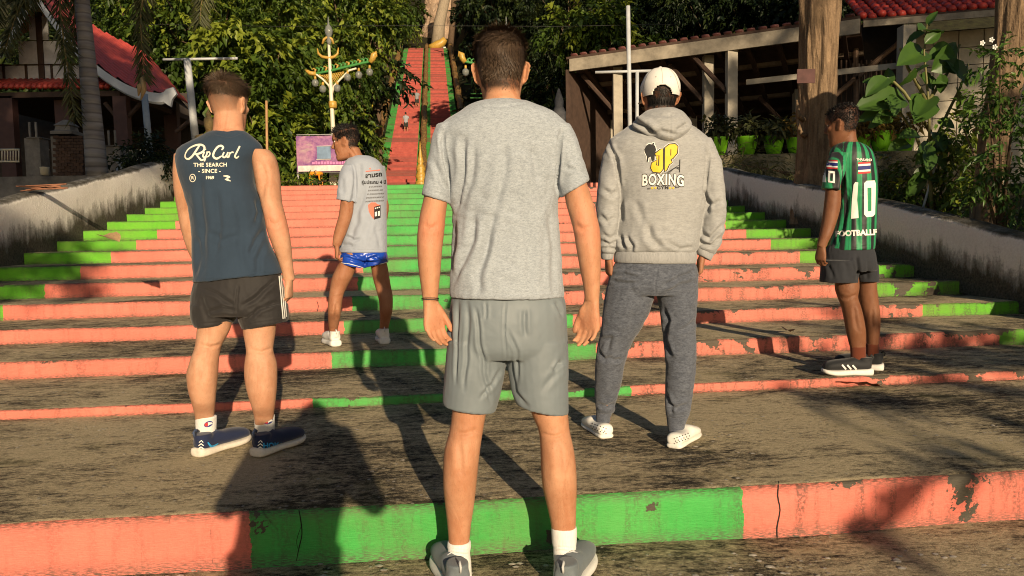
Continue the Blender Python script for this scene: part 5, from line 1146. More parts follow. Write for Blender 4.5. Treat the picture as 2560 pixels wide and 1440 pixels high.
def lobes_px(rng, px, py, d, rx, rz, n=9):
    c = P(px, py, d); out = []
    for i in range(n):
        v = rng.normal(size=3); v /= np.linalg.norm(v); k = rng.uniform(.3, .95)
        out.append((Vector((c.x + v[0] * rx * k, c.y + v[1] * rx * k, c.z + v[2] * rz * k)), (rx * rng.uniform(.22, .42), rx * rng.uniform(.22, .42), rz * rng.uniform(.16, .32))))
    return out
def gz(x, y):
    X = x * _c + y * _s; Y = -x * _s + y * _c
    return float(hillz(np.array([X]), np.array([Y]))[0])

# ------------------------------------------------------------------ trees on the hill
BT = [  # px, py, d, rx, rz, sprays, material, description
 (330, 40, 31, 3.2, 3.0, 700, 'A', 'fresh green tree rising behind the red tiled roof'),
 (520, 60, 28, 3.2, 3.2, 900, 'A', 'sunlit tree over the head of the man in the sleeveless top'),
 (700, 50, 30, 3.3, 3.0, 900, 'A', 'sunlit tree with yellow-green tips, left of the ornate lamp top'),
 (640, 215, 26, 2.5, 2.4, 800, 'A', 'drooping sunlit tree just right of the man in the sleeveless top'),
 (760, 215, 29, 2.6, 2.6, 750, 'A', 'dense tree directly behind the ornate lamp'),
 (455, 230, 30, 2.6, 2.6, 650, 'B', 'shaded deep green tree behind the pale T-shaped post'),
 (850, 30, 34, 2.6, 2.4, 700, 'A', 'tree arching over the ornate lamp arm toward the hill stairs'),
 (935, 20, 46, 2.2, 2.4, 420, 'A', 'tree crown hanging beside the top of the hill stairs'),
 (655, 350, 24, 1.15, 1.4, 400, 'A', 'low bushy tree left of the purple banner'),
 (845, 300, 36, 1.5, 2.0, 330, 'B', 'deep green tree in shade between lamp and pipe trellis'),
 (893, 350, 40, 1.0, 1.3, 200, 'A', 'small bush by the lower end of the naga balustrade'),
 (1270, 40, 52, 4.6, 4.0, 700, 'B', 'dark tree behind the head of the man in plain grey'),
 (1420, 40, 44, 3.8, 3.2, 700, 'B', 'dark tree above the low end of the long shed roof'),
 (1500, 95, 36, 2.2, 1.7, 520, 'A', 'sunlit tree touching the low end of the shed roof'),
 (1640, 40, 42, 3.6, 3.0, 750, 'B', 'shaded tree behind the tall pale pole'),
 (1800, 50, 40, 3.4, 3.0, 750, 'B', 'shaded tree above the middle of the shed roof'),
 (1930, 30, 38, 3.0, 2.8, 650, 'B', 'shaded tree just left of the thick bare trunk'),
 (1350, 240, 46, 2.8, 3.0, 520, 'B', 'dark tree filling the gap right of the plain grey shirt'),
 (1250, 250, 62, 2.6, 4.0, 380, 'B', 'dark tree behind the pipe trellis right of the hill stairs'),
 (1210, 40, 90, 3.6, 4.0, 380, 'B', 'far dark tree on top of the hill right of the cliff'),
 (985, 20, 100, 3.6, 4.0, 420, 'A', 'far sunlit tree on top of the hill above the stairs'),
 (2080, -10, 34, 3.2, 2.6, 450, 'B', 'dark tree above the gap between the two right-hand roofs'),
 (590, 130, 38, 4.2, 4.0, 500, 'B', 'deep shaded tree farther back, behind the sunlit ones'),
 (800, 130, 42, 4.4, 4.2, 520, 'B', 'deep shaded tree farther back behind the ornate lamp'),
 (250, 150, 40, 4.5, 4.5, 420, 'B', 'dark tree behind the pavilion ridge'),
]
SCL = (1., 1.25, .85, 1.5, 1.1)
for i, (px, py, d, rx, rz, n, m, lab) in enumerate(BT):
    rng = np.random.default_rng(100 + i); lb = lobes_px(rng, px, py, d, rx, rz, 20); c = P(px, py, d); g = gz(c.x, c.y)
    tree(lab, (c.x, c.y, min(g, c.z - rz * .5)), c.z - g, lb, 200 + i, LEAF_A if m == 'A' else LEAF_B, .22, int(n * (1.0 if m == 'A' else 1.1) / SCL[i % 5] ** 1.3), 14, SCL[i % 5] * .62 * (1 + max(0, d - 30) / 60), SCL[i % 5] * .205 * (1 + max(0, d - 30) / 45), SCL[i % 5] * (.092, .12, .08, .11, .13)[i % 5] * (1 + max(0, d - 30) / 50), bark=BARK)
# a carpet of undergrowth on the slope, too dense to count
rng = np.random.default_rng(5); N = 5200; X = rng.uniform(-24, 20, N); Y = rng.uniform(30, 30 + 60 * rng.random(N), N); keep = (np.abs(X + 1.2) > 5.2)
X, Y = X[keep], Y[keep]; Z = hillz(X, Y); Wx = X * _c - Y * _s; Wy = X * _s + Y * _c
lob = [(np.array([a, b, c_ + .5]), (.9, .9, .8)) for a, b, c_ in zip(Wx, Wy, Z)]
B_, A_, S_, L_, W_2, T_ = sprays(rng, lob, 15000, 8, .9, .42, .19, shell=.2, droop=.3)
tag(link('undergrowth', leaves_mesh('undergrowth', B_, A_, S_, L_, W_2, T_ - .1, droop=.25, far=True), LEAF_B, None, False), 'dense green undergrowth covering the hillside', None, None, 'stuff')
# trees behind the camera that throw the dappled shade
for i, (x, y, z, rx, rz, n, lab) in enumerate([(-3.2, -9.5, 10.6, 3.4, 2.3, 1500, 'tall tree behind the photographer shading the red-roofed pavilion'), (8.8, -5.5, 4.0, 2.4, 2.0, 330, 'tree behind the photographer shading the end of the steps by the grey wall'),
        (14.4, -8., 10., 4.8, 4.2, 620, 'broad tree behind the photographer shading the shed and potted plants'), (20., -10., 18., 6.4, 6.0, 2200, 'tallest tree behind the photographer shading the hill behind the shed')]):
    rng = np.random.default_rng(900 + i); lb = []
    for q in range(18):
        v = unit(rng.normal(size=(1, 3)))[0]; kk = rng.uniform(.3, .85)
        if i == 1: lb = [(Vector((6.5, -5.5, 2.3)), (1.9, .8, .72)), (Vector((8.9, -5.5, 3.3)), (1.2, .9, .9)), (Vector((10.2, -5.5, 5.2)), (1.3, 1.2, 1.4)), (Vector((11.6, -5.5, 4.2)), (1.5, 1.2, 1.6))]; break
        if i == 0: lb = [(Vector((a, -9.5, b)), (c, c, e)) for a, b, c, e in ((-4.6, 10.6, 1.7, 1.2), (-2.6, 12.0, 1.5, 1.1), (-2.0, 10.2, 1.4, .9), (-5.4, 8.9, 1.5, 1.0), (-3.4, 8.7, 1.4, .9), (-6.2, 11.0, 1.4, 1.2), (-1.1, 12.6, 1.2, .9), (-4.0, 13.4, 1.6, 1.0), (-.9, 6.0, .95, .6), (-2.2, 7.3, 1.2, .7), (-.6, 10.6, .8, .6), (-.4, 9.7, 1.0, .55), (.6, 10.4, .9, .6), (-1.6, 9.2, 1.1, .6))]; break
        lb.append((Vector((x + v[0]*rx*kk, y + v[1]*rx*kk, z + v[2]*rz*kk)), (rx*.42, rx*.42, rz*.36)))
    tree(lab, (x, y, 0), z, lb, 300 + i, LEAF_B, .3, n, 14, .9, .34, .15, group='shade trees behind the photographer')

# ------------------------------------------------------------------ hill staircase
HA, HB = P(1057, 455, 49), P(1067, 122, 104)
hax = Vector((HB.x - HA.x, HB.y - HA.y, 0)); HL = hax.length; hax.normalize(); hsd = Vector((hax.y, -hax.x, 0)); HS = (HB.z - HA.z) / HL
def H(t, s, up=0.):
    """t metres along the flight from HA, s sideways, up above the pitch line"""
    return HA + hax * t + hsd * s + Vector((0, 0, HS * t + up))
k = NT('painted_hill_step'); v = k.coord(); n1 = k.noise(3., v, 5, .65); n2 = k.noise(30., v, 4, .7)
pk = k.ramp(n1, [(.3, (.30, .055, .045)), (.7, (.48, .10, .075))]); gn = k.ramp(n1, [(.3, (.016, .15, .022)), (.7, (.035, .25, .04))])
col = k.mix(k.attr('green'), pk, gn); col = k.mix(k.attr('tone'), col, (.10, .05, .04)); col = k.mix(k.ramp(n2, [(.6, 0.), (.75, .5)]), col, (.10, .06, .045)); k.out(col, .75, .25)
BANDS = [(-3.05, 1.), (-2.45, 0.), (-.45, 1.), (-.22, 1.), (.22, 1.), (.50, 0.), (2.25, 1.), (2.8, 1.)]
V = []; Fq = []; G = []; TN = []; rngt = random.Random(9); t = -7.0; RUN = .62; nst = int((HL + 7.2) / RUN)
for i in range(nst):
    tn = rngt.choice((0., .05, .12, .3, .5)) ; t0 = -7 + i * RUN; z0, z1 = HS * t0, HS * (t0 + RUN)
    for j in range(len(BANDS) - 1):
        a, b = BANDS[j][0], BANDS[j+1][0]; g = BANDS[j][1]; k0 = len(V)
        for s_ in (a, b):
            p0 = HA + hax * t0 + hsd * s_; p1 = HA + hax * (t0 + RUN) + hsd * s_
            V += [p0 + Vector((0, 0, z0)), p0 + Vector((0, 0, z1)), p1 + Vector((0, 0, z1))]
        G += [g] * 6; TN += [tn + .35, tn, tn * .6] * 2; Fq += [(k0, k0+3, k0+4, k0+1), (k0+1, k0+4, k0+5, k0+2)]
me = mesh_np('hill_staircase', np.array([tuple(q) for q in V]), [np.array(Fq)]); fattr(me, 'green', G); fattr(me, 'tone', TN)
tag(link('hill_staircase', me, k.m, None, False), 'long pink hill staircase with green edges climbing to the cliff', None, None, 'structure')
PAINTW = plain('white_masonry_paint', (.66, .64, .60), .7, .15, 6, .2); GOLD = plain('gold_paint', (.46, .28, .05), .42, .35, 12, .2, 40, .5); REDP = plain('maroon_paint', (.36, .035, .025), .55, .2)
k = NT('naga_scale'); v = k.coord(); sc = k.vor(7., v); n1 = k.noise(2.2, v, 4)
k.bump(sc, .9, .06); k.out(k.mix(k.ramp(n1, [(.35, 0.), (.65, 1.)]), k.ramp(sc, [(.2, (.36, .21, .08)), (.7, (.14, .075, .03))]), k.ramp(sc, [(.2, (.40, .24, .06)), (.7, (.12, .07, .025))])), .55, .4)
NAGA = k.m
def balustrade(label, s, r, t0, t1, front):
    p = empty('naga_balustrade', H(t0, s), label, 'balustrade', 'naga balustrades of the hill staircase')
    n = 60; MB().tube([H(t0 + (t1 - t0) * i / n, s + .03 * math.sin(i * 1.05), .62 + .05 * math.sin(i * 1.05 + 1)) for i in range(n + 1)], [r * (1 + .12 * math.sin(i * 2.1)) for i in range(n + 1)], 12).build('serpent_body', NAGA, p, True)
    me = None
    for i in range(26):
        tt = t0 + .8 + (t1 - t0 - 1) * i / 26
        if me is None:
            mb = MB(); mb.box((-.09, -.09, -.3), (.09, .09, .75)); mb.box((-.12, -.12, .66), (.12, .12, .74)); me = mb.mesh('post'); me.materials.append(PAINTW)
        o = bpy.data.objects.new('post', me); COL.objects.link(o); o.parent = p; o.location = H(tt, s) - WL[p.name]
    MB().box((-.04, 0, -.3), (.04, 1, .25), Matrix.Identity(4)).build('kerb', PAINTW, None) if False else None
    if front:
        b = H(t0 - .6, s); mb = MB(); mb.box((b.x-.38, b.y-.38, b.z-1.2), (b.x+.38, b.y+.38, b.z+.55)); mb.box((b.x-.46, b.y-.46, b.z+.35), (b.x+.46, b.y+.46, b.z+.55)); mb.build('pedestal', PAINTW, p)
        mb = MB(); mb.box((b.x-.5, b.y-.5, b.z+.55), (b.x+.5, b.y+.5, b.z+.66)); mb.box((b.x-.5, b.y-.5, b.z+1.24), (b.x+.5, b.y+.5, b.z+1.36)); mb.build('cornice', PAINTW, p)
        MB().box((b.x-.43, b.y-.43, b.z+.66), (b.x+.43, b.y+.43, b.z+1.24)).build('panel_block', REDP, p)
        MB().lathe((b.x, b.y, b.z + 1.36), [(.40, 0), (.42, .1), (.26, .2), (.36, .35), (.30, .5), (.22, .6), (.32, .78), (.26, .95), (.2, 1.05), (.27, 1.2), (.2, 1.4), (.13, 1.5), (.2, 1.65), (.12, 1.9), (.06, 2.3), (.02, 2.8)], 14).build('finial', GOLD, p, True)
balustrade('scaly naga balustrade on the lamp side of the hill staircase', -3.45, .30, -5, HL - 1, True)
balustrade('scaly naga balustrade down the middle of the hill staircase', 0., .24, -5, HL - 1, True)
balustrade('scaly naga balustrade on the shed side of the hill staircase', 3.2, .30, -5, HL - 1, False)
# gold naga crest at the head of the stairs
p = empty('naga_crest', H(HL, 1.2), 'bright gold naga crest at the head of the hill staircase', 'sculpture')
MB().tube([P(1072, 116, 104), P(1082, 117, 104), P(1094, 113, 104), P(1104, 108, 104), P(1112, 101, 104), P(1117, 103, 104)], [.25, .5, .62, .55, .5, .12], 10).build('serpent_body', GOLD, p, True)
mb = MB(); a, b = P(1080, 124, 104.3), P(1114, 116, 104.3); mb.box((a.x, a.y, a.z - 1), (b.x, a.y + .6, a.z + .35)); mb.build('base', PAINTW, p)
# pipe trellises
GP, YP = plain('green_pipe', (.055, .20, .05), .45, .25), plain('yellow_pipe', (.50, .40, .05), .45, .25)
def trellis(label, s, t0, nv, seed, hh):
    rng = random.Random(seed); p = empty('pipe_trellis', H(t0, s), label, 'trellis', 'painted pipe trellises beside the hill staircase'); step = 1.35
    for i in range(nv):
        b = H(t0 + i * step, s + rng.uniform(-.5, .5), -.5); h = hh * rng.uniform(.7, 1.15)
        MB().bar(b, b + Vector((rng.uniform(-.1, .1), 0, h)), .07, n=6).build('pole', YP if i % 3 != 1 else GP, p, True)
    for j in range(13):
        t1 = t0 + rng.uniform(0, nv * step * .6); c = H(t1, s, 1.2 + rng.uniform(0, hh - 2)); ln = rng.uniform(1.6, 3.4)
        MB().bar(c - hsd * ln / 2, c + hsd * ln / 2, .05, n=6).build('crossbar', GP, p, True)
trellis('green and yellow pipe trellis on the lamp side of the hill staircase', -5.0, -5, 18, 3, 5.4); trellis('green and yellow pipe trellis on the shed side of the hill staircase', 4.9, 0, 18, 4, 5.4)
for i, (t_, s_, up_, n_) in enumerate(((-10, 8.2, 6.5, 260), (6, 8.0, 6.5, 260), (20, 7.8, 7.0, 280), (34, 7.8, 7.5, 280))):
    rng = np.random.default_rng(700 + i); c_ = H(t_, s_, up_); lb = [(c_ + Vector((rng.uniform(-2.2, 1.6), rng.uniform(-3, 3), rng.uniform(-1.6, 1.6))), (1.1, 1.2, .8)) for _ in range(9)]
    tree('tree leaning over the shed side of the hill staircase, ' + ('lowest of four', 'second from the bottom of four', 'third from the bottom of four', 'highest of four')[i], H(t_, s_, -.3), up_, lb, 720 + i, LEAF_B, .2, n_, 14, .8, .32, .13, group='trees leaning over the hill staircase')
# cliff and pale trunks at the top
k = NT('limestone'); v = k.coord(); k.bump(k.noise(1.2, v, 7, .7), 1., .5)
k.out(k.ramp(k.noise(.7, k.coord((1, 1, .4)), 6, .65), [(.3, (.20, .13, .09)), (.55, (.50, .36, .25)), (.75, (.62, .48, .36))]), .9, .2)
rngc = np.random.default_rng(3); c0 = P(1128, 40, 118); mb = []
me = fuse('cliff', [loft_w([(np.array(P(1118, 140, 118)), np.array([5.2, 0, 0]), np.array([0, 3, 0])), (np.array(P(1126, 60, 119)), np.array([4.4, 0, 0]), np.array([0, 2.6, 0])), (np.array(P(1124, -30, 121)), np.array([3.8, 0, 0]), np.array([0, 2.5, 0])), (np.array(P(1120, -120, 122)), np.array([2.4, 0, 0]), np.array([0, 2, 0]))], 24, 4)], .25, 1)
Vc = coords(me); Nc = normals(me); setco(me, Vc + Nc * (.6 * fbm(Vc * .5, 4, 2))[:, None])
tag(link('cliff', me, k.m), 'pale pinkish limestone cliff above the head of the stairs', 'cliff', None, 'thing')
for x0, x1, lab in ((1098, 1112, 'pale thick trunk in front of the cliff, on the stair side'), (1131, 1135, 'thin brown trunk in front of the cliff, right of the thick pale one')):
    p = empty('tree_trunk', P(x0, 118, 106), lab, 'tree'); MB().tube([P(x0 - 6, 130, 106), P(x0, 60, 106), P(x1, 0, 106), P(x1 + 6, -60, 106)], [1.0, .8, .7, .6] if x0 < 1120 else [.45, .4, .36, .3], 12).build('trunk', BARK_G if x0 < 1120 else BARK, p, True)

# ------------------------------------------------------------------ street lamps
LW = plain('lamp_white_enamel', (.66, .60, .46), .4, .08); LG = plain('lamp_green_enamel', (.05, .22, .05), .45, .2)
k = NT('bulb_glass'); k.out((.36, .38, .35), .08, .6); k.b.inputs['Transmission Weight'].default_value = .55; BULB = k.m
def lamp(label, x0, m):
    D = 22.
    q = lambda x, y, dd=0.: P(x0 + m * (x - 830), y, D + dd)
    foot = q(840, 470); p = empty('street_lamp', Vector((foot.x, foot.y, 2.16)), label, 'lamp post', 'ornate street lamps')
    mb = MB(); mb.tube([Vector((foot.x, foot.y, 2.15)), q(836, 380), q(828, 240), q(825, 170), q(822, 108)], [.085, .07, .058, .05, .038], 12); mb.build('pole', LW, p, True)
    mb = MB(); mb.lathe(Vector((foot.x, foot.y, 2.15)), [(.30, 0), (.30, .3), (.26, .36), (.2, .9), (.16, 1.0), (.12, 1.1)], 4, X=Matrix.Rotation(R(45), 3, 'Z')); mb.build('base', LW, p)
    mb = MB(); mb.lathe(q(832, 262), [(.10, -.1), (.12, -.08), (.12, .08), (.10, .1)], 12); mb.build('collar', GOLD, p, True)
    mb = MB(); mb.tube([q(775, 186), q(800, 182), q(830, 176), q(870, 166), q(905, 158), q(925, 154), q(932, 146)], [.02, .035, .04, .04, .038, .04, .05], 8); arm = mb.build('beam', LG, p, True)
    MB().tube([q(925, 156), q(932, 146), q(934, 138), q(940, 134), q(941, 140), q(934, 144)], [.07, .09, .10, .08, .04, .02], 8).build('dragon_head', GOLD, p, True)
    MB().tube([q(790, 184), q(776, 184), q(768, 178), q(762, 174)], [.06, .07, .05, .01], 8).build('dragon_tail', GOLD, p, True)
    for i in range(15):
        x = 786 + i * 9.3; y = 183 - (x - 786) * .198
        MB().tube([q(x, y), q(x + 3, y - 9), q(x - 3, y - 12), q(x - 6, y - 8)], [.035, .03, .02, .01], 6).build('crest_scale', GOLD if i % 3 == 0 else LG, p, True)
    for s in (-1, 1):
        MB().tube([q(829, 240), q(829 + s * 6, 215), q(829 + s * 22, 198), q(829 + s * (44 if s > 0 else 38), 186 - (10 if s > 0 else 0)), q(829 + s * (62 if s > 0 else 44), 180 - (9 if s > 0 else -5))], [.03] * 5, 8).build('bracket', LW, p, True)
    lat = MB()
    for i in range(6):
        for s in (-1, 1):
            x = 829 + s * (3 + i * 5.5); lat.bar(q(x, 184 - s * i), q(x - s * 14 + s * i * 1.2, 208 - i * 3.5), .014, n=5); lat.bar(q(x - s * 4, 184 - s * i), q(x + s * max(1, 12 - i * 3), 206 - i * 4.2), .014, n=5)
    lat.build('lattice', GOLD, p, True)
    for x, y in ((788, 190), (807, 205), (843, 203), (869, 176), (897, 170), (924, 163)):
        mb = MB(); mb.bar(q(x, y), q(x, y + 9), .030, .045, 8); h_ = mb.build('bulb_holder', GOLD, p, True)
        c = q(x, y + 17); MB().lathe(c, [(.001, -.12), (.05, -.105), (.09, -.06), (.105, 0), (.09, .055), (.05, .09), (.03, .11)], 14).build('bulb', BULB, h_, True)
    MB().tube([q(793, 121), q(796, 134), q(805, 142), q(822, 145), q(836, 142), q(844, 134), q(846, 119)], [.015, .035, .045, .05, .045, .035, .015], 8).build('crescent', GOLD, p, True)
    MB().tube([q(806, 110), q(810, 98), q(820, 92), q(830, 98), q(834, 110)], [.03, .04, .045, .04, .03], 8).build('hoop', GOLD, p, True)
    MB().lathe(q(822, 86), [(.02, -.35), (.08, -.2), (.05, -.1), (.10, 0), (.12, .1), (.09, .2), (.03, .28), (.012, .5)], 12).build('finial', BULB, p, True)
lamp('ornate white lamp post with green dragon beam, in full view', 830, 1); lamp('second ornate lamp post, mostly hidden behind the man in plain grey', 1258, -1)

# ------------------------------------------------------------------ banner and stool
def pbox(mb, x0, y0, x1, y1, d, t, mi=0):
    """a box whose near face spans the given photo rectangle at distance d"""
    a, b = P(x0, y1, d), P(x1, y0, d); return mb.box((a.x, d, a.z), (b.x, d + t, b.z), None, mi)
p = empty('banner', P(812, 470, 21), 'purple and pink festival banner on a metal frame, behind the ornate lamp', 'banner')
k = NT('printed_vinyl'); v = k.coord((1, 1, 1)); n1 = k.noise(1.6, v, 4, .6, .8); n2 = k.noise(9., v, 4)
k.out(k.mix(.3, k.ramp(n1, [(.3, (.07, .025, .13)), (.46, (.18, .06, .21)), (.58, (.34, .15, .26)), (.72, (.46, .38, .30))]), k.ramp(n2, [(.4, (.10, .04, .17)), (.6, (.42, .22, .34))])), .5, .3)
pbox(MB(), 743, 338, 884, 430, 21, .03).build('canvas', k.m, p)
mb = MB(); pbox(mb, 741, 334, 886, 338, 20.98, .06); pbox(mb, 741, 430, 886, 433, 20.98, .06); mb.build('frame', plain('grey_steel', (.35, .35, .36), .5, .15), p)
for x in (745, 882): MB().bar(P(x, 340, 21.06), P(x, 500, 21.06), .03, n=8).build('leg', MATS['grey_steel'], p, True)
mb = MB(); pbox(mb, 793, 366, 826, 397, 20.975, .02); mb.build('picture', plain('print_blue', (.16, .24, .36), .5, .4, 3), p)
mb = MB(); pbox(mb, 791, 364, 828, 366, 20.97, .02); pbox(mb, 791, 397, 828, 399, 20.97, .02); mb.build('picture_border', plain('print_pale', (.66, .6, .55), .6, .1), p)
rngb = random.Random(2); mb = MB(); x = 780
while x < 880:
    w_ = rngb.uniform(3, 7); pbox(mb, x, 404 + rngb.uniform(-1, 1), x + w_, 411, 20.975, .02); x += w_ + 2
mb.build('lettering', plain('print_magenta', (.60, .20, .42), .6, .1), p)
mb = MB(); pbox(mb, 745, 412, 883, 429, 20.985, .012); mb.build('lower_border', plain('print_cream', (.64, .55, .52), .6, .35, 4), p)
p = empty('stool', P(789, 470, 20), 'orange plastic stool standing below the purple banner', 'stool')
mb = MB(); c = P(789, 434, 20); mb.lathe(c, [(.02, -.05), (.19, -.05), (.20, .0), (.18, .045), (.02, .05)], 20); mb.build('seat', plain('orange_plastic', (.75, .28, .02), .4, .08), p, True)
for sx, sy in ((-1, -1), (1, -1), (-1, 1), (1, 1)): MB().bar(c + Vector((sx * .12, sy * .12, -.03)), Vector((c.x + sx * .17, c.y + sy * .17, 2.16)), .022, n=8).build('leg', MATS['orange_plastic'], p, True)
GALV = plain('galvanised_pipe', (.46, .48, .50), .5, .2, 5)
def pole(label, a, b, r, mat, bar=None, extra=None, name='pole', cat='pole'):
    p = empty(name, b, label, cat); MB().bar(b, a, r, r * .92, 12).build('shaft', mat, p, True)
    if bar: MB().bar(bar[0], bar[1], min(r * .8, .026), n=10).build('crossbar', mat, p, True)
    if extra: MB().bar(extra[0], extra[1], r * .8, n=10).build('strut', mat, p, True)
    return p
pole('pale T-shaped post beside the red-roofed pavilion', P(468, 150, 15), P(494, 400, 15), .075, GALV, (P(408, 149, 15), P(594, 146, 15)))
pole('short bluish pipe post under the eave of the red-roofed pavilion', P(361, 235, 14.6), P(376, 400, 14.6), .065, plain('blue_grey_pipe', (.26, .32, .40), .5, .15))
pole('thin bare bamboo stake beside the man in the sleeveless top', P(666, 252, 20), P(669, 480, 20), .035, plain('bamboo', (.42, .24, .11), .6, .2))
pole('tall thin pale pole in front of the long shed', P(1570, 15, 14), P(1577, 470, 14), .042, GALV, (P(1488, 181, 14), P(1628, 177, 14)), (P(1593, 178, 14), P(1592, 470, 14)))
# overhead wire
tag(MB().tube([P(300, 60 + 0, 24), P(700, 66, 24), P(1000, 64, 24), P(1400, 66, 24), P(1700, 60, 24)], .006, 5).build('overhead_wire', plain('black_cable', (.03, .03, .03), .6), None, True), 'thin black wire strung across in front of the trees', 'wire')

# ------------------------------------------------------------------ pavilion on the near-left side
TILE_R = plain('red_clay_tile', (.52, .075, .055), .5, .3, 3.5, .3, 50); TRIMW = plain('pale_bargeboard', (.50, .53, .57), .6, .1, 4); DARKW = plain('dark_timber', (.055, .032, .022), .8, .3, 5)
GREYB = plain('grey_fibre_panel', (.50, .505, .52), .8, .3, 3, .3); CONC = plain('stained_concrete', (.20, .185, .165), .9, .45, 4, .5, 30); DARKROOM = plain('dark_interior', (.045, .036, .030), .9, .3)  # DARKROOM: near-black colour stands in for deep shade under the roofs
p = empty('pavilion', P(250, 480, 18), 'Thai pavilion with steep red tiled roof and pale curved bargeboards', 'pavilion')
near = [(86, -28), (104, 4), (126, 36), (156, 76), (190, 116), (226, 152), (270, 187), (320, 217), (366, 233), (402, 238), (418, 231)]
far = [(150, -30), (168, -6), (190, 30), (218, 58), (250, 80), (284, 98), (318, 114), (356, 134), (396, 172), (436, 222), (476, 270)]
NA = cr([list(P(x, y, 16.6)) for x, y in near], 8); FA = cr([list(P(x, y, 19.6)) for x, y in far], 8); nv_ = len(NA); nu = 97; rows = []
for i in range(nv_):
    c_ = i / (nv_ - 1) * 20; saw = (1 - (c_ % 1)) * .05; u = np.linspace(0, 1, nu)
    base_ = NA[i][None] * (1 - u)[:, None] + FA[i][None] * u[:, None]; base_[:, 2] += saw + .028 * np.abs(np.sin(u * math.pi * 17 + (int(c_) % 2) * math.pi / 2)) + .02; rows.append(base_)
V = np.concatenate(rows); g = np.arange(nu - 1); Fq = np.concatenate([np.stack([r*nu+g, r*nu+g+1, (r+1)*nu+g+1, (r+1)*nu+g], 1) for r in range(nv_ - 1)])
rf = link('roof', mesh_np('roof', V, [Fq]), TILE_R, p, True)
# left slope, mirrored about the ridge, and the dark boarded soffit
NL = NA.copy(); NL[:, 0] = 2 * NA[0, 0] - NA[:, 0]; FL = FA.copy(); FL[:, 0] = 2 * FA[0, 0] - FA[:, 0]
V = np.concatenate([NL, FL]); g = np.arange(nv_ - 1); link('roof_slope', mesh_np('roof_slope', V, [np.stack([g, g+1, nv_+g+1, nv_+g], 1)]), TILE_R, p, True)
V = np.concatenate([NA, FA]) - np.array([0, 0, .08]); link('soffit', mesh_np('soffit', V, [np.stack([g, g+1, nv_+g+1, nv_+g], 1)]), DARKW, p, True)
for sgn, A in ((1, NA), (-1, NL)):
    mb = MB(); w_ = .20
    for i in range(nv_ - 1):
        a, b = Vector(A[i]), Vector(A[i+1]); a2, b2 = a - Vector((0, 0, w_)), b - Vector((0, 0, w_)); f = Vector((0, -.05, .04)); mb.add([a + f, b + f, b2 + f, a2 + f, a, b, b2, a2], [(0, 1, 2, 3), (4, 7, 6, 5), (0, 4, 5, 1), (3, 2, 6, 7)])
    e = Vector(A[-1]); d_ = Vector((sgn, 0, 0)); mb.prism([(0, .06), (.16, .10), (.22, -.05), (.12, -.16), (.08, -.32), (-.06, -.22), (-.14, -.10)], lambda a, b: e + d_ * a + Vector((0, -.055, b)), lambda a, b: e + d_ * a + Vector((0, .02, b)))
    mb.build('bargeboard', TRIMW, p)
# gable: panels in a dark frame, set back under the verge
gd = 17.4
for x0, y0, x1, y1 in ((-40, 160, 8, 212), (9.5, 163, 64, 212), (66, 163, 128, 212), (129.5, 163, 196, 212), (48, 102, 98, 160), (100, 102, 150, 160), (74, 40, 99, 100), (101, 40, 118, 100)):
    pbox(MB(), x0, y0, x1, y1, gd, .03).build('gable_panel', GREYB, p)
mb = MB()
for x0, y0, x1, y1 in ((-60, 160, 230, 163), (60, 100, 160, 102), (98, 30, 101, 215), (64, 160, 66, 214), (128, 160, 129.5, 214), (8, 160, 9.5, 214)): pbox(mb, x0, y0, x1, y1, gd - .03, .06)
mb.build('gable_frame', DARKW, p)
pbox(MB(), -80, -60, 240, 222, gd + .06, .06).build('gable_backing', DARKW, p) if False else None
mb = MB()
for i in range(24):
    a, b = P(-60 + i * 14, 214, 16.9), P(-60 + i * 14 + 13, 214, 16.9); mb.tube([a.lerp(b, .5) + Vector((0, .7, .30)), a.lerp(b, .5) + Vector((0, 0, 0)), a.lerp(b, .5) + Vector((0, -.05, -.06))], .055, 8)
mb.build('awning', TILE_R, p, True)
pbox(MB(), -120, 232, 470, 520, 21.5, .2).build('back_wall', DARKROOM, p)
a = P(-120, 245, 16.8); b = P(430, 245, 20.4); MB().box((a.x, 16.9, a.z), (b.x + .4, 21.5, a.z + .12)).build('ceiling', DARKW, p)
for x, d in ((305, 16.8), (20, 16.9), (160, 17.2), (430, 19.5)): pbox(MB(), x - 9, 240, x + 9, 520, d, .2).build('post', plain('maroon_post', (.07, .032, .028), .6, .2), p)
for a, b in (((312, 300), (352, 258)), ((440, 330), (478, 300)), ((298, 300), (262, 258))): MB().bar(P(*a, 16.9), P(*b, 16.9), .05, n=6).build('brace', DARKW, p)
for x0, x1, d in ((-10, 48, 16.2), (92, 122, 16.2), (232, 300, 16.4), (310, 372, 16.6)):
    q = empty('railing', P((x0+x1)/2, 430, d), {-10: 'white railing at the far end, under the grey gable', 92: 'white railing between the concrete post and the brick pillar', 232: 'white railing just right of the palm trunk', 310: 'white railing right of the maroon post'}[x0], 'railing', 'white railings of the pavilion')
    y0, y1 = (374, 404) if x0 < 300 else (376, 400)
    for yy in (y0, y1): MB().bar(P(x0, yy, d), P(x1, yy, d), .022, n=6).build('rail', LW, q, True)
    for i in range(int((x1 - x0) / 7) + 1): MB().bar(P(x0 + 1 + i * 7, y0, d), P(x0 + 1 + i * 7, y1, d), .013, n=6).build('baluster', LW, q, True)
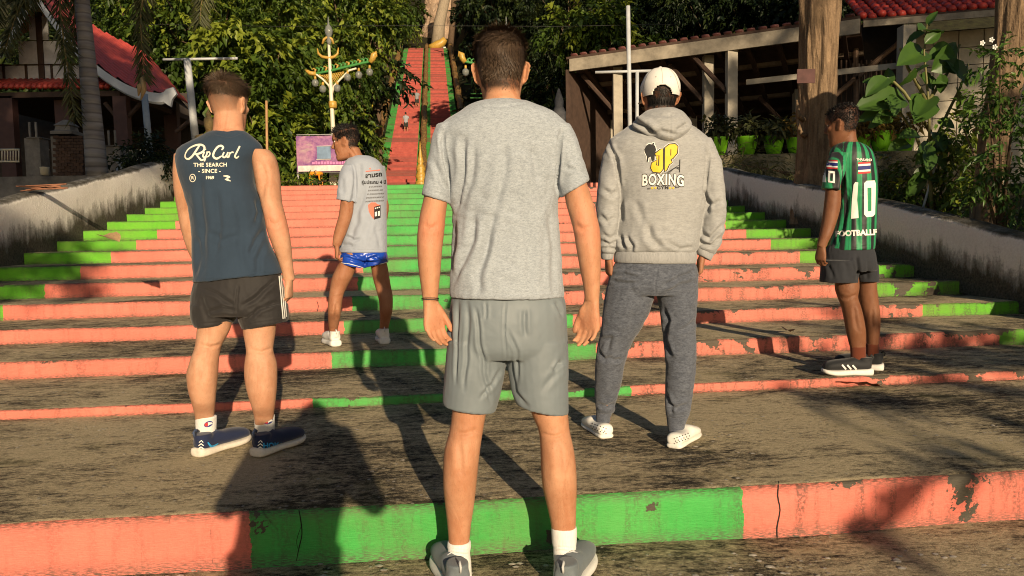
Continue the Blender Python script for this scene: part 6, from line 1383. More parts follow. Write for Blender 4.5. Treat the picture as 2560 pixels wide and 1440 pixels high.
for x0, x1, y0, lab in ((68, 98, 345, 'stained concrete post left of the brick pillar'), (266, 300, 366, 'stained concrete post right of the palm trunk')):
    mb = MB(); pbox(mb, x0, y0, x1, 470, 15.3, .3); pbox(mb, x0 - 2, y0 - 3, x1 + 2, y0, 15.27, .36)
    for dx in (4, 20): pbox(mb, x0 + dx, y0 - 40, x0 + dx + 2, y0 - 3, 15.4, .03)
    tag(mb.build('concrete_post', CONC, None), lab, 'post', 'concrete posts by the pavilion', 'thing')
q = empty('brick_pillar', P(168, 470, 15), 'crumbling brick pillar with a stone cap, left of the palm trunk', 'pillar'); BRK = plain('weathered_brick', (.085, .05, .034), .9, .45, 9, .4); rngk = random.Random(6); bme = []
for r_ in range(17):
    for c_ in range(5):
        mb = MB(); x0 = 132 + c_ * 15 + (7 if r_ % 2 else 0); x1 = min(x0 + 14, 208); y1 = 468 - r_ * 7.6
        if x1 - x0 > 3: pbox(mb, x0, y1 - 6.8, x1, y1, 14.9 + rngk.uniform(0, .04), .3); mb.build('brick', BRK, q)
pbox(MB(), 134, 340, 204, 468, 15., .24).build('core', CONC, q)
mb = MB(); a = P(168, 338, 15.1); mb.lathe(a, [(.30, 0), (.30, .06), (.22, .08), (.20, .16), (.24, .18), (.05, .30)], 4, X=Matrix.Rotation(R(45), 3, 'Z')); mb.build('cap', CONC, q)
mb = MB(); pbox(mb, -150, 434, 470, 560, 14.2, .3); tag(mb.build('retaining_wall', CONC, None), 'low dark stained wall below the pavilion and palm', 'wall', None, 'thing')
mb = MB(); mb.lathe(P(112, 430, 13.95), [(.07, -.06), (.08, .08), (.085, .09), (.075, .09), (.06, .0)], 14); tag(mb.build('bucket', LW, None, True), 'small white bucket on the low wall by the brick pillar', 'bucket')
mb = MB(); mb.lathe(P(308, 425, 14.0), [(.11, -.25), (.08, -.1), (.13, .02), (.06, .08), (.12, .16), (.13, .2)], 14); tag(mb.build('urn', plain('grey_urn', (.33, .34, .36), .7, .2), None, True), 'grey urn on the low wall right of the palm trunk', 'urn')
# stone statue glimpsed beside the man's neck
q = empty('statue', P(520, 400, 14), 'weathered golden stone statue behind the shoulder of the man in the sleeveless top', 'statue'); STN = plain('ochre_stone', (.38, .27, .12), .85, .35, 14, .5)
c = P(522, 306, 14); MB().lathe(c, [(.02, -.17), (.06, -.15), (.085, -.07), (.09, .0), (.08, .06), (.05, .10), (.04, .13), (.05, .15), (.02, .2), (.005, .24)], 14).build('head', STN, q, True)
MB().lathe(c, [(.05, -.95), (.30, -.9), (.32, -.65), (.24, -.45), (.27, -.34), (.24, -.25), (.07, -.2), (.05, -.12)], 16).build('torso', STN, q, True)

# ------------------------------------------------------------------ palm
q = empty('palm', P(240, 440, 12.8), 'tall palm with smooth ringed grey trunk and hanging fronds, in front of the pavilion', 'palm')
PB = None; k = NT('ringed_palm_bark'); v = k.coord((1, 1, 7.)); n1 = k.noise(1.4, v, 4, .6); w2 = k.n('TexWave'); w2.bands_direction = 'Z'; k.put(w2.inputs['Vector'], k.coord()); w2.inputs['Scale'].default_value = 2.1; w2.inputs['Distortion'].default_value = 1.2
k.bump(w2.outputs['Fac'], .7, .02); k.out(k.mix(k.ramp(w2.outputs['Fac'], [(.0, .55), (.14, 0.)]), k.ramp(n1, [(.3, (.16, .15, .155)), (.7, (.30, .285, .28))]), (.07, .06, .055)), .85, .2)
MB().tube([P(246, 470, 12.8), P(238, 380, 12.8), P(226, 240, 12.8), P(214, 100, 12.8), P(205, 0, 12.8), P(200, -120, 12.8)], [.185, .165, .145, .125, .115, .11], 18).build('trunk', k.m, q, True)
FR_ = [([(168, -90), (150, -10), (158, 90), (172, 190), (186, 285)], 15, 12.4), ([(395, -120), (365, -30), (352, 40), (356, 130), (360, 190)], 15, 12.2), ([(80, -60), (52, 10), (30, 70), (12, 125)], 12, 12.4), ([(545, -110), (520, -50), (506, -5), (500, 48)], 11, 12.6), ([(200, -100), (190, -20), (186, 60), (180, 120)], 12, 12.9), ([(20, -120), (0, -20), (-10, 40)], 13, 12.5), ([(120, -110), (100, -50), (75, -20), (40, -5)], 12, 12.0)]
rng = np.random.default_rng(8)
for pl, wl, d in FR_:
    A = cr([list(P(x, y, d)) for x, y in pl], 14); n = len(A); B_, Ax, Sd, Ln, Wd, Tn = [], [], [], [], [], []
    MB().tube([Vector(a) for a in A], [.022 * (1 - .7 * i / n) for i in range(n)], 6).build('frond_stem', plain('frond_stem', (.16, .12, .04), .6), q, True)
    for i in range(n):
        tg = A[min(i+1, n-1)] - A[max(i-1, 0)]; tg /= np.linalg.norm(tg)
        for s in (-1, 1):
            for _ in range(2):
                a = tg * .7 + np.array([s * rng.uniform(.35, .9), rng.uniform(-.5, .5), -rng.uniform(.1, .5)]); a /= np.linalg.norm(a); B_.append(A[i] + rng.normal(0, .012, 3)); Ax.append(a); sd = np.cross(a, [rng.normal(0, .3), -1, rng.normal(0, .4)]); Sd.append(sd / np.linalg.norm(sd)); Ln.append(rng.uniform(.24, .46) * (1 - .3 * i / n)); Wd.append(.030); Tn.append(rng.normal(.4, .25))
    link('frond', leaves_mesh('frond', np.array(B_), np.array(Ax), np.array(Sd), np.array(Ln), np.array(Wd), np.array(Tn), .2, .18), LEAF_P, q, False)
tag(MB().tube([P(346, 240, 12.2), P(350, 215, 12.2), P(357, 195, 12.2), P(360, 225, 12.2), P(352, 250, 12.2)], [.01, .05, .06, .04, .01], 8).build('frond_sheath', plain('dry_sheath', (.36, .25, .12), .8, .3), None, True), 'dry brown frond sheath hanging below the palm frond', 'sheath')

# ------------------------------------------------------------------ long shed on the other side
q = empty('shed', P(1760, 440, 19), 'long open shed with low red tiled roof, pale fascia and concrete posts', 'shed'); FASC = plain('weathered_fascia', (.30, .26, .20), .85, .45, 3, .3); PC = plain('pale_concrete_post', (.40, .36, .29), .85, .25, 3, .3); UND = plain('brown_roof_underside', (.07, .042, .03), .85, .35, 6)
L0, R0 = P(1424, 150, 20.4), P(2150, 58, 17.); hz_ = L0.z; R0.z = L0.z; ex = (R0 - L0); sl_ = ex.length; ex.normalize(); ey = Vector((-ex.y, ex.x, 0))
def Q(u, vv, zz): return L0 + ex * u + ey * vv + Vector((0, 0, zz))
def obox(mb, u0, v0, z0, u1, v1, z1, sl=0.): V = [Q(u, v_, z + (v_ * sl)) for z in (z0, z1) for (u, v_) in ((u0, v0), (u1, v0), (u1, v1), (u0, v1))]; return mb.add(V, [(0, 3, 2, 1), (4, 5, 6, 7), (0, 1, 5, 4), (1, 2, 6, 5), (2, 3, 7, 6), (3, 0, 4, 7)])
SL = -.36
obox(MB(), .0, -.02, -.30, sl_, .06, .02).build('fascia', FASC, q)
obox(MB(), -.1, .0, .03, sl_, 7., .09, SL).build('roof_deck', UND, q)
for i in range(int(sl_ / .27)):
    mb = MB(); a = Q(i * .27 + .13, -.04, .135); b = Q(i * .27 + .13, 7., .12 + 7. * SL); mb.tube([a, b], .10, 8, flat=.22); mb.build('tile', plain('dark_red_tile', (.12, .04, .035), .6, .35, 3.5), q, True)
for j in range(9):
    obox(MB(), .0, .5 + j * .75, -.06, sl_, .58 + j * .75, .028, SL).build('purlin', plain('pale_batten', (.24, .18, .13), .85, .3) if j % 2 else UND, q)
for i in range(10): obox(MB(), .3 + i * sl_ / 10, .06, -.16, .40 + i * sl_ / 10, 6.8, -.065, SL).build('rafter', UND, q)
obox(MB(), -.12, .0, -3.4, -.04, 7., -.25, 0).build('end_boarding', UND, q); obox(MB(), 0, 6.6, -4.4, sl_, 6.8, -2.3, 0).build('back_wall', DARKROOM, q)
for x, dv in ((1544, .5), (1770, .5), (1828, .15), (1640, 3.), (1535, 3.2), (1730, 3.4), (1995, 2.5)):
    ray = P(x, 300, 1.) - CAM; den = ray.x * ey.x + ray.y * ey.y; rel = (L0 + ey * dv - CAM); tpar = (rel.x * ey.x + rel.y * ey.y) / den; c = CAM + ray * tpar; top = hz_ - .02 + (dv * SL) - .05
    mb = MB(); mb.box((c.x - .12, c.y - .12, 1.9), (c.x + .12, c.y + .12, top)); mb.build('post', PC, q)
    MB().bar((c.x, c.y, top - 1.25), Vector((c.x, c.y, top - .1)) - ex * 1.0 + Vector((0, 0, .0)), .06, n=6).build('brace', UND, q)
obox(MB(), 4.5, .6, -1.05, sl_ + 1.5, .66, -.92).build('tie_beam', PC, q)
# building with the upper red roof
q = empty('house', P(2350, 440, 17.5), 'pale block-walled house with a red tiled roof and broken eave', 'house')
A = [P(2158, 44, 17.2), P(2500, 50, 16.6), P(2640, 40, 16.2)]; e0, e1 = A[0], Vector((A[2].x, A[2].y, A[0].z)); dx = (e1 - e0); hl = dx.length; dx.normalize(); dy = Vector((-dx.y, dx.x, 0))
for i in range(int(hl / .2)):
    mb = MB(); a = e0 + dx * (i * .2) + Vector((0, 0, random.Random(i).uniform(-.03, .03))); 
    for j in range(7): mb.tube([a + dy * (j * .36) + Vector((0, 0, j * .17 + .02)), a + dy * (j * .36 + .4) + Vector((0, 0, j * .17 + .17))], [.085, .07], 7)
    mb.build('tile_row', plain('bright_red_tile', (.48, .05, .035), .42, .3, 5), q, True)
V = [e0 + Vector((0, 0, -.03)), e1 + Vector((0, 0, -.03)), e1 + dy * 3 + Vector((0, 0, 1.35)), e0 + dy * 3 + Vector((0, 0, 1.35))]; V += [v_ - Vector((0, 0, .06)) for v_ in V]
MB().add(V, [(0, 1, 2, 3), (4, 7, 6, 5), (0, 4, 5, 1), (1, 5, 6, 2), (2, 6, 7, 3), (3, 7, 4, 0)]).build('roof_deck', UND, q)
V = [e0 - dy * .05 + Vector((0, 0, -.22)), e1 - dy * .05 + Vector((0, 0, -.22)), e1 - dy * .05 + Vector((0, 0, -.08)), e0 - dy * .05 + Vector((0, 0, -.08))]; V += [v_ + dy * .06 for v_ in V]
MB().add(V, [(0, 1, 2, 3), (4, 7, 6, 5), (0, 4, 5, 1), (2, 6, 7, 3)]).build('eave_board', FASC, q)
BLK = plain('cream_block', (.42, .38, .30), .85, .22, 4, .3); w0 = e0 + dx * 1.2 + dy * 1.1
for i in range(9):
    for j in range(9):
        b0 = w0 + dx * (i * .52 + .008) ; mb = MB(); z0 = 2.1 + j * .40
        V = [b0, b0 + dx * .50, b0 + dx * .50 + dy * .12, b0 + dy * .12]; V = [Vector((v_.x, v_.y, z0)) for v_ in V] + [Vector((v_.x, v_.y, z0 + .382)) for v_ in V]
        mb.add(V, [(0, 3, 2, 1), (4, 5, 6, 7), (0, 1, 5, 4), (1, 2, 6, 5), (2, 3, 7, 6), (3, 0, 4, 7)]).build('wall_block', BLK, q)
V = [w0 + dy * .08, w0 + dx * 4.8 + dy * .08, w0 + dx * 4.8 + dy * .3, w0 + dy * .3]; V = [Vector((v_.x, v_.y, 1.8)) for v_ in V] + [Vector((v_.x, v_.y, 5.72)) for v_ in V]
MB().add(V, [(0, 3, 2, 1), (4, 5, 6, 7), (0, 1, 5, 4), (1, 2, 6, 5), (2, 3, 7, 6), (3, 0, 4, 7)]).build('wall_core', DARKROOM, q)
c = P(2262, 300, 16.8); MB().box((c.x - .14, c.y - .14, 1.9), (c.x + .14, c.y + .14, P(2262, 66, 16.8).z)).build('column', PC, q)
gp = MB()
for i in range(14): gp.bar(P(2078 + i * 12.5, 300, 18.2), P(2078 + i * 12.5, 150, 18.2), .022, n=5)
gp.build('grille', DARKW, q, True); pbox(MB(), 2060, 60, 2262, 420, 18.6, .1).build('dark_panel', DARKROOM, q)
for a, b in (((2060, 262), (2255, 100)), ((2060, 285), (2255, 240)), ((2140, 120), (2140, 300))): MB().bar(P(*a, 18.1), P(*b, 18.1), .06, n=6).build('timber', plain('brown_batten', (.16, .10, .065), .8, .3), q)
# ------------------------------------------------------------------ ledge with potted plants
mb = MB(); a, b = P(1790, 388, 15.2), P(2440, 380, 14.9); dl = Vector((b.x - a.x, b.y - a.y, 0)); ll_ = dl.length; dl.normalize(); nl = Vector((-dl.y, dl.x, 0)); zt = a.z
V = [a, b, b + nl * .35, a + nl * .35]; V = [Vector((v_.x, v_.y, 1.2)) for v_ in V] + [Vector((v_.x, v_.y, zt)) for v_ in V]
k = NT('lichen_stone'); v = k.coord(); k.bump(k.noise(14., v, 6), .8, .03); k.out(k.ramp(k.noise(2.6, v, 6, .7), [(.3, (.035, .033, .02)), (.5, (.19, .165, .10)), (.7, (.33, .29, .18))]), .95, .15)
tag(mb.add(V, [(0, 3, 2, 1), (4, 5, 6, 7), (0, 1, 5, 4), (1, 2, 6, 5), (2, 3, 7, 6), (3, 0, 4, 7)]).build('stone_ledge', k.m, None), 'mossy stone ledge carrying the row of green pots', 'ledge', None, 'thing')
LIME = plain('lime_plastic', (.19, .52, .015), .4, .12, 6)
POTS = [(1795, 'first of the row, half hidden behind the hooded man', .30), (1868, 'second of the row, right of the shed post', .30), (1934, 'third of the row, left of the thick trunk', .30), (1988, 'partly hidden by the thick trunk', .26), (2152, 'behind the head of the teenager', .28), (2203, 'right of the teenager’s head, in full sun', .33), (2262, 'last of the row, behind the broad leaves', .28)]
for i, (x, lab, w_) in enumerate(POTS):
    ray = P(x, 380, 1.) - CAM; rel = a + nl * .17 - CAM; tp = (rel.x * nl.x + rel.y * nl.y) / (ray.x * nl.x + ray.y * nl.y); c = CAM + ray * tp; c.z = zt; s_ = w_ / .30 * 1.3
    q = empty('potted_plant', c, 'lime green pot with croton, ' + lab.replace('’', "'"), 'potted plant', 'lime green pots along the stone ledge')
    MB().lathe(c, [(.085 * s_, 0), (.10 * s_, .01), (.135 * s_, .12 * s_), (.155 * s_, .24 * s_), (.165 * s_, .265 * s_), (.165 * s_, .285 * s_), (.145 * s_, .285 * s_), (.135 * s_, .22 * s_)], 22).build('pot', LIME, q, True)
    MB().lathe(c + Vector((0, 0, .2)), [(.02, 0), (.13 * s_, .0), (.13 * s_, .02), (.02, .03)], 14).build('soil', MATS['forest_floor'], q, True)
    rng = np.random.default_rng(60 + i); lb = [(c + Vector((rng.normal(0, .09), rng.normal(0, .06), .53 + rng.normal(0, .05))), (.25, .22, .15)) for _ in range(5)]
    st = MB()
    for l_, _ in lb: st.bar(c + Vector((0, 0, .2)), l_, .008, .005, 5)
    st.build('stem', BARK, q, True); link('foliage', leaves_mesh('foliage', *sprays(rng, lb, 52, 4, .13, .19, .07, shell=.3, droop=.1), droop=.3), LEAF_D if x > 1960 else LEAF_P, q, False)

# ------------------------------------------------------------------ two big trunks
def big_trunk(label, pts, d, seed, bark, tone=1.):
    A = cr([[*P((a + b) / 2, y, d), (b - a) / 2 * d / FOC] for a, b, y in pts], 10); n = 96; V = []
    for i, r in enumerate(A):
        t = 2 * np.pi * np.arange(n) / n; q3 = np.stack([np.cos(t) * 2.2, np.sin(t) * 2.2, np.full(n, r[2] * .9)], 1)
        rr = r[3] * (.96 + .14 * fbm(q3, 3, seed) + .10 * np.abs(fbm(np.stack([np.cos(t) * 6, np.sin(t) * 6, np.full(n, r[2] * .8)], 1), 3, seed + 4))); V.append(np.stack([r[0] + rr * np.cos(t), r[1] + rr * np.sin(t), np.full(n, r[2])], 1))
    V = np.concatenate(V); m = len(A); g = np.arange(n); Fq = np.concatenate([np.stack([i*n+g, i*n+(g+1) % n, (i+1)*n+(g+1) % n, (i+1)*n+g], 1) for i in range(m-1)])
    p = empty('bare_tree', P((pts[0][0] + pts[0][1]) / 2, pts[0][2], d), label, 'tree'); link('trunk', mesh_np('trunk', V, [Fq]), bark, p, True); return p
TRK = m_bark('trunk_bark', (.075, .049, .032), (.37, .255, .155), .8)  # brown bark of the two big trunks
t1 = big_trunk('thick furrowed bare trunk between the shed and the teenager', [(1975, 2100, 560), (1985, 2094, 500), (1998, 2088, 400), (2004, 2084, 300), (2006, 2086, 200), (2004, 2092, 100), (2000, 2096, 0), (1996, 2102, -80)], 10.9, 3, TRK)
for x, y, e in ((1996, 290, (1992, 250)), (2000, 330, (1990, 285))): MB().tube([P(x + 12, y + 10, 10.8), P(x, y, 10.7), P(*e, 10.75)], [.04, .035, .012], 8).build('stub', TRK, t1, True)
t2 = big_trunk('leaning furrowed trunk at the edge behind the flowering shrub', [(2410, 2500, 640), (2424, 2492, 560), (2444, 2508, 420), (2462, 2530, 300), (2480, 2556, 180), (2494, 2580, 90), (2500, 2600, 0), (2510, 2620, -80)], 7.9, 9, TRK)
mb = MB(); pbox(mb, 1993, 172, 2038, 208, 10.5, .02); o = mb.build('sign', plain('faded_maroon_sign', (.09, .04, .036), .8, .3), None); tag(o, 'faded maroon sign board nailed to the thick trunk', 'sign', None, 'thing')
o = MB().bar(P(2438, 325, 7.55), P(2545, 288, 7.55), .05, n=6, flat=.4).build('plank', plain('old_plank', (.12, .07, .045), .85, .3), None); tag(o, 'old brown plank tied across the leaning trunk', 'plank')
pole('thin grey metal rod leaning behind the grey side wall', P(2343, 398, 8.6), P(2296, 560, 8.6), .014, GALV)
# dark stone chedi in the gap
q = empty('stone_stupa', P(1398, 330, 26), 'small weathered grey stone stupa left of the shed', 'stupa')
c = P(1398, 300, 26); MB().lathe(Vector((c.x, c.y, 2.1)), [(.55, 0), (.55, .9), (.45, 1.0), (.45, 1.6), (.36, 1.7), (.40, 2.1), (.30, 2.3), (.33, 2.7), (.22, 2.9), (.24, 3.2), (.15, 3.4), (.16, 3.6), (.10, 3.8), (.03, 4.0)], 12).build('body', plain('grey_stone', (.075, .075, .08), .9, .5, 5, .5), q, True)

# ------------------------------------------------------------------ shrubs by the grey wall
rng = np.random.default_rng(21)
q = empty('broadleaf_shrub', P(2330, 540, 8.6), 'tall shrub with large round leaves beside the teenager', 'shrub')
st = [[(2330, 560), (2325, 420), (2322, 260), (2310, 130), (2318, 60)], [(2328, 440), (2290, 340), (2250, 280), (2205, 300)], [(2325, 380), (2370, 280), (2400, 220), (2420, 160)], [(2326, 330), (2260, 230), (2220, 190), (2190, 200)], [(2322, 250), (2370, 180), (2400, 110)], [(2322, 260), (2270, 170), (2250, 120)]]
for s_ in st: MB().tube([P(x, y, 8.6 + .1 * math.sin(x)) for x, y in s_], [.022 - .004 * i for i in range(len(s_))], 7).build('stem', plain('green_stem', (.16, .15, .05), .6, .2), q, True)
lm = []
L_ = 9; W9 = 7; V = []; 
for i in range(L_):
    t = i / (L_ - 1); wd = .30 * math.sin(math.pi * min(1, t ** .8)) ** .75 + .004
    for j in range(W9): s_ = j / (W9 - 1) * 2 - 1; V.append((t, s_ * wd, .10 * abs(s_) * wd * 4 - .22 * t * t + .02 * math.sin(t * 22) * abs(s_)))
g = [(i*W9+j, i*W9+j+1, (i+1)*W9+j+1, (i+1)*W9+j) for i in range(L_-1) for j in range(W9-1)]
leafme = bpy.data.meshes.new('leaf'); leafme.from_pydata(V, [], g); leafme.update(); fattr(leafme, 'tone', [.35 + .35 * abs(v_[1]) + .2 * (abs(v_[1]) < .02) for v_ in V]); leafme.materials.append(LEAF_W); leafme.polygons.foreach_set('use_smooth', [True] * len(g))
LEAVES = [(2318, 62, 2345, 20, .22), (2312, 80, 2250, 110, .30), (2312, 110, 2370, 60, .28), (2312, 130, 2240, 150, .28), (2325, 150, 2410, 95, .34), (2322, 165, 2260, 190, .26), (2330, 120, 2400, 145, .26), (2250, 280, 2212, 240, .24), (2240, 240, 2160, 262, .30), (2230, 210, 2180, 180, .24), (2225, 240, 2250, 300, .30), (2220, 195, 2150, 240, .28), (2322, 190, 2345, 250, .26), (2330, 210, 2390, 200, .26), (2322, 240, 2280, 290, .28), (2370, 180, 2430, 160, .26), (2390, 220, 2410, 280, .24), (2330, 330, 2380, 380, .30), (2325, 360, 2290, 420, .30), (2335, 400, 2400, 430, .28), (2320, 420, 2270, 470, .26), (2300, 340, 2240, 330, .26), (2345, 300, 2400, 320, .24), (2190, 205, 2150, 200, .20), (2205, 300, 2165, 320, .22), (2335, 90, 2300, 40, .2)]
rl = random.Random(12); LEAVES += [(x + rl.uniform(-35, 45), y + rl.uniform(-30, 60), x1 + rl.uniform(-50, 60), y1 + rl.uniform(-30, 70), .16) for x, y, x1, y1, _ in LEAVES[4:22]]
for i, (x0, y0, x1, y1, ln) in enumerate(LEAVES):
    a, b = P(x0, y0, 8.55 + .12 * math.sin(i * 2.3)), P(x1, y1, 8.45 + .25 * math.sin(i * 1.7)); ax = (b - a).normalized(); nz = Vector((rng.normal(0, .35), -.8, .55 + rng.normal(0, .3))); sd = nz.cross(ax).normalized(); nz = ax.cross(sd)
    Mx = Matrix(((ax.x, sd.x, nz.x, 0), (ax.y, sd.y, nz.y, 0), (ax.z, sd.z, nz.z, 0), (0, 0, 0, 1))); o = bpy.data.objects.new('leaf', leafme); COL.objects.link(o); o.parent = q; kk = max(ln, (b - a).length) * .74
    o.matrix_local = Matrix.Translation(a - WL[q.name]) @ Mx @ Matrix.Diagonal((kk, kk, kk, 1))
def shrub(label, lobes, seed, mat, n, per, slen, ll, lw, base, group=None, name='shrub', flowers=None):
    q = empty(name, base, label, 'shrub', group); mb = MB()
    for c, r in lobes: mb.tube([Vector(base), Vector(base).lerp(Vector(c), .5) + Vector((0, 0, .1)), Vector(c)], [.02, .014, .006], 6)
    mb.build('stem', BARK, q, True); rng = np.random.default_rng(seed); link('foliage', leaves_mesh('foliage', *sprays(rng, lobes, n, per, slen, ll, lw, shell=.3), droop=.25), mat, q, False)
    if flowers:
        for x, y, d in flowers:
            mb = MB(); c = P(x, y, d)
            for t in range(5):
                u = Vector((math.cos(t * 1.257), -.35, math.sin(t * 1.257))); w_ = Vector((-math.sin(t * 1.257), 0, math.cos(t * 1.257))); mb.add([c, c + u * .018 + w_ * .009, c + u * .027, c + u * .018 - w_ * .009, c + u * .012 + Vector((0, -.006, 0))], [(0, 1, 4), (1, 2, 4), (2, 3, 4), (3, 0, 4)])
            mb.build('flower', plain('white_petal', (.8, .8, .76), .6, .05), q, False)
shrub('fine-leaved shrub with small white flowers at the edge of the photo', [(P(2500, 160, 7.2), (.22, .2, .16)), (P(2540, 240, 7.2), (.22, .2, .3)), (P(2470, 260, 7.3), (.12, .2, .2)), (P(2530, 380, 7.2), (.25, .2, .3)), (P(2480, 460, 7.4), (.22, .2, .2)), (P(2400, 300, 7.5), (.10, .2, .1)), (P(2550, 500, 7.2), (.2, .2, .2))], 3, LEAF_W, 190, 8, .18, .085, .034, P(2500, 600, 7.4), None, 'flowering_shrub', [(2478, 100, 7.0), (2455, 108, 7.0), (2486, 118, 7.0)])
shrub('leggy shrub with mixed leaves under the broad-leaved one', [(P(2260, 420, 8.9), (.22, .2, .2)), (P(2330, 480, 8.8), (.3, .25, .2)), (P(2400, 420, 8.6), (.25, .2, .25)), (P(2420, 520, 8.2), (.25, .2, .16)), (P(2220, 470, 9.4), (.25, .2, .15)), (P(2380, 340, 8.7), (.2, .2, .2))], 4, LEAF_A, 210, 8, .22, .11, .045, P(2340, 560, 8.8))
shrub('dark feathery bush on the low wall left of the T-shaped post', [(P(380, 380, 13.4), (.3, .3, .28)), (P(355, 395, 13.4), (.3, .3, .2)), (P(410, 395, 13.4), (.25, .3, .2))], 5, LEAF_B, 150, 8, .3, .12, .05, P(380, 430, 13.4))
shrub('low green weeds at the top of the steps below the banner', [(P(x, 456, 17.2), (.5, .4, .14)) for x in (715, 760, 800, 850, 690)], 6, LEAF_A, 150, 8, .22, .12, .05, P(770, 470, 17.2))
shrub('spiky dry weeds along the foot of the stone ledge', [(P(x, y, 14.5), (.5, .3, .22)) for x, y in ((1870, 415), (1940, 425), (2120, 420), (2200, 430), (2260, 440), (1830, 408))], 7, LEAF_P, 240, 6, .34, .2, .026, P(2050, 470, 14.5))
N = 2600; X = rng.uniform(5.5, 9.5, N); Y = rng.uniform(3, 15, N); Z = hillz(X, Y); Wx = X * _c - Y * _s; Wy = X * _s + Y * _c
B_, A_, S_, L_2, W_2, T_ = sprays(rng, [(np.array([x, y, z + .05]), (.2, .2, .06)) for x, y, z in zip(Wx, Wy, Z)], 2400, 4, .12, .13, .05, shell=.1, droop=-.1)
tag(link('ground_cover', leaves_mesh('ground_cover', B_, A_, S_, L_2, W_2, T_ + .1), LEAF_P, None, False), 'yellowed weeds and leaf litter behind the grey side wall', None, None, 'stuff')

# ------------------------------------------------------------------ cracks in the lowest risers
def step_crack(idx, polys):
    o = [c for c in steps.children if c.name.split('.')[0] == 'step'][idx]; Mw = Matrix.Rotation(TH, 4, 'Z')
    bv = BVHTree.FromPolygons([tuple(Mw @ v_.co) for v_ in o.data.vertices], [tuple(f.vertices) for f in o.data.polygons])
    c = decal('crack', poly_bm(polys), plain('crack_dark', (.018, .014, .011), .95, .2), bv, None, .0012, 14); c.parent = o; c.matrix_parent_inverse = Mw.inverted()  # dark strokes laid over the risers as crack lines
SCH = sorted([c for c in steps.children], key=lambda c: min(v_.co.y for v_ in c.data.vertices))
step_crack(0, stroke([(746, 1268, .8), (752, 1300, 1.2), (755, 1335, 1.), (748, 1368, 1.1), (741, 1402, .6)], 2.6, 3)); step_crack(0, stroke([(752, 1318, .5), (742, 1350, .8), (745, 1372, .4)], 2., 3))
step_crack(0, stroke([(1947, 1203, .8), (1944, 1240, 1.2), (1950, 1275, 1.), (1942, 1320, 1.2), (1944, 1352, .7)], 3., 3)); step_crack(2, stroke([(1208, 890), (1206, 905, 1.3), (1210, 918)], 1.6, 2)); step_crack(4, stroke([(792, 752), (796, 765, 1.2), (793, 778)], 1.4, 2))
# ------------------------------------------------------------------ litter
def dry_leaf(label, px, py, z, ln, rot, c=(.20, .07, .045)):
    b = floorpt(px, py, z); o = bpy.data.objects.new('fallen_leaf', leafme.copy()); COL.objects.link(o); o.data.materials[0] = plain('dry_leaf_%d' % int(c[0] * 100), c, .8, .3, 20)
    o.matrix_world = Matrix.Translation(b + Vector((0, 0, .03))) @ Matrix.Rotation(rot, 4, 'Z') @ Matrix.Rotation(R(8), 4, 'X') @ Matrix.Diagonal((ln, ln, ln * .9, 1)); tag(o, label, 'leaf', 'fallen dry leaves')
dry_leaf('large reddish dry leaf lying at the edge of the step below the teenager', 2090, 968, .198, .34, .2); dry_leaf('dry leaf on the step behind the hooded man, toward the teenager', 1965, 836, .37, .16, 1.0, (.12, .06, .04)); dry_leaf('dry tan leaf leaning on a green riser by the whitewashed wall', 255, 600, 1.167, .24, -.6, (.42, .27, .13))
q = empty('stick_pile', S(XL - .15, 8.9, 1.6), 'bundle of thin reddish dry sticks on top of the whitewashed wall', 'stick pile'); rngl = random.Random(5)
for i in range(9): MB().bar(P(40 + rngl.uniform(0, 40), 470 + rngl.uniform(-8, 8), 8.9), P(130 + rngl.uniform(0, 40), 462 + rngl.uniform(-4, 10), 8.9), .008, n=5).build('stick', plain('red_brown_stick', (.26, .11, .06), .8, .3), q, True)
rng = np.random.default_rng(77); V = []; F3 = []
for i in range(950):
    if i < 420: x, y, z = rng.uniform(-2.2, 2.6), rng.uniform(2.05, 2.6), .0
    else:
        s_ = int(rng.integers(0, 4)); X = rng.uniform(-4.5, 5); yy = rng.uniform(SY[s_] + .06, SY[s_+1] - .02); w3 = S(X, yy, SZ[s_+1]); x, y, z = w3
    r = rng.uniform(.003, .010) * (1.25 if i < 420 else .9); k0 = len(V); a0 = rng.uniform(0, 6.28)
    for t in range(5): rr = r * rng.uniform(.6, 1.3); V.append((x + rr * 1.4 * math.cos(a0 + t * 1.257), y + rr * math.sin(a0 + t * 1.257), z + .001))
    V.append((x, y, z + r * .55)); F3 += [(k0 + t, k0 + (t + 1) % 5, k0 + 5) for t in range(5)]
tag(link('stone_chips', mesh_np('stone_chips', np.array(V), [np.array(F3)]), plain('pale_chip', (.40, .36, .30), .8, .45, 60), None, False), 'scattered pale stone chips on the paving and treads', None, None, 'stuff')

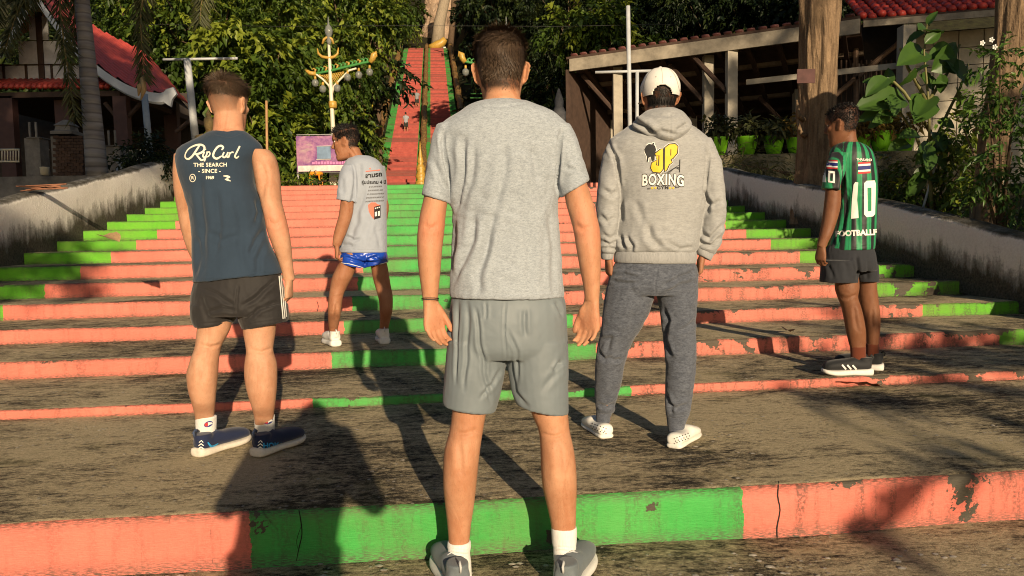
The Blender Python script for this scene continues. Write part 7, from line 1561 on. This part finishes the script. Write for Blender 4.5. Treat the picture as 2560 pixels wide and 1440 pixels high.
# ------------------------------------------------------------------ far walkers and the photographer
sk = MATS.get('brown_skin') or m_skin('brown_skin', (.33, .155, .085))
simple_person('distant walker in pale top and dark shorts, lower of the two on the hill staircase', H((P(1030, 324, 60).y - HA.y) if False else 12.0, -1.45), 1.66, plain('pale_blue_tee', (.30, .31, .34), .8, .1), plain('black_shorts_far', (.02, .025, .02), .8, .1), sk, HAIR_BK, .12, .05)
simple_person('distant walker in grey top, higher of the two beside the middle balustrade', H(20.5, -.72), 1.66, plain('grey_tee_far', (.22, .23, .24), .8, .1), plain('black_shorts_far', (.02, .02, .02), .8, .1), sk, HAIR_BK, .10, .05)
def photographer():
    b = Vector((.05, -.42, 0)); lean = lambda z: .17 * max(0., (z - .85) / .75); p = empty('person', b, 'photographer behind the camera whose shadow with raised arms falls on the first step', 'person')
    def sec(x, y, z, rx, ry): return (b + Vector((x + lean(z), y, z)), Vector((rx, 0, 0)), Vector((0, ry, 0)))
    Ls = [loft_w([sec(s*.11, 0, 0, .05, .12), sec(s*.11, -.03, .08, .05, .06), sec(s*.10, 0, .3, .06, .065), sec(s*.10, .01, .5, .062, .065), sec(s*.095, 0, .88, .10, .10)], 18, 3) for s in (-1, 1)]
    Ls += [loft_w([sec(0, 0, .80, .17, .11), sec(0, 0, .98, .155, .10), sec(0, 0, 1.22, .185, .115), sec(0, 0, 1.34, .17, .09), sec(0, .03, 1.38, .07, .06), sec(0, .08, 1.42, .055, .06)], 22, 3), loft_w([sec(0, .12, 1.27, .05, .06), sec(0, .12, 1.36, .075, .095), sec(0, .10, 1.45, .072, .09), sec(0, .08, 1.51, .02, .02)], 18, 3)]
    for s in (-1, 1):
        sh, el, ha = b + Vector((s*.18 + lean(1.34), 0, 1.34)), b + Vector((s*.27 + lean(1.05), .10, 1.03)), b + Vector((s*.07, .28, 1.12))
        for A_, B2, r0, r1 in ((sh, el, .055, .043), (el, ha, .043, .028)):
            d = (B2 - A_).normalized(); e1 = d.cross(Vector((0, 0, 1))).normalized(); e2 = e1.cross(d); Ls.append(loft_w([(A_ + (B2 - A_) * t, e1 * (r0 + (r1 - r0) * t), e2 * (r0 + (r1 - r0) * t)) for t in (-.05, .3, .7, 1.03)], 16, 2))
        Ls += hand_lofts(ha, (-s * .6, .25, .15), (0, .3, -1) if False else (-s * .2, .9, .1), (0, 0, 1), .165, (.5, .6, .4), (.7, .4, .3), .02)
    me = fuse('body', Ls, .007, 3, keep=.5); skin_zones(me, Matrix.Identity(4)); link('body', me, sk, p)
    me = fuse('shirt', [loft_w([sec(0, 0, .84, .195, .13), sec(0, 0, 1.0, .18, .12), sec(0, 0, 1.22, .21, .135), sec(0, 0, 1.36, .19, .11), sec(0, 0, 1.42, .08, .07)], 24, 3)], .015, 2); link('shirt', me, plain('photographer_shirt', (.1, .1, .12), .9), p)
    link('trousers', fuse('trousers', [loft_w([sec(s*.10, 0, .10, .075, .085), sec(s*.10, 0, .5, .085, .09), sec(s*.09, 0, .9, .115, .125)], 18, 3) for s in (-1, 1)], .015, 2), plain('photographer_trousers', (.05, .05, .06), .9), p)
photographer()
